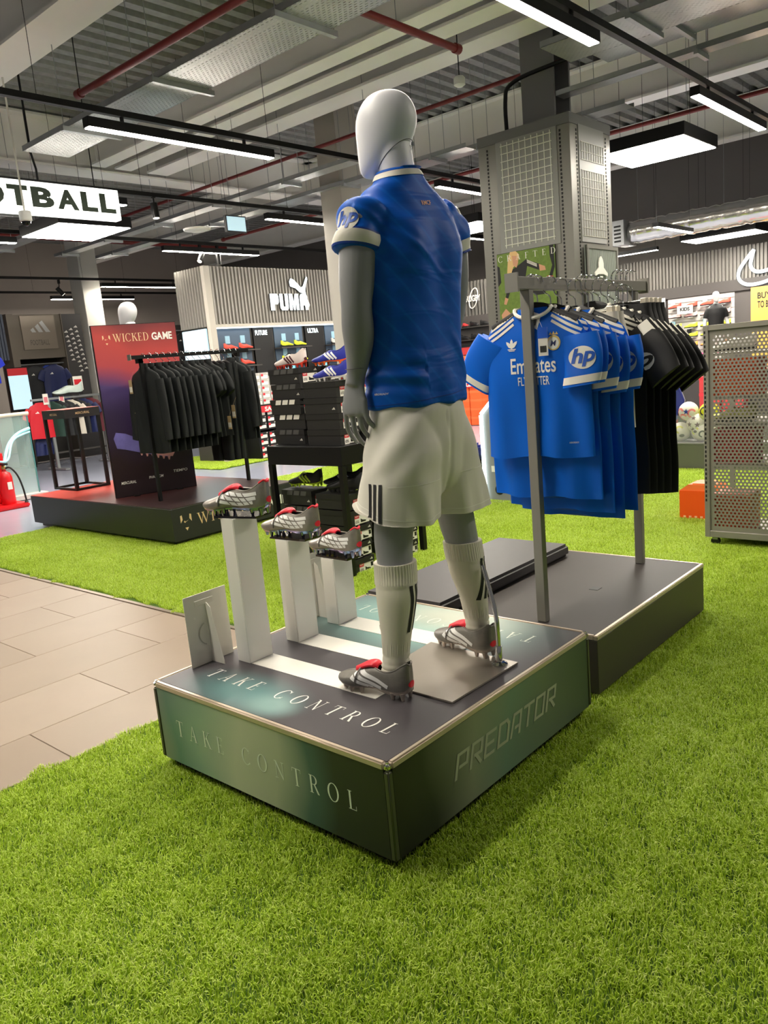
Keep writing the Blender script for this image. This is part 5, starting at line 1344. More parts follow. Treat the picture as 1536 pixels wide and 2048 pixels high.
# mannequin behind the banner
def bust(loc, rz, label, top_m, skin_m, H=1.86, arms=True, s=1.0):
    t = thing('mannequin', label, 'mannequin', loc, rotz=rz)
    mb = MB(); L_ = lambda keys: limb(mb, [(k[0]*s,k[1]*s,k[2]*s,k[3]*s) for k in keys], 14, 14)
    mb.loft([ell((0,0,z*s),rx*s,ry*s,20) for (z,rx,ry) in ((.85,.15,.11),(1.1,.14,.10),(1.35,.17,.115),(1.5,.17,.10),(1.56,.08,.07))])
    for sg in (-1,1):
        L_([(sg*.09,0,.95,.09),(sg*.10,0,.5,.06),(sg*.11,-.01,.3,.055),(sg*.11,0,.08,.035),(sg*.11,.05,.03,.03)])
        L_([(sg*.17,0,1.46,.06),(sg*.22,-.02,1.25,.05),(sg*.25,.0,1.12,.044),(sg*.27,.06,.95,.036),(sg*.26,.09,.86,.032),(sg*.25,.10,.76,.022)])
    L_([(0,0,1.5,.06),(0,0,1.66,.055)])
    co, fs = remesh(mb, .012, 6, .5); from_np(co, fs).build('body', skin_m, t, smooth=True, local=True, angle=0)
    h = head_mesh((0,.01*s,1.605*s), 0, s); h.build('head', skin_m, t, smooth=True, local=True)
    mb = MB(); mb.loft([ell((0,0,z*s),rx*s,ry*s,24,0,2.2) for (z,rx,ry) in ((.84,.185,.135),(1.1,.175,.128),(1.35,.195,.135),(1.46,.19,.12),(1.53,.13,.09),(1.575,.072,.07))])
    for sg in (-1,1): limb(mb, [(sg*.14*s,0,1.45*s,.08*s),(sg*.20*s,-.01*s,1.36*s,.075*s),(sg*.225*s,-.02*s,1.24*s,.07*s)], 8, 16)
    co, fs = remesh(mb, .012, 6, .5); from_np(co, fs).build('t_shirt', top_m, t, smooth=True, local=True, angle=0)
    return t
bust((3.28,6.30,.353), .25, 'white-headed mannequin in black standing behind the dark red banner', jblack, headm, s=1.07)
# ------------------------------------------------------------------ shoe boxes (origin = near bottom corner, long side +Y, end label on -Y, front on -X)
boxm = mat('black_shoe_box', (34,33,32), .6); boxl = mat('black_box_lid', (29,28,27), .6); faint = mat('grey_print', (78,77,76), .6)
SHOE_BOXES = []
def make_box(label, group, bars='dark', logo=True, lx=.20, ly=.33, h=.11, base=None, lid=None, sale=True, tab=.0):
    t = thing('shoe_box', label, 'shoe box', (0,0,0), group)
    base = base or boxm; lid = lid or boxl
    MB().box(.004,.004,0,lx-.004,ly-.004,h-.006).build('base', base, t, local=True)
    ld = MB().box(0,0,h-.040,lx,ly,h-.001).build('lid', lid, t, local=True)
    u = Vector((0,-1,0))
    if bars:
        for i in range(3): MB().flat(poly2d([(0,0),(.058,0),(.070,.034),(.012,.034)]), ((0,ly-.06-.075*i,h-.038),u,ZA), .0008).build('lid_bar', PAPER if bars == 'white' else faint, t, local=True)
    if logo: MB().flat(fit2d(adi2d(),w=.03), ((.004,.04,.035),u,ZA), .0008).build('box_logo', PAPER, t, local=True)
    MB().flat(fit2d(adi2d(),w=.03), ((lx*.84,0,h-.020),XA,ZA), .0008).build('lid_logo', PAPER, t, local=True)
    if sale:
        MB().flat(poly2d([(0,0),(.125,0),(.125,.06),(0,.06)]), ((lx*.32,.004,.006),XA,ZA), .0008).build('end_label', PAPER, t, local=True)
        MB().flat(poly2d([(0,0),(.046,0),(.046,.072),(0,.072)]), ((lx*.20,.004,.002),XA,ZA), .0012).build('price_label', PAPER, t, local=True)
        MB().flat(poly2d([(0,.045),(.046,.045),(.046,.072),(0,.072)]), ((lx*.20,.004,.002),XA,ZA), .0018).build('price_header', REDP, t, local=True)
        MB().flat(fit2d(text2d('NOW',1,.02),w=.032,h=.012), ((lx*.20+.023,.004,.0605),XA,ZA), .0024).build('price_header_text', PAPER, t, local=True)
        MB().flat(fit2d(text2d('£32',1,.02),w=.034,h=.018), ((lx*.20+.023,.004,.024),XA,ZA), .0024).build('price_text', BLACKP, t, local=True)
        MB().flat(poly2d([(0,0),(.05,0),(.06,.006),(.045,.012),(.02,.016),(.0,.028)]), ((lx*.50,.004,.014),XA,ZA), .0014).build('shoe_icon', BLACKP, t, local=True)
        MB().flat(poly2d([(0,0),(.024,0),(.024,.03),(0,.03)]), ((lx*.80,.004,.03),XA,ZA), .0014).build('barcode', BLACKP, t, local=True)
    return t
tb = thing('display_table', 'black square table stacked with black shoe boxes', 'table', (2.72,2.73,0))
MB().box(2.30,2.35,.80,3.15,3.12,.935).build('top_box', BLACKM, tb, bevel=.003)
for (x,y) in ((2.30,2.35),(3.11,2.35),(2.30,3.08),(3.11,3.08)): MB().box(x,y,0,x+.04,y+.04,.80).build('leg', BLACKM, tb)
BXD = make_box('x', None, 'dark', True); BXW = make_box('x', None, 'white', False); BXP = make_box('x', None, None, False); BXI = make_box('x', None, None, True)
_used = set()
def bx_at(src, x, y, z, label, group, rz=0.0):
    o = src if src.name not in _used else copy_tree(src); _used.add(src.name)
    o.location = (x,y,z); o.rotation_euler = (0,0,rz); o['label'] = label; o['group'] = group
    return o
lv = ['bottom','second','third','fourth','top']
for i, s in enumerate((BXD,BXW,BXW,BXD,BXD)):
    bx_at(s, 2.42+.01*math.sin(i*2.1), 2.815+.008*math.cos(i*3), .936+.1105*i, 'black shoe box, %s in the left stack on the table' % (lv[i] if i else 'lowest'), 'black shoe boxes', .02*math.sin(i*1.7))
for i, s in enumerate((BXP,BXP,BXI,BXP)):
    bx_at(s, 2.36+.004*math.sin(i*2.1), 2.395, .936+.1105*i, 'black shoe box, %s in the right stack on the table' % ('lowest','second','third','topmost')[i], 'black shoe boxes', .01*math.sin(i*1.3))
for i in range(5):
    bx_at(BXD, 2.70, 2.815, .936+.1105*i, 'black shoe box, %s in the rear stack on the table' % ('lowest','second','third','fourth','topmost')[i], 'black shoe boxes')
    bx_at(BXI if i in (2,4) else BXP, 2.385+.006*math.sin(i*4), 2.395, .001+.118*i, 'black shoe box, %s in the near stack under the table' % ('lowest','second','third','fourth','topmost')[i], 'black shoe boxes', .02*math.sin(i*2))
    bx_at(BXD if i != 1 else BXW, 2.40+.01*math.sin(i*3), 2.79, .001+.1205*i, 'black shoe box, %s in the left stack under the table' % ('lowest','second','third','fourth','topmost')[i], 'black shoe boxes', .03*math.sin(i*1.5))
    bx_at(BXP, 2.885+.006*math.sin(i*2.4), 2.385, .001+.1105*i, 'black shoe box, %s in the far stack under the table' % ('lowest','second','third','fourth','topmost')[i], 'black shoe boxes', -.02*math.sin(i*1.5))
# boots lying on the boxes
def boot_var(name, label, upper, stripe, sole, accent, loc, rz, lace=None, s=1.0):
    M = dict(upper=upper, accent=accent, stripe=stripe, sole=sole, lace=lace or dlin, lining=dlin, stripes=[([(.035,.078),(.012,.058),(-.012,.034)],.013),([(.008,.080),(-.014,.058),(-.038,.034)],.013),([(-.020,.082),(-.040,.060),(-.062,.036)],.013)])
    t = thing(name, label, 'football boot', (0,0,0)); make_boot(t, M); t.location = loc; t.rotation_euler = (0,0,rz); t.scale = (s,s,s); return t
wb = mat('cream_upper',(222,208,202),.4); bb_ = mat('cobalt_upper',(44,52,150),.42); kb = mat('black_upper',(26,26,28),.5); rs = mat('red_sole',(206,60,40),.4); wsl = mat('white_sole',(222,218,210),.45); lime = mat('lime',(176,204,40),.45); maroon = mat('maroon',(70,24,30),.5)
boot_var('football_boot','cream football boot with dark stripes on the table boxes',wb,maroon,rs,maroon,(2.52,2.99,1.489),.05)
boot_var('football_boot','blue football boot with orange studs beside the cream boot',bb_,wst,mat('orange_sole',(226,96,36),.4),wsl,(2.66,2.71,1.489),.25)
boot_var('football_boot','blue turf boot on the right stack of boxes',bb_,wst,wsl,bb_,(2.43,2.49,1.380),.10)
boot_var('football_boot','cream and red boot half hidden behind the mannequin arm',wb,maroon,rs,redt,(2.62,2.47,1.380),-.1)
bx_at(BXP, 2.60, 2.385, .936, 'black shoe box under the half-hidden cream boot', 'black shoe boxes')
for i in range(3): bx_at(BXP, 2.60, 2.385, .936+.1105*(i+1), 'black shoe box %s up, under the half-hidden cream boot' % ('one','two','three')[i], 'black shoe boxes')
boot_var('football_boot','black football boot with lime stripes under the table',kb,lime,lime,lime,(2.51,2.955,.605),.15)
boot_var('football_boot','black boot with white stripes under the table',kb,wst,wsl,kb,(2.62,2.66,.60),.5)
boot_var('football_boot','plain black boot on the near stack under the table',kb,kb,kb,kb,(2.47,2.50,.592),.2)

# ------------------------------------------------------------------ leaping-cat brand wall
ribm = mat('ribbed_metal', (150,146,140), .45, .35)
def ribbed(name, p0, p1, z0, z1, outward, pitch, depth, m, parent=None):
    p0 = Vector(p0); p1 = Vector(p1); L = (p1-p0).length; u = (p1-p0).normalized(); o = Vector(outward); n = int(L/pitch); pr = []
    for i in range(n):
        for (f,d) in ((0,0),(.12,1),(.5,1),(.62,0)): pr.append(p0+u*((i+f)*pitch)+o*(d*depth))
    pr.append(p0+u*(n*pitch)); mb = MB(); k = len(pr)
    mb.add([(q.x,q.y,z0) for q in pr]+[(q.x,q.y,z1) for q in pr], [(i,i+1,k+i+1,k+i) for i in range(k-1)])
    return mb.build(name, m, parent)
YP = 9.65; XP = 6.85
pw = thing('brand_wall', 'brand wall with a ribbed metal fascia under the leaping-cat sign', 'display wall', (XP+2,YP,0))
MB().box(XP+.01,YP+.06,0,XP+4.0,YP+.8,2.31).build('back_carcass', DGREY, pw)
MB().box(XP+.02,YP+.03,2.31,XP+4.0,YP+.8,3.285).build('fascia_core', GREYM, pw)
ribbed('ribbed_fascia', (XP+.1,YP,0),(XP+4.0,YP,0),2.33,3.285,(0,-1,0),.075,.035,ribm,pw)
ribbed('ribbed_return', (XP,YP+.8,0),(XP,YP+.03,0),2.31,3.285,(-1,0,0),.075,.035,ribm,pw)
MB().box(XP-.02,YP-.03,0,XP+.10,YP+.06,3.29).build('corner_post', mat('pale_post',(190,184,172),.5), pw)
MB().box(XP+.1,YP-.03,2.28,XP+4.0,YP+.06,2.335).build('fascia_rail', mat('pale_post',(190,184,172),.5), pw)
MB().box(XP+.12,YP-.03,2.262,XP+4.0,YP+.0,2.28).build('shelf_light', mat('cool_led',(225,240,245),.5,emit=2.5), pw)
backblue = mat('blue_grey_back',(74,92,112),.5)
bays = [(XP+.13,XP+.86,'red'),(XP+1.42,XP+2.12,'yellow'),(XP+2.72,XP+3.5,'white')]
for (x0,x1,c) in bays: MB().box(x0,YP+.04,.95,x1,YP+.058,2.26).build('bay_back', backblue, pw)
for (x0,x1) in ((XP+.92,XP+1.36),(XP+2.18,XP+2.66)):
    MB().box(x0,YP+.02,1.25,x1,YP+.058,2.26).build('black_panel', BLACKP, pw)
for tx,x in (('FUTURE',XP+1.10),('ULTRA',XP+2.38)):
    MB().flat(fit2d(text2d(tx,1,.03),w=.28,h=.085), ((x,YP+.015,2.17),XA,ZA), .003).build('panel_name', mat('lit_letter',(235,248,250),.5,emit=1.5), pw)
for (x0,x1,c) in bays:
    for z in (1.89,1.62,1.36,1.10): MB().box(x0-.02,YP-.16,z-.02,x1+.04,YP+.05,z).build('shelf', DGREY, pw)
sign = thing('wall_sign', 'glowing white leaping-cat sign above four block letters on the ribbed fascia', 'sign', (XP+1.3,YP-.06,2.5))
lit = mat('glow_white',(240,250,255),.5,emit=.9)
xs = XP+1.42-.10
PUM = {'P':[(0,0),(0,1),(.62,1),(.74,.85),(.74,.5),(.62,.36),(.34,.36),(.34,0)],'U':[(0,1),(0,.14),(.12,0),(.62,0),(.74,.14),(.74,1),(.46,1),(.46,.22),(.28,.22),(.28,1)],
       'M':[(0,0),(0,1),(.3,1),(.42,.45),(.54,1),(.86,1),(.86,0),(.62,0),(.62,.55),(.5,.0),(.36,0),(.24,.55),(.24,0)],'A':[(0,0),(.02,.86),(.14,1),(.60,1),(.72,.86),(.74,0),(.48,0),(.47,.28),(.28,.28),(.27,0)]}
x = xs
for ch in 'PUMA':
    w_ = .235 if ch == 'M' else .20
    MB().poly([(p[0]*w_/(.86 if ch == 'M' else .74), p[1]*.29) for p in PUM[ch]], ((x,YP-.045,2.545),XA,ZA), 0, .03).build('letter_return', DGREY, sign); MB().poly([(p[0]*w_/(.86 if ch == 'M' else .74), p[1]*.29) for p in PUM[ch]], ((x,YP-.045,2.545),XA,ZA), .030, .034).build('letter', lit, sign); x += w_+.028
cat = [(.0,.05),(.06,.12),(.16,.10),(.30,.02),(.42,-.06),(.50,-.04),(.58,.06),(.66,.16),(.70,.15),(.70,.10),(.64,.02),(.58,-.12),(.60,-.26),(.70,-.42),(.66,-.47),(.60,-.42),(.52,-.26),(.46,-.18),(.36,-.16),(.22,-.08),(.10,-.06),(.02,-.04)]
MB().poly([(p[0]*.66,p[1]*.88) for p in cat], ((xs+.50,YP-.045,3.005),XA,ZA), .030, .034).build('leaping_cat', lit, sign); MB().poly([(p[0]*.66,p[1]*.88) for p in cat], ((xs+.50,YP-.045,3.005),XA,ZA), 0, .03).build('cat_return', DGREY, sign)
# boots on the brand wall
SB = {}
def wall_boot(colm, key):
    t = thing('football_boot', 'x', 'football boot', (0,0,0)); mb = MB(); rg = boot_shell(BOOT_KEYS, 18); mb.loft(rg, caps=False, closed=False); n = len(rg[0]); mb.f += [tuple(range(n)), tuple(range(17*n,18*n))]; mb.m += [0,0]
    mb.build('upper', colm, t, smooth=True, local=True, angle=70)
    rr = []
    for (y,w__,hr,g,zb,b) in spline(BOOT_KEYS, 12):
        bb = max(b+.004,.003); rr.append([(-bb,y,zb+.004),(-bb*.8,y,.004),(bb*.8,y,.004),(bb,y,zb+.004)])
    mb = MB(); mb.loft(rr); mb.build('outsole', dlin, t, smooth=True, local=True)
    mb = MB(); mb.loft([[(-g*.95,y,hr-.006),(0,y,hr-.016),(g*.95,y,hr-.006)] for (y,w__,hr,g,zb,b) in spline([k for k in BOOT_KEYS if -.14 < k[0] < .01], 8)], caps=False, closed=False); mb.build('lining', dlin, t, local=True)
    return t
bootcols = {'red':mat('coral_boot',(232,74,58),.4),'yellow':mat('neon_yellow_boot',(206,214,44),.4),'white':mat('pale_boot',(206,204,200),.4)}
for (x0,x1,c) in bays:
    first = True; n = 0
    for zi, z in enumerate((1.89,1.62)):
        for k in range(2):
            if first: src = wall_boot(bootcols[c], c); o = src; first = False
            else: o = copy_tree(src)
            o.location = (x0+.20+.33*k,YP-.06,z+.001); o.rotation_euler = (0,0,-PI/2); 
            o['label'] = '%s boot, %s on the %s shelf of the cat-sign wall' % ({'red':'coral red','yellow':'neon yellow','white':'pale'}[c], ('left','right')[k], ('upper','lower')[zi]); o['group'] = 'boots on the cat-sign wall'
    for k in range(2):
        for zi,z in enumerate((1.89,1.62)): MB().box(x0+.17+.33*k,YP+.030,z+.12,x0+.27+.33*k,YP+.04,z+.25).build('price_ticket', mat('ticket_blue',(150,190,210),.5), pw)
# screens
t = thing('display_screen', 'bright screen at the corner of the cat-sign wall', 'screen', (6.2,9.2,0))
MB().box(XP-.03,YP+.10,1.35,XP-.002,YP+.78,2.28).build('display', SCREEN, t); MB().box(XP-.001,YP+.09,1.34,XP+.009,YP+.79,2.29).build('case', BLACKM, t)
for i,x in enumerate((XP+1.47,XP+2.30)):
    t = thing('portrait_card', ['portrait card under the yellow boots','portrait card right of the blue boot'][i], 'poster', (x,YP-.1,1.36), 'portrait cards on the cat-sign wall')
    MB().box(x,YP-.12,1.362,x+.24,YP-.115,1.60).build('card', mat('sky_card',(126,196,226),.5), t)
    MB().flat(disc2d(.12,.10,.055,.075), ((x,YP-.12,1.362),XA,ZA), .001).build('face', mat('skin_print',(206,160,136),.6), t)
    MB().flat(disc2d(.12,.17,.058,.035), ((x,YP-.12,1.362),XA,ZA), .0016).build('hair', dlin, t); MB().flat(poly2d([(.02,0),(.22,0),(.18,.05),(.06,.05)]), ((x,YP-.12,1.362),XA,ZA), .0016).build('shirt', PAPER, t)
# stock boxes beneath
ss = thing('stock_shelving', 'black stock shelving full of labelled boxes below the cat-sign wall', 'shelving', (XP+1,YP-.4,0))
for z in (.02,.52,.93): MB().box(XP+.35,YP-.52,z-.02,XP+3.6,YP-.06,z).build('shelf', BLACKM, ss)
for x in (XP+.33,XP+1.9,XP+3.6): MB().box(x,YP-.52,0,x+.025,YP-.06,1.0).build('upright', BLACKM, ss)
gb = mat('grey_stock_box',(176,172,166),.6)
def stock_box(base, lid, label, group):
    t = thing('shoe_box', label, 'shoe box', (0,0,0), group)
    MB().box(.003,.003,0,.182,.33,.10).build('base', base, t, local=True); MB().box(0,0,.072,.185,.333,.108).build('lid', lid, t, local=True)
    MB().flat(poly2d([(.03,.008),(.16,.008),(.16,.062),(.03,.062)]), ((0,.003,0),XA,ZA), .001).build('end_label', PAPER, t, local=True)
    MB().flat(poly2d([(.012,.006),(.06,.006),(.06,.085),(.012,.085)]), ((0,0,0),XA,ZA), .0015).build('price_label', PAPER, t, local=True)
    MB().flat(poly2d([(.012,.045),(.06,.045),(.06,.085),(.012,.085)]), ((0,0,0),XA,ZA), .0024).build('price_header', REDP, t, local=True)
    MB().flat(fit2d(adi2d(),w=.03), ((.155,0,.09),XA,ZA), .001).build('lid_logo', PAPER, t, local=True)
    return t
NTH = ['first','second','third','fourth','fifth','sixth','seventh','eighth','ninth','tenth','eleventh','twelfth','thirteenth','fourteenth','fifteenth']
sbk = stock_box(boxm, boxl, 'x', None); sbg = stock_box(gb, gb, 'x', None); f1 = f2 = True
for row,(z0,nz) in enumerate(((.021,4),(.521,3))):
    for j in range(nz):
        for i in range(15):
            o = sbk if f1 else copy_tree(sbk); f1 = False
            o.location = (XP+.38+.205*i,YP-.50,z0+.112*j); o['label'] = 'black stock box, %s from the left in the %s layer of the %s shelf' % (NTH[i], NTH[j], ('bottom','middle')[row]); o['group'] = 'black stock boxes'
for j in range(5):
    for i in range(5):
        o = sbg if f2 else copy_tree(sbg); f2 = False
        o.location = (XP+.38+.19*i,YP-.46,.931+.108*j); o['label'] = 'grey stock box with red sticker, %s from the left in the %s layer' % (NTH[i], NTH[j]); o['group'] = 'grey stock boxes'
t = thing('sale_strip', 'red SALE strip below the grey stock boxes', 'sign', (XP+.4,YP-.53,.93)); MB().box(XP+.36,YP-.535,.80,XP+1.35,YP-.525,.91).build('strip', REDP, t)
MB().flat(fit2d(text2d('SALE',1,.03),w=.28,h=.075), ((XP+.66,YP-.535,.855),XA,ZA), .002).build('strip_lettering', PAPER, t)
# ------------------------------------------------------------------ clad column with grid panels
cc = thing('clad_column', 'grey metal-clad square column with white grid panels and a CRAFTED poster', 'column', (6.55,3.07,0))
cgrey = mat('column_grey', (128,126,121), .42, .3); cpan = mat('column_panel', (142,142,140), .5)
MB().box(6.105,2.535,0,7.0,3.615,3.62).build('core', cgrey, cc, bevel=.004)
MB().box(6.10,2.53,3.62,7.005,3.62,3.72).build('head_band', mat('column_head',(112,112,112),.45,.3), cc)
MB().box(6.095,2.675,2.50,6.105,3.39,3.62).build('grid_backing', cpan, cc)
gl = mat('white_grid_wire', (222,222,212), .5)
for i in range(9):
    y = 3.316-.0715*i; MB().box(6.088,y-.004,2.545,6.095,y+.004,3.60).build('grid_wire', gl, cc)
for j in range(14):
    z = 2.575+.0765*j; MB().box(6.087,2.73,z-.004,6.094,3.33,z+.004).build('grid_wire', gl, cc)
MB().box(6.275,2.525,2.50,6.83,2.535,3.63).build('grid_backing', cpan, cc)
gl2 = mat('pale_grid_wire', (170,167,158), .5)
for i in range(10):
    x = 6.32+.054*i; MB().box(x-.003,2.519,2.56,x+.003,2.525,3.20).build('grid_wire', gl2, cc); MB().box(x-.003,2.519,3.30,x+.003,2.525,3.47).build('grid_wire', gl2, cc)
for z in (2.56,2.64,2.72,2.80,2.88,2.96,3.04,3.12,3.20,3.30,3.38,3.47): MB().box(6.30,2.518,z-.003,6.83,2.524,z+.003).build('grid_wire', gl2, cc)
for (y) in (3.50,2.64):
    mb = MB()
    for k in range(62): mb.box(6.099,y-.008,1.3+.037*k,6.1045,y+.008,1.322+.037*k)
    o = mb.build('slotted_strip', BLACKP, cc); o['kind'] = 'stuff'
for (x) in (6.24,6.89):
    mb = MB()
    for k in range(62): mb.box(x-.008,2.529,1.3+.037*k,x+.008,2.5345,1.322+.037*k)
    o = mb.build('slotted_strip', BLACKP, cc); o['kind'] = 'stuff'
# poster of players on grass
po = thing('poster', 'CRAFTED poster of a player in black sitting on grass, on the clad column', 'poster', (6.09,3.08,1.0))
MB().box(6.082,2.735,.95,6.094,3.44,2.50).build('board', BLACKP, po)
MB().box(6.078,2.74,.95,6.082,3.44,2.495).build('grass_print', mat('poster_grass',(104,128,52),.6,noise=.35,nscale=30), po)
def pp(pts, m, nm, d): MB().poly([(p[0],p[1]) for p in pts], ((6.078,0,0),Vector((0,-1,0)),ZA), d).build(nm, m, po)
Yn = lambda pts: [(-p[0],p[1]) for p in pts]
pk = mat('poster_black',(28,28,30),.6); ps = mat('poster_skin',(206,152,120),.6); ph_ = mat('poster_hair',(222,184,128),.6)
pp(Yn([(3.27,2.31),(3.16,2.36),(3.08,2.40),(2.92,2.33),(2.93,2.27),(3.07,2.33),(3.10,2.20),(3.02,2.24),(2.94,2.10),(2.86,2.07),(2.87,2.02),(3.0,2.02),(3.06,2.14),(3.12,2.10),(3.24,2.10)]), pk, 'tracksuit', .001)
pp(Yn([(3.28,2.32),(3.22,2.28),(3.32,2.03),(3.36,2.02)]), pk, 'sleeve', .0012)
pp(Yn([(3.30,2.44),(3.27,2.50),(3.20,2.50),(3.16,2.46),(3.18,2.38),(3.24,2.34),(3.28,2.25),(3.32,2.28)]), ph_, 'hair', .0016)
pp(Yn([(3.25,2.46),(3.19,2.45),(3.175,2.38),(3.20,2.33),(3.24,2.36)]), ps, 'face', .002)
pp(Yn([(2.93,2.33),(2.86,2.30),(2.85,2.26),(2.92,2.26)]), ps, 'hand', .002); pp(Yn([(3.36,2.04),(3.32,2.02),(3.35,1.96),(3.38,1.97)]), ps, 'hand', .002)
pp(Yn([(2.80,2.50),(2.75,2.50),(2.75,2.40),(2.745,2.28),(2.79,2.16),(2.82,2.18),(2.775,2.30),(2.80,2.40)]), pk, 'second_player', .001)
pp(Yn([(2.84,2.20),(2.77,2.19),(2.745,2.10),(2.79,2.08)]), mat('poster_red',(214,54,60),.6), 'red_boot', .0015)
pp(Yn([(3.44,2.38),(3.41,2.36),(3.40,2.20),(3.44,2.16)]), pk, 'third_player', .001)
pp(Yn([(3.42,1.86),(3.36,1.92),(3.30,1.86),(3.31,1.78),(3.40,1.74)]), ps, 'lower_head', .001); pp(Yn([(3.42,1.74),(3.32,1.74),(3.27,1.40),(3.42,1.40)]), pk, 'lower_body', .001)
for k in range(3): pp(Yn([(3.07-.0,2.395-.012*k),(2.95,2.335-.012*k),(2.955,2.330-.012*k),(3.07,2.388-.012*k)]), PRINTW, 'sleeve_line', .002)
letters(po, 'CRAFTED', ((6.077,3.425,2.41),Vector((0,-1,0)),ZA), .068, .062, PRINTW, gap=.75, off=.003)
# framed badge on the other face
fb = thing('framed_badge', 'framed grey glass panel with a white rocket emblem on the clad column', 'frame', (6.65,2.5,1.2))
MB().box(6.28,2.49,1.0,7.0,2.515,2.466).build('backing', mat('ribbed_glass_back',(128,134,128),.4), fb)
for (a,b_,c,d) in ((6.28,1.0,6.315,2.466),(6.965,1.0,7.0,2.466),(6.315,2.43,6.965,2.466)): MB().box(a,2.478,b_,c,2.50,d).build('frame_bar', cgrey, fb)
for i in range(20): MB().box(6.33+.031*i,2.486,1.0,6.337+.031*i,2.49,2.43).build('rib', mat('rib_grey',(146,150,144),.4), fb)
rk_ = mat('emblem_white',(218,218,210),.5)
for pts in ([(-.05,-.08),(-.05,.12),(-.03,.20),(0,.25),(.03,.20),(.05,.12),(.05,-.08)],[(-.05,-.08),(-.05,.04),(-.13,-.06),(-.13,-.12)],[(.05,-.08),(.05,.04),(.13,-.06),(.13,-.12)],[(-.03,-.12),(.03,-.12),(.02,-.17),(-.02,-.17)],[(-.02,-.19),(.02,-.19),(.015,-.23),(-.015,-.23)]):
    MB().poly([(p[0]*1.1,p[1]*.55) for p in pts], ((6.56,2.478,2.22),XA,ZA), 0, .012).build('emblem_piece', rk_, fb)

# ------------------------------------------------------------------ perforated gondola end
gd = thing('perforated_gondola', 'grey perforated metal gondola end on castors at the right edge', 'display stand', (4.05,0,0))
gm_ = mat('gondola_grey', (138,134,125), .45, .2)
y0g, y1g, z0g, z1g = -.62, .53, .065, 1.522
for (a,b_,c,d) in ((y1g-.035,z0g,y1g,z1g),(y0g,z0g,y0g+.035,z1g),(y0g+.035,z0g,y1g-.035,z0g+.045),(y0g+.035,z1g-.035,y1g-.035,z1g)): MB().box(4.02,a,b_,4.06,c,d).build('frame_bar', gm_, gd, bevel=.002)
ya, yb, za, zb_ = y0g+.035, y1g-.035, z0g+.045, z1g-.035
mb = MB(); pit = .0262; hz_ = pit*.866; ny = int((yb-ya-.04)/pit); nz_ = int((zb_-za-.06)/hz_); Y0 = yb-.02; Z0 = za+.03
mb.box(4.035,Y0,za,4.037,yb,zb_); mb.box(4.035,ya,Z0+nz_*hz_,4.037,Y0,zb_); mb.box(4.035,ya,za,4.037,Y0,Z0); mb.box(4.035,ya,Z0,4.037,Y0-(ny+.5)*pit,Z0+nz_*hz_)
for j in range(nz_):
    sh_ = .5*pit if j % 2 else 0; z = Z0+(j+.5)*hz_
    if sh_: mb.add([(4.035,Y0,z-hz_/2),(4.035,Y0-sh_,z-hz_/2),(4.035,Y0-sh_,z+hz_/2),(4.035,Y0,z+hz_/2)], [(0,1,2,3)])
    else:
        q = Y0-ny*pit; mb.add([(4.035,q,z-hz_/2),(4.035,q-.5*pit,z-hz_/2),(4.035,q-.5*pit,z+hz_/2),(4.035,q,z+hz_/2)], [(0,1,2,3)])
    for i in range(ny):
        y = Y0-sh_-(i+.5)*pit; r = .0082; V = []
        for k in range(8):
            a = PI/4*k+PI/8; V.append((4.035,y+r*math.cos(a),z+r*math.sin(a)))
        sq = [(y+pit/2,z+hz_/2),(y-pit/2,z+hz_/2),(y-pit/2,z-hz_/2),(y+pit/2,z-hz_/2)]
        V += [(4.035,p[0],p[1]) for p in sq]
        mb.add(V, [(8,9,2,1,),(1,0,8),(9,10,4,3),(3,2,9),(10,11,6,5),(5,4,10),(11,8,0,7),(7,6,11)])
sheet = mb.build('perforated_sheet', gm_, gd)
mb = MB()
for k in range(38): mb.box(4.0185,y1g-.017,.32+.031*k,4.0205,y1g-.007,.338+.031*k)
o = mb.build('slot_row', BLACKP, gd); o['kind'] = 'stuff'
for z in (.10,.58,.86,1.04,1.33): MB().box(4.062,y0g+.02,z-.015,4.55,y1g-.02,z).build('shelf', gm_, gd)
MB().box(4.55,y1g-.03,z0g,4.58,y1g,z1g).build('rear_post', gm_, gd); MB().box(4.55,y0g,z0g,4.58,y0g+.03,z1g).build('rear_post', gm_, gd)
for (x,y) in ((4.06,.47),(4.5,.47),(4.06,-.55),(4.5,-.55)):
    MB().lathe([(.03,-.012),(.03,.012)], (x,y,.031), 14, 'x').build('castor', BLACKP, gd); MB().box(x-.018,y-.018,.045,x+.018,y+.018,.066).build('castor_fork', GALV, gd)
orange = mat('orange_box',(238,96,44),.5); redb = mat('red_box',(176,48,48),.55)
def plainbox(name, label, cat, x0,y0,z0,x1,y1,z1, m, lidm=None, group=None):
    t = thing(name, label, cat, ((x0+x1)/2,(y0+y1)/2,z0), group)
    MB().box(x0+.004,y0+.004,z0,x1-.004,y1-.004,z1-.02).build('base', m, t); MB().box(x0,y0,z1-.05,x1,y1,z1).build('lid', lidm or m, t); return t
plainbox('shoe_box','orange shoe box on the upper shelf behind the perforated sheet','shoe box',4.068,.20,1.041,4.30,.49,1.29,orange)
plainbox('shoe_box','red shoe box on the middle shelf behind the perforated sheet','shoe box',4.068,.22,.581,4.30,.49,.82,redb)
plainbox('shoe_box','orange shoe box on the bottom shelf behind the perforated sheet','shoe box',4.068,.24,.101,4.30,.49,.37,mat('dull_orange_box',(190,82,50),.55))
plainbox('shoe_box','red shoe box at the right of the top shelf behind the perforated sheet','shoe box',4.068,-.2,1.331,4.30,.10,1.45,redb)
t = wall_boot(mat('yellow_white_boot',(214,206,120),.4,noise=.6,nscale=40),'g'); t.location = (4.2,.38,.861); t['label'] = 'yellow and white boot on a shelf behind the perforated sheet'
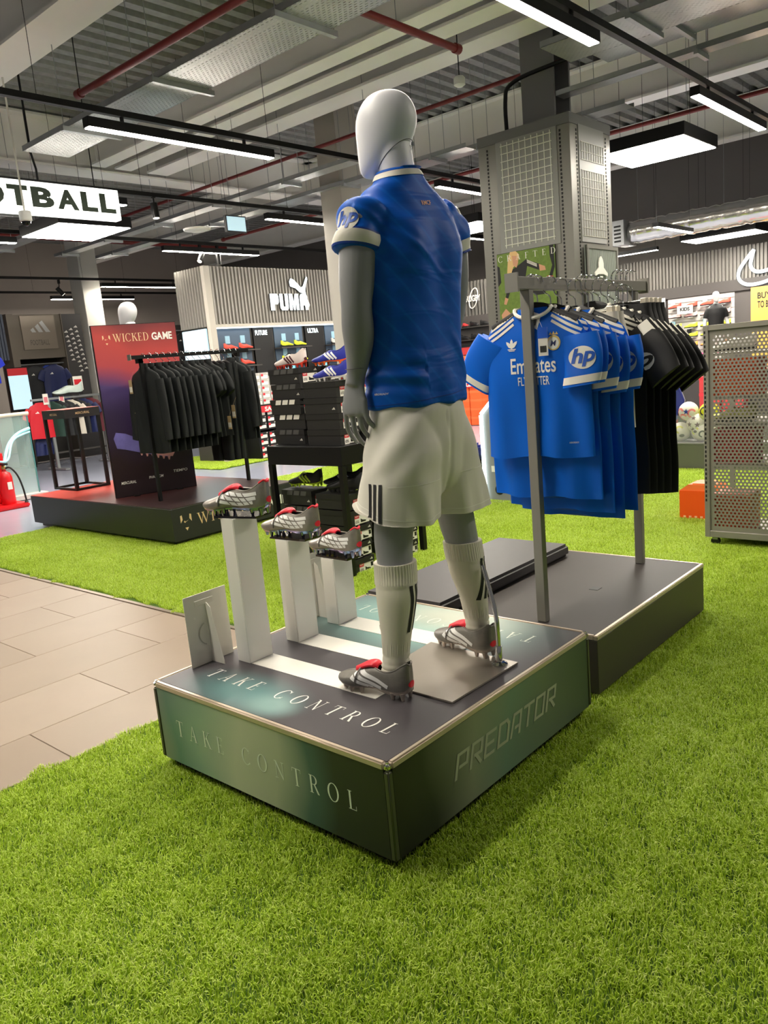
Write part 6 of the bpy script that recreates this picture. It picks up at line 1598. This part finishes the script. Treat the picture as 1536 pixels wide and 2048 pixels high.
t = wall_boot(mat('white_boot',(206,204,200),.4),'g'); t.location = (4.2,.38,1.331); t['label'] = 'white boot on the top shelf behind the perforated sheet'
t = thing('carton', 'orange carton on the turf left of the perforated gondola', 'box', (4.85,.83,0))
MB().box(4.78,.66,.0,5.0,1.0,.24).build('body', mat('vivid_orange',(240,86,14),.5), t); MB().poly([(0,0),(.34,0),(.27,.05),(.07,.05)], ((4.79,1.0,.24),Vector((0,-1,0)),ZA), -.2, 0).build('folded_top', mat('orange_top',(240,120,60),.5), t)
MB().box(4.80,.76,.29,4.98,.90,.298).build('handle', mat('orange_top',(240,120,60),.5), t)
for i in range(6): MB().box(4.7785,.95-.045*i,.02,4.7795,.97-.045*i,.035).build('print_mark', mat('pale_orange',(250,190,150),.5), t)

# ------------------------------------------------------------------ ball bin, racing seats, lit kiosk
stg = thing('low_stage', 'low grey stage under the ball bin', 'stage', (7.6,1.4,0))
MB().box(7.2,.2,0,8.6,2.35,.285).build('body', mat('stage_grey',(112,114,102),.5), stg, bevel=.004); MB().box(7.19,.2,.285,8.6,2.36,.298).build('top_sheet', cpan, stg)
MB().box(7.198,2.08,0,7.2,2.085,.285).build('panel_joint', BLACKP, stg)
bn_ = thing('ball_bin', 'clear-fronted bin full of footballs on the low stage', 'bin', (7.4,1.5,.298))
MB().box(7.24,.9,.299,7.246,2.04,.60).build('front_pane', mat('clear_pane',(235,240,240),.05,alpha=.14), bn_)
MB().box(7.23,2.04,.299,7.26,2.07,.62).build('corner_post', mat('pale_post',(190,184,172),.5), bn_); MB().box(7.55,.9,.299,7.56,2.07,.60).build('back_pane', DGREY, bn_)
def ball(c, label, base, patches, r=.107):
    t = thing('football', label, 'football', c, 'footballs in the bin'); c = Vector(c)
    mb = MB(); bm = bmesh.new(); bmesh.ops.create_icosphere(bm, subdivisions=3, radius=r)
    bm.verts.index_update(); mb.add([c+v.co for v in bm.verts], [tuple(v.index for v in f.verts) for f in bm.faces]); bm.free()
    mb.build('cover', base, t, smooth=True, angle=0); bv = BVHTree.FromPolygons([Vector(p) for p in mb.v], mb.f)
    for (dy,dz,kind,m_,s) in patches:
        n_ = Vector((-1,dy,dz)).normalized(); u = ZA.cross(n_).normalized(); v = n_.cross(u)
        if kind == 'star': tm = poly2d([( (s if k%2==0 else s*.42)*math.sin(PI*k/5), (s if k%2==0 else s*.42)*math.cos(PI*k/5)) for k in range(10)])
        elif kind == 'ring': tm = ringpoly(0,0,s,s,s*.6,s*.6,.4,4.6)
        else: tm = disc2d(0,0,s,s*.7)
        m2 = MB(); decal(m2, tm, (c+n_*.05,u,v), bv, .0016, .015, .3)
        if m2.f: m2.build('patch', m_, t, smooth=True, angle=0)
wbal = mat('white_ball',(226,222,212),.35); nv = mat('navy_patch',(40,70,160),.4); mr = mat('maroon_patch',(84,30,50),.4); yl = mat('yellow_patch',(206,204,80),.4); bk = mat('black_patch',(34,34,34),.4); pkp = mat('pink_patch',(226,130,130),.4)
ball((7.36,1.875,.632),'football with a blue star and pink swirls, topmost in the bin',wbal,[(-.1,.05,'star',nv,.035),(.75,-.1,'ring',pkp,.055),(-.8,-.2,'ring',pkp,.05),(.3,-.8,'ring',pkp,.05)])
ball((7.36,1.79,.50),'white football with maroon stars',wbal,[(.45,-.05,'star',mr,.034),(-.45,-.1,'star',mr,.034),(0,.75,'star',mr,.03),(.05,-.75,'star',mr,.034)])
ball((7.36,1.965,.406),'white football with yellow and black swirls at the bin corner',wbal,[(-.2,.35,'ring',yl,.045),(.6,-.1,'disc',bk,.03),(-.5,-.4,'disc',bk,.028),(.5,.2,'ring',yl,.03)])
ball((7.36,1.74,.406),'white football with yellow and black swirls beside the corner one',wbal,[(.35,.2,'ring',yl,.045),(.3,.1,'disc',bk,.022),(-.5,-.2,'ring',bk,.04)])
ball((7.36,1.65,.62),'neon yellow football with black cracks in the bin',mat('neon_ball',(214,226,40),.4,noise=.5,nscale=60),[(.3,.2,'ring',bk,.05)])
ball((7.36,1.50,.42),'white football hidden at the gondola side of the bin',wbal,[(.3,.2,'star',mr,.04)])
def racing_seat(loc, rz, back_m, seat_m, label, s=1.0):
    t = thing('racing_seat', label, 'chair', loc, 'racing seats', rotz=rz)
    out = [(-.20,.30),(-.27,.42),(-.30,.62),(-.25,.78),(-.20,.88),(-.26,1.02),(-.20,1.16),(-.10,1.24),(.10,1.24),(.20,1.16),(.26,1.02),(.20,.88),(.25,.78),(.30,.62),(.27,.42),(.20,.30)]
    MB().poly([(p[0]*s,p[1]*s) for p in out], ((0,0,0),XA,Vector((0,.28,1)).normalized()), -.05, .05).build('backrest', back_m, t, smooth=True, local=True, bevel=.02, seg=2)
    MB().tube([(p[0]*s*1.0,p[1]*s*.27-.055,p[1]*s*.963) for p in out], .008, 5).build('piping', wsl, t, local=True)
    MB().box(-.26*s,-.50*s,.22*s,.26*s,.10*s,.36*s).build('seat', seat_m, t, smooth=True, local=True, bevel=.04, seg=3)
    for sg in (-1,1): MB().box(sg*.26*s-.04,-.46*s,.26*s,sg*.26*s+.04,.06*s,.44*s).build('seat_wing', seat_m, t, smooth=True, local=True, bevel=.03, seg=2)
    MB().box(-.2*s,-.4*s,0,.2*s,.1*s,.22*s).build('pedestal', BLACKP, t, local=True)
    return t
sbl = mat('seat_blue',(56,66,150),.5); sred = mat('seat_red',(206,30,44),.45)
racing_seat((7.72,2.28,.299), 1.9, sbl, sred, 'blue racing seat with a red cushion behind the ball bin', .72)
racing_seat((6.45,4.35,0), 1.2, sbl, sbl, 'blue racing seat half hidden left of the lit kiosk', .85)
kz = thing('lit_kiosk', 'grey kiosk edged with a white light strip behind the jerseys', 'kiosk', (5.1,2.7,0))
MB().poly([(-3.05,0),(-3.05,.87),(-2.86,1.055),(-2.3,1.055),(-2.3,0)], ((5.04,0,0),Vector((0,-1,0)),ZA), -.30, 0).build('cabinet', mat('kiosk_grey',(128,130,132),.45), kz)
led = mat('led_strip',(235,250,248),.5,emit=4.0)
MB().obox((5.03,3.058,.44),XA,YA,ZA,.02,.012,.43).build('light_strip', led, kz); d_ = Vector((0,-.19,.185)).normalized(); MB().obox((5.03,2.962,.972),XA,d_.cross(XA),d_,.02,.012,.13).build('light_strip', led, kz)
MB().box(4.96,2.25,0,5.4,3.12,.012).build('base_plate', cpan, kz); MB().box(5.038,2.86,.30,5.04,2.98,.36).build('rating_plate', PAPER, kz); MB().lathe([(.05,0),(.05,.003)], (5.036,2.90,.12), 16, 'x').build('round_sticker', BLACKP, kz); MB().box(5.033,2.88,.105,5.036,2.92,.14).build('yellow_label', mat('yellow_label_m',(220,200,70),.5), kz)

# ------------------------------------------------------------------ right-hand tick brand wall
XN = 13.9
nw = thing('brand_wall', 'long brand wall with a ribbed fascia under the glowing tick sign', 'display wall', (XN,4,0))
MB().box(XN,-2.0,0,XN+.6,11.5,2.35).build('carcass', mat('wall_dark',(70,66,64),.6), nw)
MB().box(XN+.04,-2.0,2.35,XN+.6,11.5,2.93).build('fascia_core', GREYM, nw); ribbed('ribbed_fascia', (XN,11.5,0),(XN,-2.0,0),2.35,2.93,(-1,0,0),.065,.035,mat('ribbed_grey',(108,105,100),.5,.25),nw)
MB().box(XN-.05,-2,2.16,XN+.01,11.5,2.36).build('dark_band', mat('band_dark',(62,58,56),.5), nw)
MB().box(XN-.02,3.44,.8,XN-.002,4.66,2.15).build('slat_panel', mat('slat_grey',(186,182,178),.5), nw)
for k in range(7): MB().box(XN-.03,3.44,.99+.18*k-.012,XN-.02,4.66,.99+.18*k).build('slat', mat('slat_dark',(120,116,112),.5), nw)
tk_ = thing('wall_sign', 'glowing white outlined tick sign on the ribbed fascia at the right edge', 'sign', (XN-.08,3,2.3))
pts = [(3.09,2.83),(3.22,2.68),(3.33,2.52),(3.35,2.38),(3.26,2.27),(3.08,2.235),(2.80,2.29),(2.40,2.49),(1.95,2.80),(2.40,2.60),(2.75,2.48),(2.98,2.44),(3.10,2.48),(3.145,2.58),(3.12,2.72),(3.09,2.83)]
MB().tube([(XN-.08,p[0],p[1]) for p in spline([(q[0],q[1],0) for q in pts[:9]],36)+spline([(q[0],q[1],0) for q in pts[8:]],30)[1:]], .030, 8, caps=True, up=(1,0,0)).build('neon_outline', mat('glow_white',(240,250,255),.5,emit=.9), tk_, smooth=True)
for p in (pts[3],pts[6],pts[12]): MB().tube([(XN-.08,p[0],p[1]),(XN+.0,p[0],p[1])], .012, 6).build('standoff', GALV, tk_)
cols = [mat('coral_boot',(232,74,58),.4),mat('pink_pale_boot',(224,172,168),.4),bootcols['yellow'],bootcols['yellow'],mat('orange_boot',(240,150,70),.4),mat('pink_boot',(226,70,130),.4)]
nm_ = ['coral','pale pink','yellow','yellow','orange','pink']
cache = {}
for j,(z) in enumerate((1.96,1.78,1.58,1.41,1.23,1.06)):
    for i in range(4):
        k = cols[j].name
        if k not in cache: cache[k] = wall_boot(cols[j],'k'); o = cache[k]
        else: o = copy_tree(cache[k])
        o.location = (XN-.10,4.50-.30*i,z); o.rotation_euler = (0,0,0); o.scale = (.85,.85,.85)
        o['label'] = '%s kids boot, %s from the left in the %s row of the wall' % (nm_[j],('first','second','third','fourth')[i],('top','second','third','fourth','fifth','lowest')[j]); o['group'] = 'kids boots on the wall'
        MB().box(XN-.16,4.50-.30*i-.05,z-.004,XN-.02,4.50-.30*i+.05,z).build('peg_shelf', mat('clear_shelf',(214,214,212),.2), nw)
        if (i+j) % 2 == 0: MB().box(XN-.04,4.60-.30*i,z+.07,XN-.03,4.52-.30*i,z+.15).build('price_ticket', BLACKP if j % 2 else mat('ticket_blue',(150,190,210),.5), nw)
t = thing('category_sign', 'grey KIDS card on the boot wall', 'sign', (XN-.2,4.27,1.85)); MB().box(XN-.20,4.13,1.85,XN-.19,4.42,2.0).build('card', mat('card_grey',(196,194,188),.5), t); MB().flat(fit2d(text2d('KIDS',1,.05),w=.18,h=.07), ((XN-.20,4.275,1.935),Vector((0,-1,0)),ZA), .002).build('card_lettering', BLACKP, t)
MB().box(XN-.19,4.26,1.90,XN-.02,4.28,1.92).build('bracket', GALV, t)
t = thing('poster', 'tall pale poster of a laughing face beside the kids boots', 'poster', (XN-.05,4.86,.82)); MB().box(XN-.06,4.70,.82,XN-.051,5.45,2.19).build('board', mat('poster_pale',(206,206,208),.6), t)
fx = lambda tm, m_, nm, d: MB().flat(tm, ((XN-.06,5.0,1.62),Vector((0,-1,0)),ZA), d).build(nm, m_, t)
fx(disc2d(.0,.0,.20,.31), mat('face_skin',(172,116,92),.6), 'face', .001); fx(poly2d([(-.20,.1),(-.19,.27),(-.08,.35),(.08,.35),(.19,.27),(.20,.1),(.14,.2),(-.14,.2)]), mat('face_hair',(84,44,38),.6), 'hair', .002)
fx(disc2d(-.08,.06,.035,.014), dlin, 'eye', .002); fx(disc2d(.08,.06,.035,.014), dlin, 'eye', .002); fx(disc2d(0,-.16,.09,.05), mat('mouth_dark',(70,30,30),.6), 'mouth', .002); fx(poly2d([(-.07,-.135),(.07,-.135),(.06,-.155),(-.06,-.155)]), PAPER, 'teeth', .003); fx(poly2d([(-.03,-.04),(.03,-.04),(0,.06)]), mat('nose_skin',(150,98,78),.6), 'nose', .002)
# counter with boots and small mannequin
ct = thing('counter', 'dark counter with boots on top in front of the kids boot wall', 'counter', (12.4,3.2,0))
MB().box(12.0,2.3,0,13.1,4.30,.80).build('body', mat('counter_dark',(58,55,53),.5), ct); MB().box(11.95,2.25,.80,13.15,4.35,.835).build('top', mat('counter_top',(128,126,120),.4), ct)
bust((12.55,3.32,.836), 1.35+PI/2-.9, 'small grey mannequin in a black t-shirt standing on the counter', jblack, mat('light_mannequin',(186,186,186),.45), s=.70)
lt = mat('lace_lime',(206,214,90),.5)
for i,(y) in enumerate((4.05,3.75)):
    t = boot_var('football_boot', ['black boot with lime laces at the end of the counter','second black boot with lime laces on the counter'][i], kb, lime, lime, kb, (12.15,y,.837), .3, lt, 1.1)
plainbox('display_block','grey block behind the boots on the counter','block',12.35,3.55,.836,12.5,3.85,1.05,mat('block_grey',(120,116,110),.5))
n = 0
for j in range(3):
    for i in range(2): plainbox('shoe_box','red shoe box %s beside the counter, %s layer' % (('left','right')[i],('bottom','middle','top')[j]),'shoe box',11.6,2.95-.36*i,.001+.26*j,11.85,3.28-.36*i,.255+.26*j,redb,REDP,'red boxes by the counter')
t = thing('gold_sign', 'gold price board at the right edge above the gondola', 'sign', (13.5,2.85,1.2)); MB().box(13.48,2.55,0,13.52,3.04,2.17).build('board', mat('gold_board',(206,152,66),.5), t); MB().flat(fit2d(text2d('BUY 2',1,.03),w=.3,h=.11), ((13.48,2.78,2.02),Vector((0,-1,0)),ZA), .002).build('board_lettering', dlin, t); MB().flat(fit2d(text2d('TO BOO',1,.03),w=.3,h=.12), ((13.48,2.78,1.87),Vector((0,-1,0)),ZA), .002).build('board_lettering', dlin, t)
# rugby end of the wall
XR = 12.5
rg = thing('slat_unit', 'rugby boot wall with the round RUGBY sign', 'display wall', (XR+.2,8.6,0))
MB().box(XR+.1,7.2,0,XR+.25,9.6,2.25).build('back', mat('wall_dark',(70,66,64),.6), rg); MB().box(XR+.14,7.2,2.25,XR+.25,9.6,2.95).build('fascia_core', GREYM, rg); ribbed('ribbed_fascia', (XR+.14,9.6,0),(XR+.14,7.2,0),2.25,2.95,(-1,0,0),.085,.04,mat('ribbed_grey',(136,132,126),.5,.25),rg)
t = thing('wall_sign', 'white RUGBY sign with a ball outline', 'sign', (XR+.08,8.2,2.5)); MB().flat(fit2d(text2d('RUGBY',1,.03),w=.36,h=.13), ((XR+.085,8.25,2.60),Vector((0,-1,0)),ZA), .004).build('sign_lettering', PAPER, t); 
mb = MB(); mb.tube([(XR+.09,8.25+.10*math.cos(a)-.05*math.sin(a),2.60+.20*math.sin(a)) for a in np.linspace(0,2*PI,25)], .012, 6); mb.build('ball_outline', PAPER, t)
c1 = wall_boot(redb,'r'); c2 = wall_boot(kb,'r'); u1 = u2 = True
for j,z in enumerate((2.02,1.76)):
    MB().box(XR-.06,7.4,z-.015,XR+.1,9.4,z).build('shelf', DGREY, rg)
    for i in range(6):
        red = (j == 0 and i > 2)
        if red: o = c1 if u1 else copy_tree(c1); u1 = False
        else: o = c2 if u2 else copy_tree(c2); u2 = False
        o.location = (XR+.02,7.7+.26*i,z+.001); o.rotation_euler = (0,0,PI*.5+1.2); o['label'] = '%s rugby boot, %s from the right on the %s shelf' % ('red' if red else 'black',('first','second','third','fourth','fifth','sixth')[i],('upper','lower')[j]); o['group'] = 'rugby boots'
for i in range(3):
    for j in range(8): plainbox('shoe_box','orange shoe box, %s layer of the %s orange stack' % (('lowest','second','third','fourth','fifth','sixth','seventh','top')[j],('right','middle','left')[i]),'shoe box',XR-.35,7.9+.32*i,.001+.18*j,XR-.1,8.2+.32*i,.178+.18*j,orange,mat('orange_lid',(232,110,60),.5),'orange boxes under the rugby boots')
t = thing('sale_strip', 'red SALE strip across the orange boxes', 'sign', (XR-.4,8.3,.8)); MB().box(XR-.37,8.0,.78,XR-.36,8.75,.92).build('strip', REDP, t); MB().flat(fit2d(text2d('SALE',1,.04),w=.30,h=.09), ((XR-.37,8.28,.85),Vector((0,-1,0)),ZA), .002).build('strip_lettering', PAPER, t)
plainbox('display_bin','red open box with dark boots above the orange stack','bin',XR-.35,8.0,1.46,XR-.1,8.55,1.66,redb,BLACKP)
MB_ = MB().box(XR-.75,8.62,0,XR-.7,8.75,1.52); tag(MB_.build('blue_totem', mat('totem_blue',(20,120,190),.5)), 'narrow blue totem left of the orange boxes', 'totem')

# ------------------------------------------------------------------ adidas football bay, far left
YB = 15.0
ab = thing('brand_bay', 'grey brand bay with the three-bar logo and the word FOOTBALL', 'display wall', (6.5,YB,0))
bay_m = mat('bay_bronze',(108,100,90),.4,.3)
MB().box(5.99,YB,2.17,7.0,YB+.5,3.065).build('fascia', bay_m, ab); MB().box(6.13,YB-.03,2.355,6.855,YB,3.04).build('logo_plate', mat('plate_bronze',(132,122,110),.3,.4), ab)
MB().flat(fit2d(adi2d(),w=.42), ((6.52,YB-.03,2.82),XA,ZA), .004).build('three_bar_logo', mat('logo_silver',(176,176,176),.3,.5), ab)
letters(ab, 'FOOTBALL', ((6.27,YB-.03,2.445),XA,ZA), .080, .15, mat('logo_grey',(92,84,76),.5), kind='sans', gap=.03, bold=.02)
ribbed('ribbed_side', (5.45,YB+.02,0),(5.85,YB+.02,0),2.17,3.08,(0,-1,0),.06,.03,mat('ribbed_blue_grey',(92,98,112),.5,.3),ab); MB().box(5.85,YB-.04,0,5.99,YB+.5,3.08).build('bay_post', bay_m, ab); MB().box(7.0,YB-.03,0,7.02,YB+.5,3.07).build('bay_post', bay_m, ab)
MB().box(5.99,YB+.45,0,7.02,YB+.5,2.17).build('bay_back', mat('bay_dark',(52,50,48),.6), ab); MB().tube([(5.99,YB+.15,2.06),(7.0,YB+.15,2.06)], .015, 8).build('hang_bar', GALV, ab)
MB().box(7.02,YB,0,7.47,YB+.06,3.067).build('pattern_board', mat('board_charcoal',(58,56,56),.5), ab)
for r in range(10):
    for c in range(3):
        MB().flat(fit2d(adi2d(),w=.085), ((7.09+.115*c+.012*r*(1 if r < 6 else 1),YB-.001,2.70-.098*r+.05*c-.02*r*0),XA,Vector((0,0,1))), .002).build('pattern_logo', PRINTW, ab) if not (r > 6 and c == 0) else None
shb = mat('shirt_black',(26,27,30),.65); shn = mat('shirt_navy',(22,32,78),.6); shr = mat('shirt_red',(196,22,40),.55); shg = mat('shirt_green',(20,52,42),.6); shw = mat('shirt_cream',(206,198,184),.6)
def simple_shirt(m, label, group, L=.72, w_=.24):
    t = thing('t_shirt', label, 'shirt', (0,0,0), group); o, bv = put(garment_body(random.randrange(99), L, w_, .035, 24, 14), 'body', m, t)
    for s in (-1,1): put(garment_sleeve(s, w_, L, .19, .05, .08, .075, .025, 7, 14), 'sleeve', m, t)
    mb = MB(); decal(mb, fit2d(adi2d(),w=.07,cx=-.08,cy=-.17), (Vector((-.2,0,0)),Vector((0,-1,0)),ZA), bv, .003, .03, .4); 
    if mb.f: mb.build('chest_logo', PRINTW, o, local=True)
    return t
shirts = [(6.32,YB+.06,2.02,shb,PI/2,'black t-shirt with a three-bar logo hanging in the bay'),(6.33,YB+.24,2.02,shb,PI/2,'black t-shirt at the back left of the bay'),(6.68,YB-.02,2.02,shn,PI/2,'navy t-shirt hanging in the bay'),(6.66,YB+.16,2.02,mat('shirt_blue',(30,60,150),.6),PI/2,'blue t-shirt behind the navy one')]
for (x,y,z,m,rz,lab) in shirts:
    t = simple_shirt(m, lab, 'shirts in the brand bay', .80, .26); t.location = (x,y,z); t.rotation_euler = (0,0,rz)
# low rail with shirts in front of the bay
lr = thing('garment_rail', 'low galvanised rail of red, black and cream shirts in front of the brand bay', 'garment rail', (5.9,13.2,0))
MB().box(5.25,13.18,1.32,6.75,13.22,1.36).build('top_bar', GALV, lr)
for x in (5.55,6.62): MB().box(x,13.18,0,x+.05,13.23,1.32).build('post', GALV, lr); MB().box(x-.02,12.85,0,x+.07,13.55,.03).build('foot', GALV, lr)
MB().box(5.55,13.19,.30,6.65,13.22,.33).build('cross_bar', DGREY, lr)
for i,(x,m,lab) in enumerate(((5.40,shr,'red shirt at the end of the low rail'),(5.62,shg,'dark green shirt on the low rail'),(5.76,shb,'first black shirt on the low rail'),(5.88,shb,'second black shirt on the low rail'),(6.00,shw,'cream shirt on the low rail'),(6.12,shb,'third black shirt on the low rail'),(6.26,shn,'navy shirt on the low rail'),(6.40,mat('shirt_maroon',(88,20,34),.6),'maroon shirt on the low rail'))):
    t = simple_shirt(m, lab, 'shirts on the low rail', .66, .24); t.location = (x,13.2,1.28); t.rotation_euler = (0,0,PI/2 if i == 0 else PI/2-.9)
t = make_shorts('navy shorts hanging below the red shirt on the low rail', shn, .34, .18, 5); t.location = (5.42,13.3,.64); t.rotation_euler = (0,0,PI/2); 
t = wall_boot(mat('pale_mint_boot',(206,220,212),.4,noise=.3,nscale=12),'m'); t.location = (6.0,13.2,1.362); t.rotation_euler = (0,0,PI/2); t.scale = (2.1,2.1,2.1); t['label'] = 'oversized pale display boot on the low rail'
t = thing('price_card', 'white price card above the oversized boot', 'sign', (6.22,13.2,1.36)); MB().box(6.13,13.19,1.45,6.32,13.20,1.72).build('card', PAPER, t); MB().box(6.15,13.188,1.56,6.30,13.19,1.66).build('print_block', REDP, t); MB().tube([(6.22,13.2,1.36),(6.22,13.2,1.46)], .006, 6).build('stem', GALV, t)
for i,x in enumerate((5.52,5.83)):
    t = thing('price_card', ['small price card at the red end of the low rail','small price card on the middle of the low rail'][i], 'sign', (x,13.17,1.3)); MB().box(x-.05,13.16,1.24,x+.05,13.17,1.44).build('card', PAPER, t); MB().box(x-.035,13.158,1.28,x+.035,13.16,1.38).build('print_block', mat('pink_print',(214,120,130),.6), t)
# things at the very left edge
t = thing('display_screen', 'lit poster screen at the left edge beside the brand bay', 'screen', (5.7,14.4,0)); MB().box(5.42,14.4,1.15,5.85,14.44,2.0).build('case', BLACKM, t); MB().box(5.44,14.39,1.18,5.83,14.40,1.84).build('display', SCREEN, t); MB().box(5.44,14.39,1.84,5.83,14.40,1.98).build('red_header', REDP, t); MB().box(5.55,14.38,0,5.70,14.46,1.15).build('stand', BLACKM, t)
for i in range(3):
    t = simple_shirt([mat('shirt_royal',(30,50,200),.6),shr,shb][i], ['royal blue shirt at the left edge','red shirt at the left edge below the blue one','black shirt at the left edge'][i], 'shirts at the left edge', .6,.24); t.location = (4.72-.05*i,13.6+.5*i,2.3-.42*i); t.rotation_euler = (0,0,PI/2)
lw_ = thing('wall_rack', 'red wall rack at the left edge', 'rack', (4.8,15.3,0)); MB().box(3.2,15.2,0,5.42,15.3,2.1).build('panel', mat('rack_red',(130,40,48),.6), lw_); MB().tube([(3.4,15.1,2.0),(5.3,15.1,2.0)], .015, 6).build('rail', GALV, lw_); MB().tube([(4.4,15.2,2.0),(4.4,15.1,2.0)], .01, 6).build('bracket', GALV, lw_)
# hanging shirts far behind the banner mannequin
fr_ = thing('wall_rack', 'far rail of dark shirts behind the banner mannequin', 'rack', (9.6,16.6,0)); MB().box(8.9,16.7,0,11.5,16.75,2.9).build('panel', mat('bay_dark',(52,50,48),.6), fr_); MB().tube([(8.9,16.6,2.75),(11.5,16.6,2.75)], .015, 6).build('rail', GALV, fr_)
for x in (9.2,11.2): MB().tube([(x,16.7,2.75),(x,16.6,2.75)], .01, 6).build('bracket', GALV, fr_)
for i in range(6):
    t = simple_shirt([shn,shb,shn,shb,mat('shirt_bright_green',(30,150,70),.6),shb][i], 'shirt %s from the left on the far rail behind the banner' % ('first','second','third','fourth','fifth','sixth')[i], 'shirts on the far rail', .75,.26); t.location = (9.1+.4*i,16.58,2.66); t.rotation_euler = (0,0,PI/2)
# glass balustrade
gb_ = thing('glass_balustrade', 'glass balustrade panel with a pale handrail at the left edge', 'balustrade', (2.6,9.9,0))
MB().box(.8,9.80,0,3.72,10.02,.06).build('kerb', mat('kerb_pale',(190,182,176),.6), gb_); MB().box(.8,9.895,.06,3.63,9.915,1.17).build('glass_pane', mat('green_glass',(196,226,220),.04,trans=.0,alpha=.22), gb_)
MB().box(3.63,9.893,.06,3.645,9.917,1.17).build('glass_edge', mat('glass_edge_m',(70,120,120),.15), gb_); MB().tube([(.8,9.905,1.20),(3.66,9.905,1.20)], .028, 10).build('handrail', mat('handrail_cream',(206,198,176),.35), gb_, smooth=True)
t = thing('cable', 'pale cyan cord looped over the extinguisher stand', 'cord', (3.1,9.6,.6)); MB().tube([tuple(p) for p in spline([(2.98,9.4,.50),(3.05,9.5,.60),(3.2,9.65,.80),(3.4,9.78,.93),(3.62,9.86,.99)],20)], .022, 8).build('strand', mat('cyan_cord',(150,214,220),.4), t, smooth=True); MB().tube([tuple(p) for p in spline([(2.92,9.38,.62),(3.1,9.5,.62),(3.3,9.7,.86),(3.62,9.86,.94)],16)], .014, 8).build('strand', mat('cyan_cord',(150,214,220),.4), t, smooth=True)
# extinguisher
ex = thing('extinguisher_stand', 'red plastic stand for a fire extinguisher at the left edge', 'stand', (2.8,9.33,0)); exr = mat('extinguisher_red',(214,20,28),.35)
MB().box(2.45,9.12,-.011,3.13,9.50,.05).build('base_tray', exr, ex, bevel=.015, seg=2); MB().box(2.50,9.44,.05,3.02,9.49,.74).build('back_panel', exr, ex, bevel=.02, seg=2)
t = thing('fire_extinguisher', 'red fire extinguisher with a black hose at the left edge', 'extinguisher', (2.93,9.29,.051)); MB().lathe([(.085,0),(.09,.01),(.09,.36),(.075,.41),(.03,.44),(.025,.47)], (2.93,9.29,.051), 20).build('cylinder', exr, t, smooth=True)
MB().lathe([(.03,.47),(.032,.50),(.02,.53)], (2.93,9.29,.051), 12).build('valve', mat('brass',(180,150,90),.35,.8), t); MB().box(2.90,9.20,.575,2.96,9.30,.60).build('lever', BLACKP, t)
MB().tube([tuple(p) for p in spline([(2.95,9.27,.53),(3.0,9.24,.53),(3.06,9.20,.42),(3.09,9.17,.25),(3.10,9.15,.08)],20)], .012, 8).build('hose', BLACKP, t, smooth=True); MB().lathe([(.012,.03),(.03,0)], (3.10,9.15,.052), 10).build('nozzle', BLACKP, t)
MB().flat(poly2d([(-.03,-.05),(.03,-.05),(.03,.05),(-.03,.05)]), ((2.94,9.197,.30),XA,ZA), .001).build('label', PAPER, t)
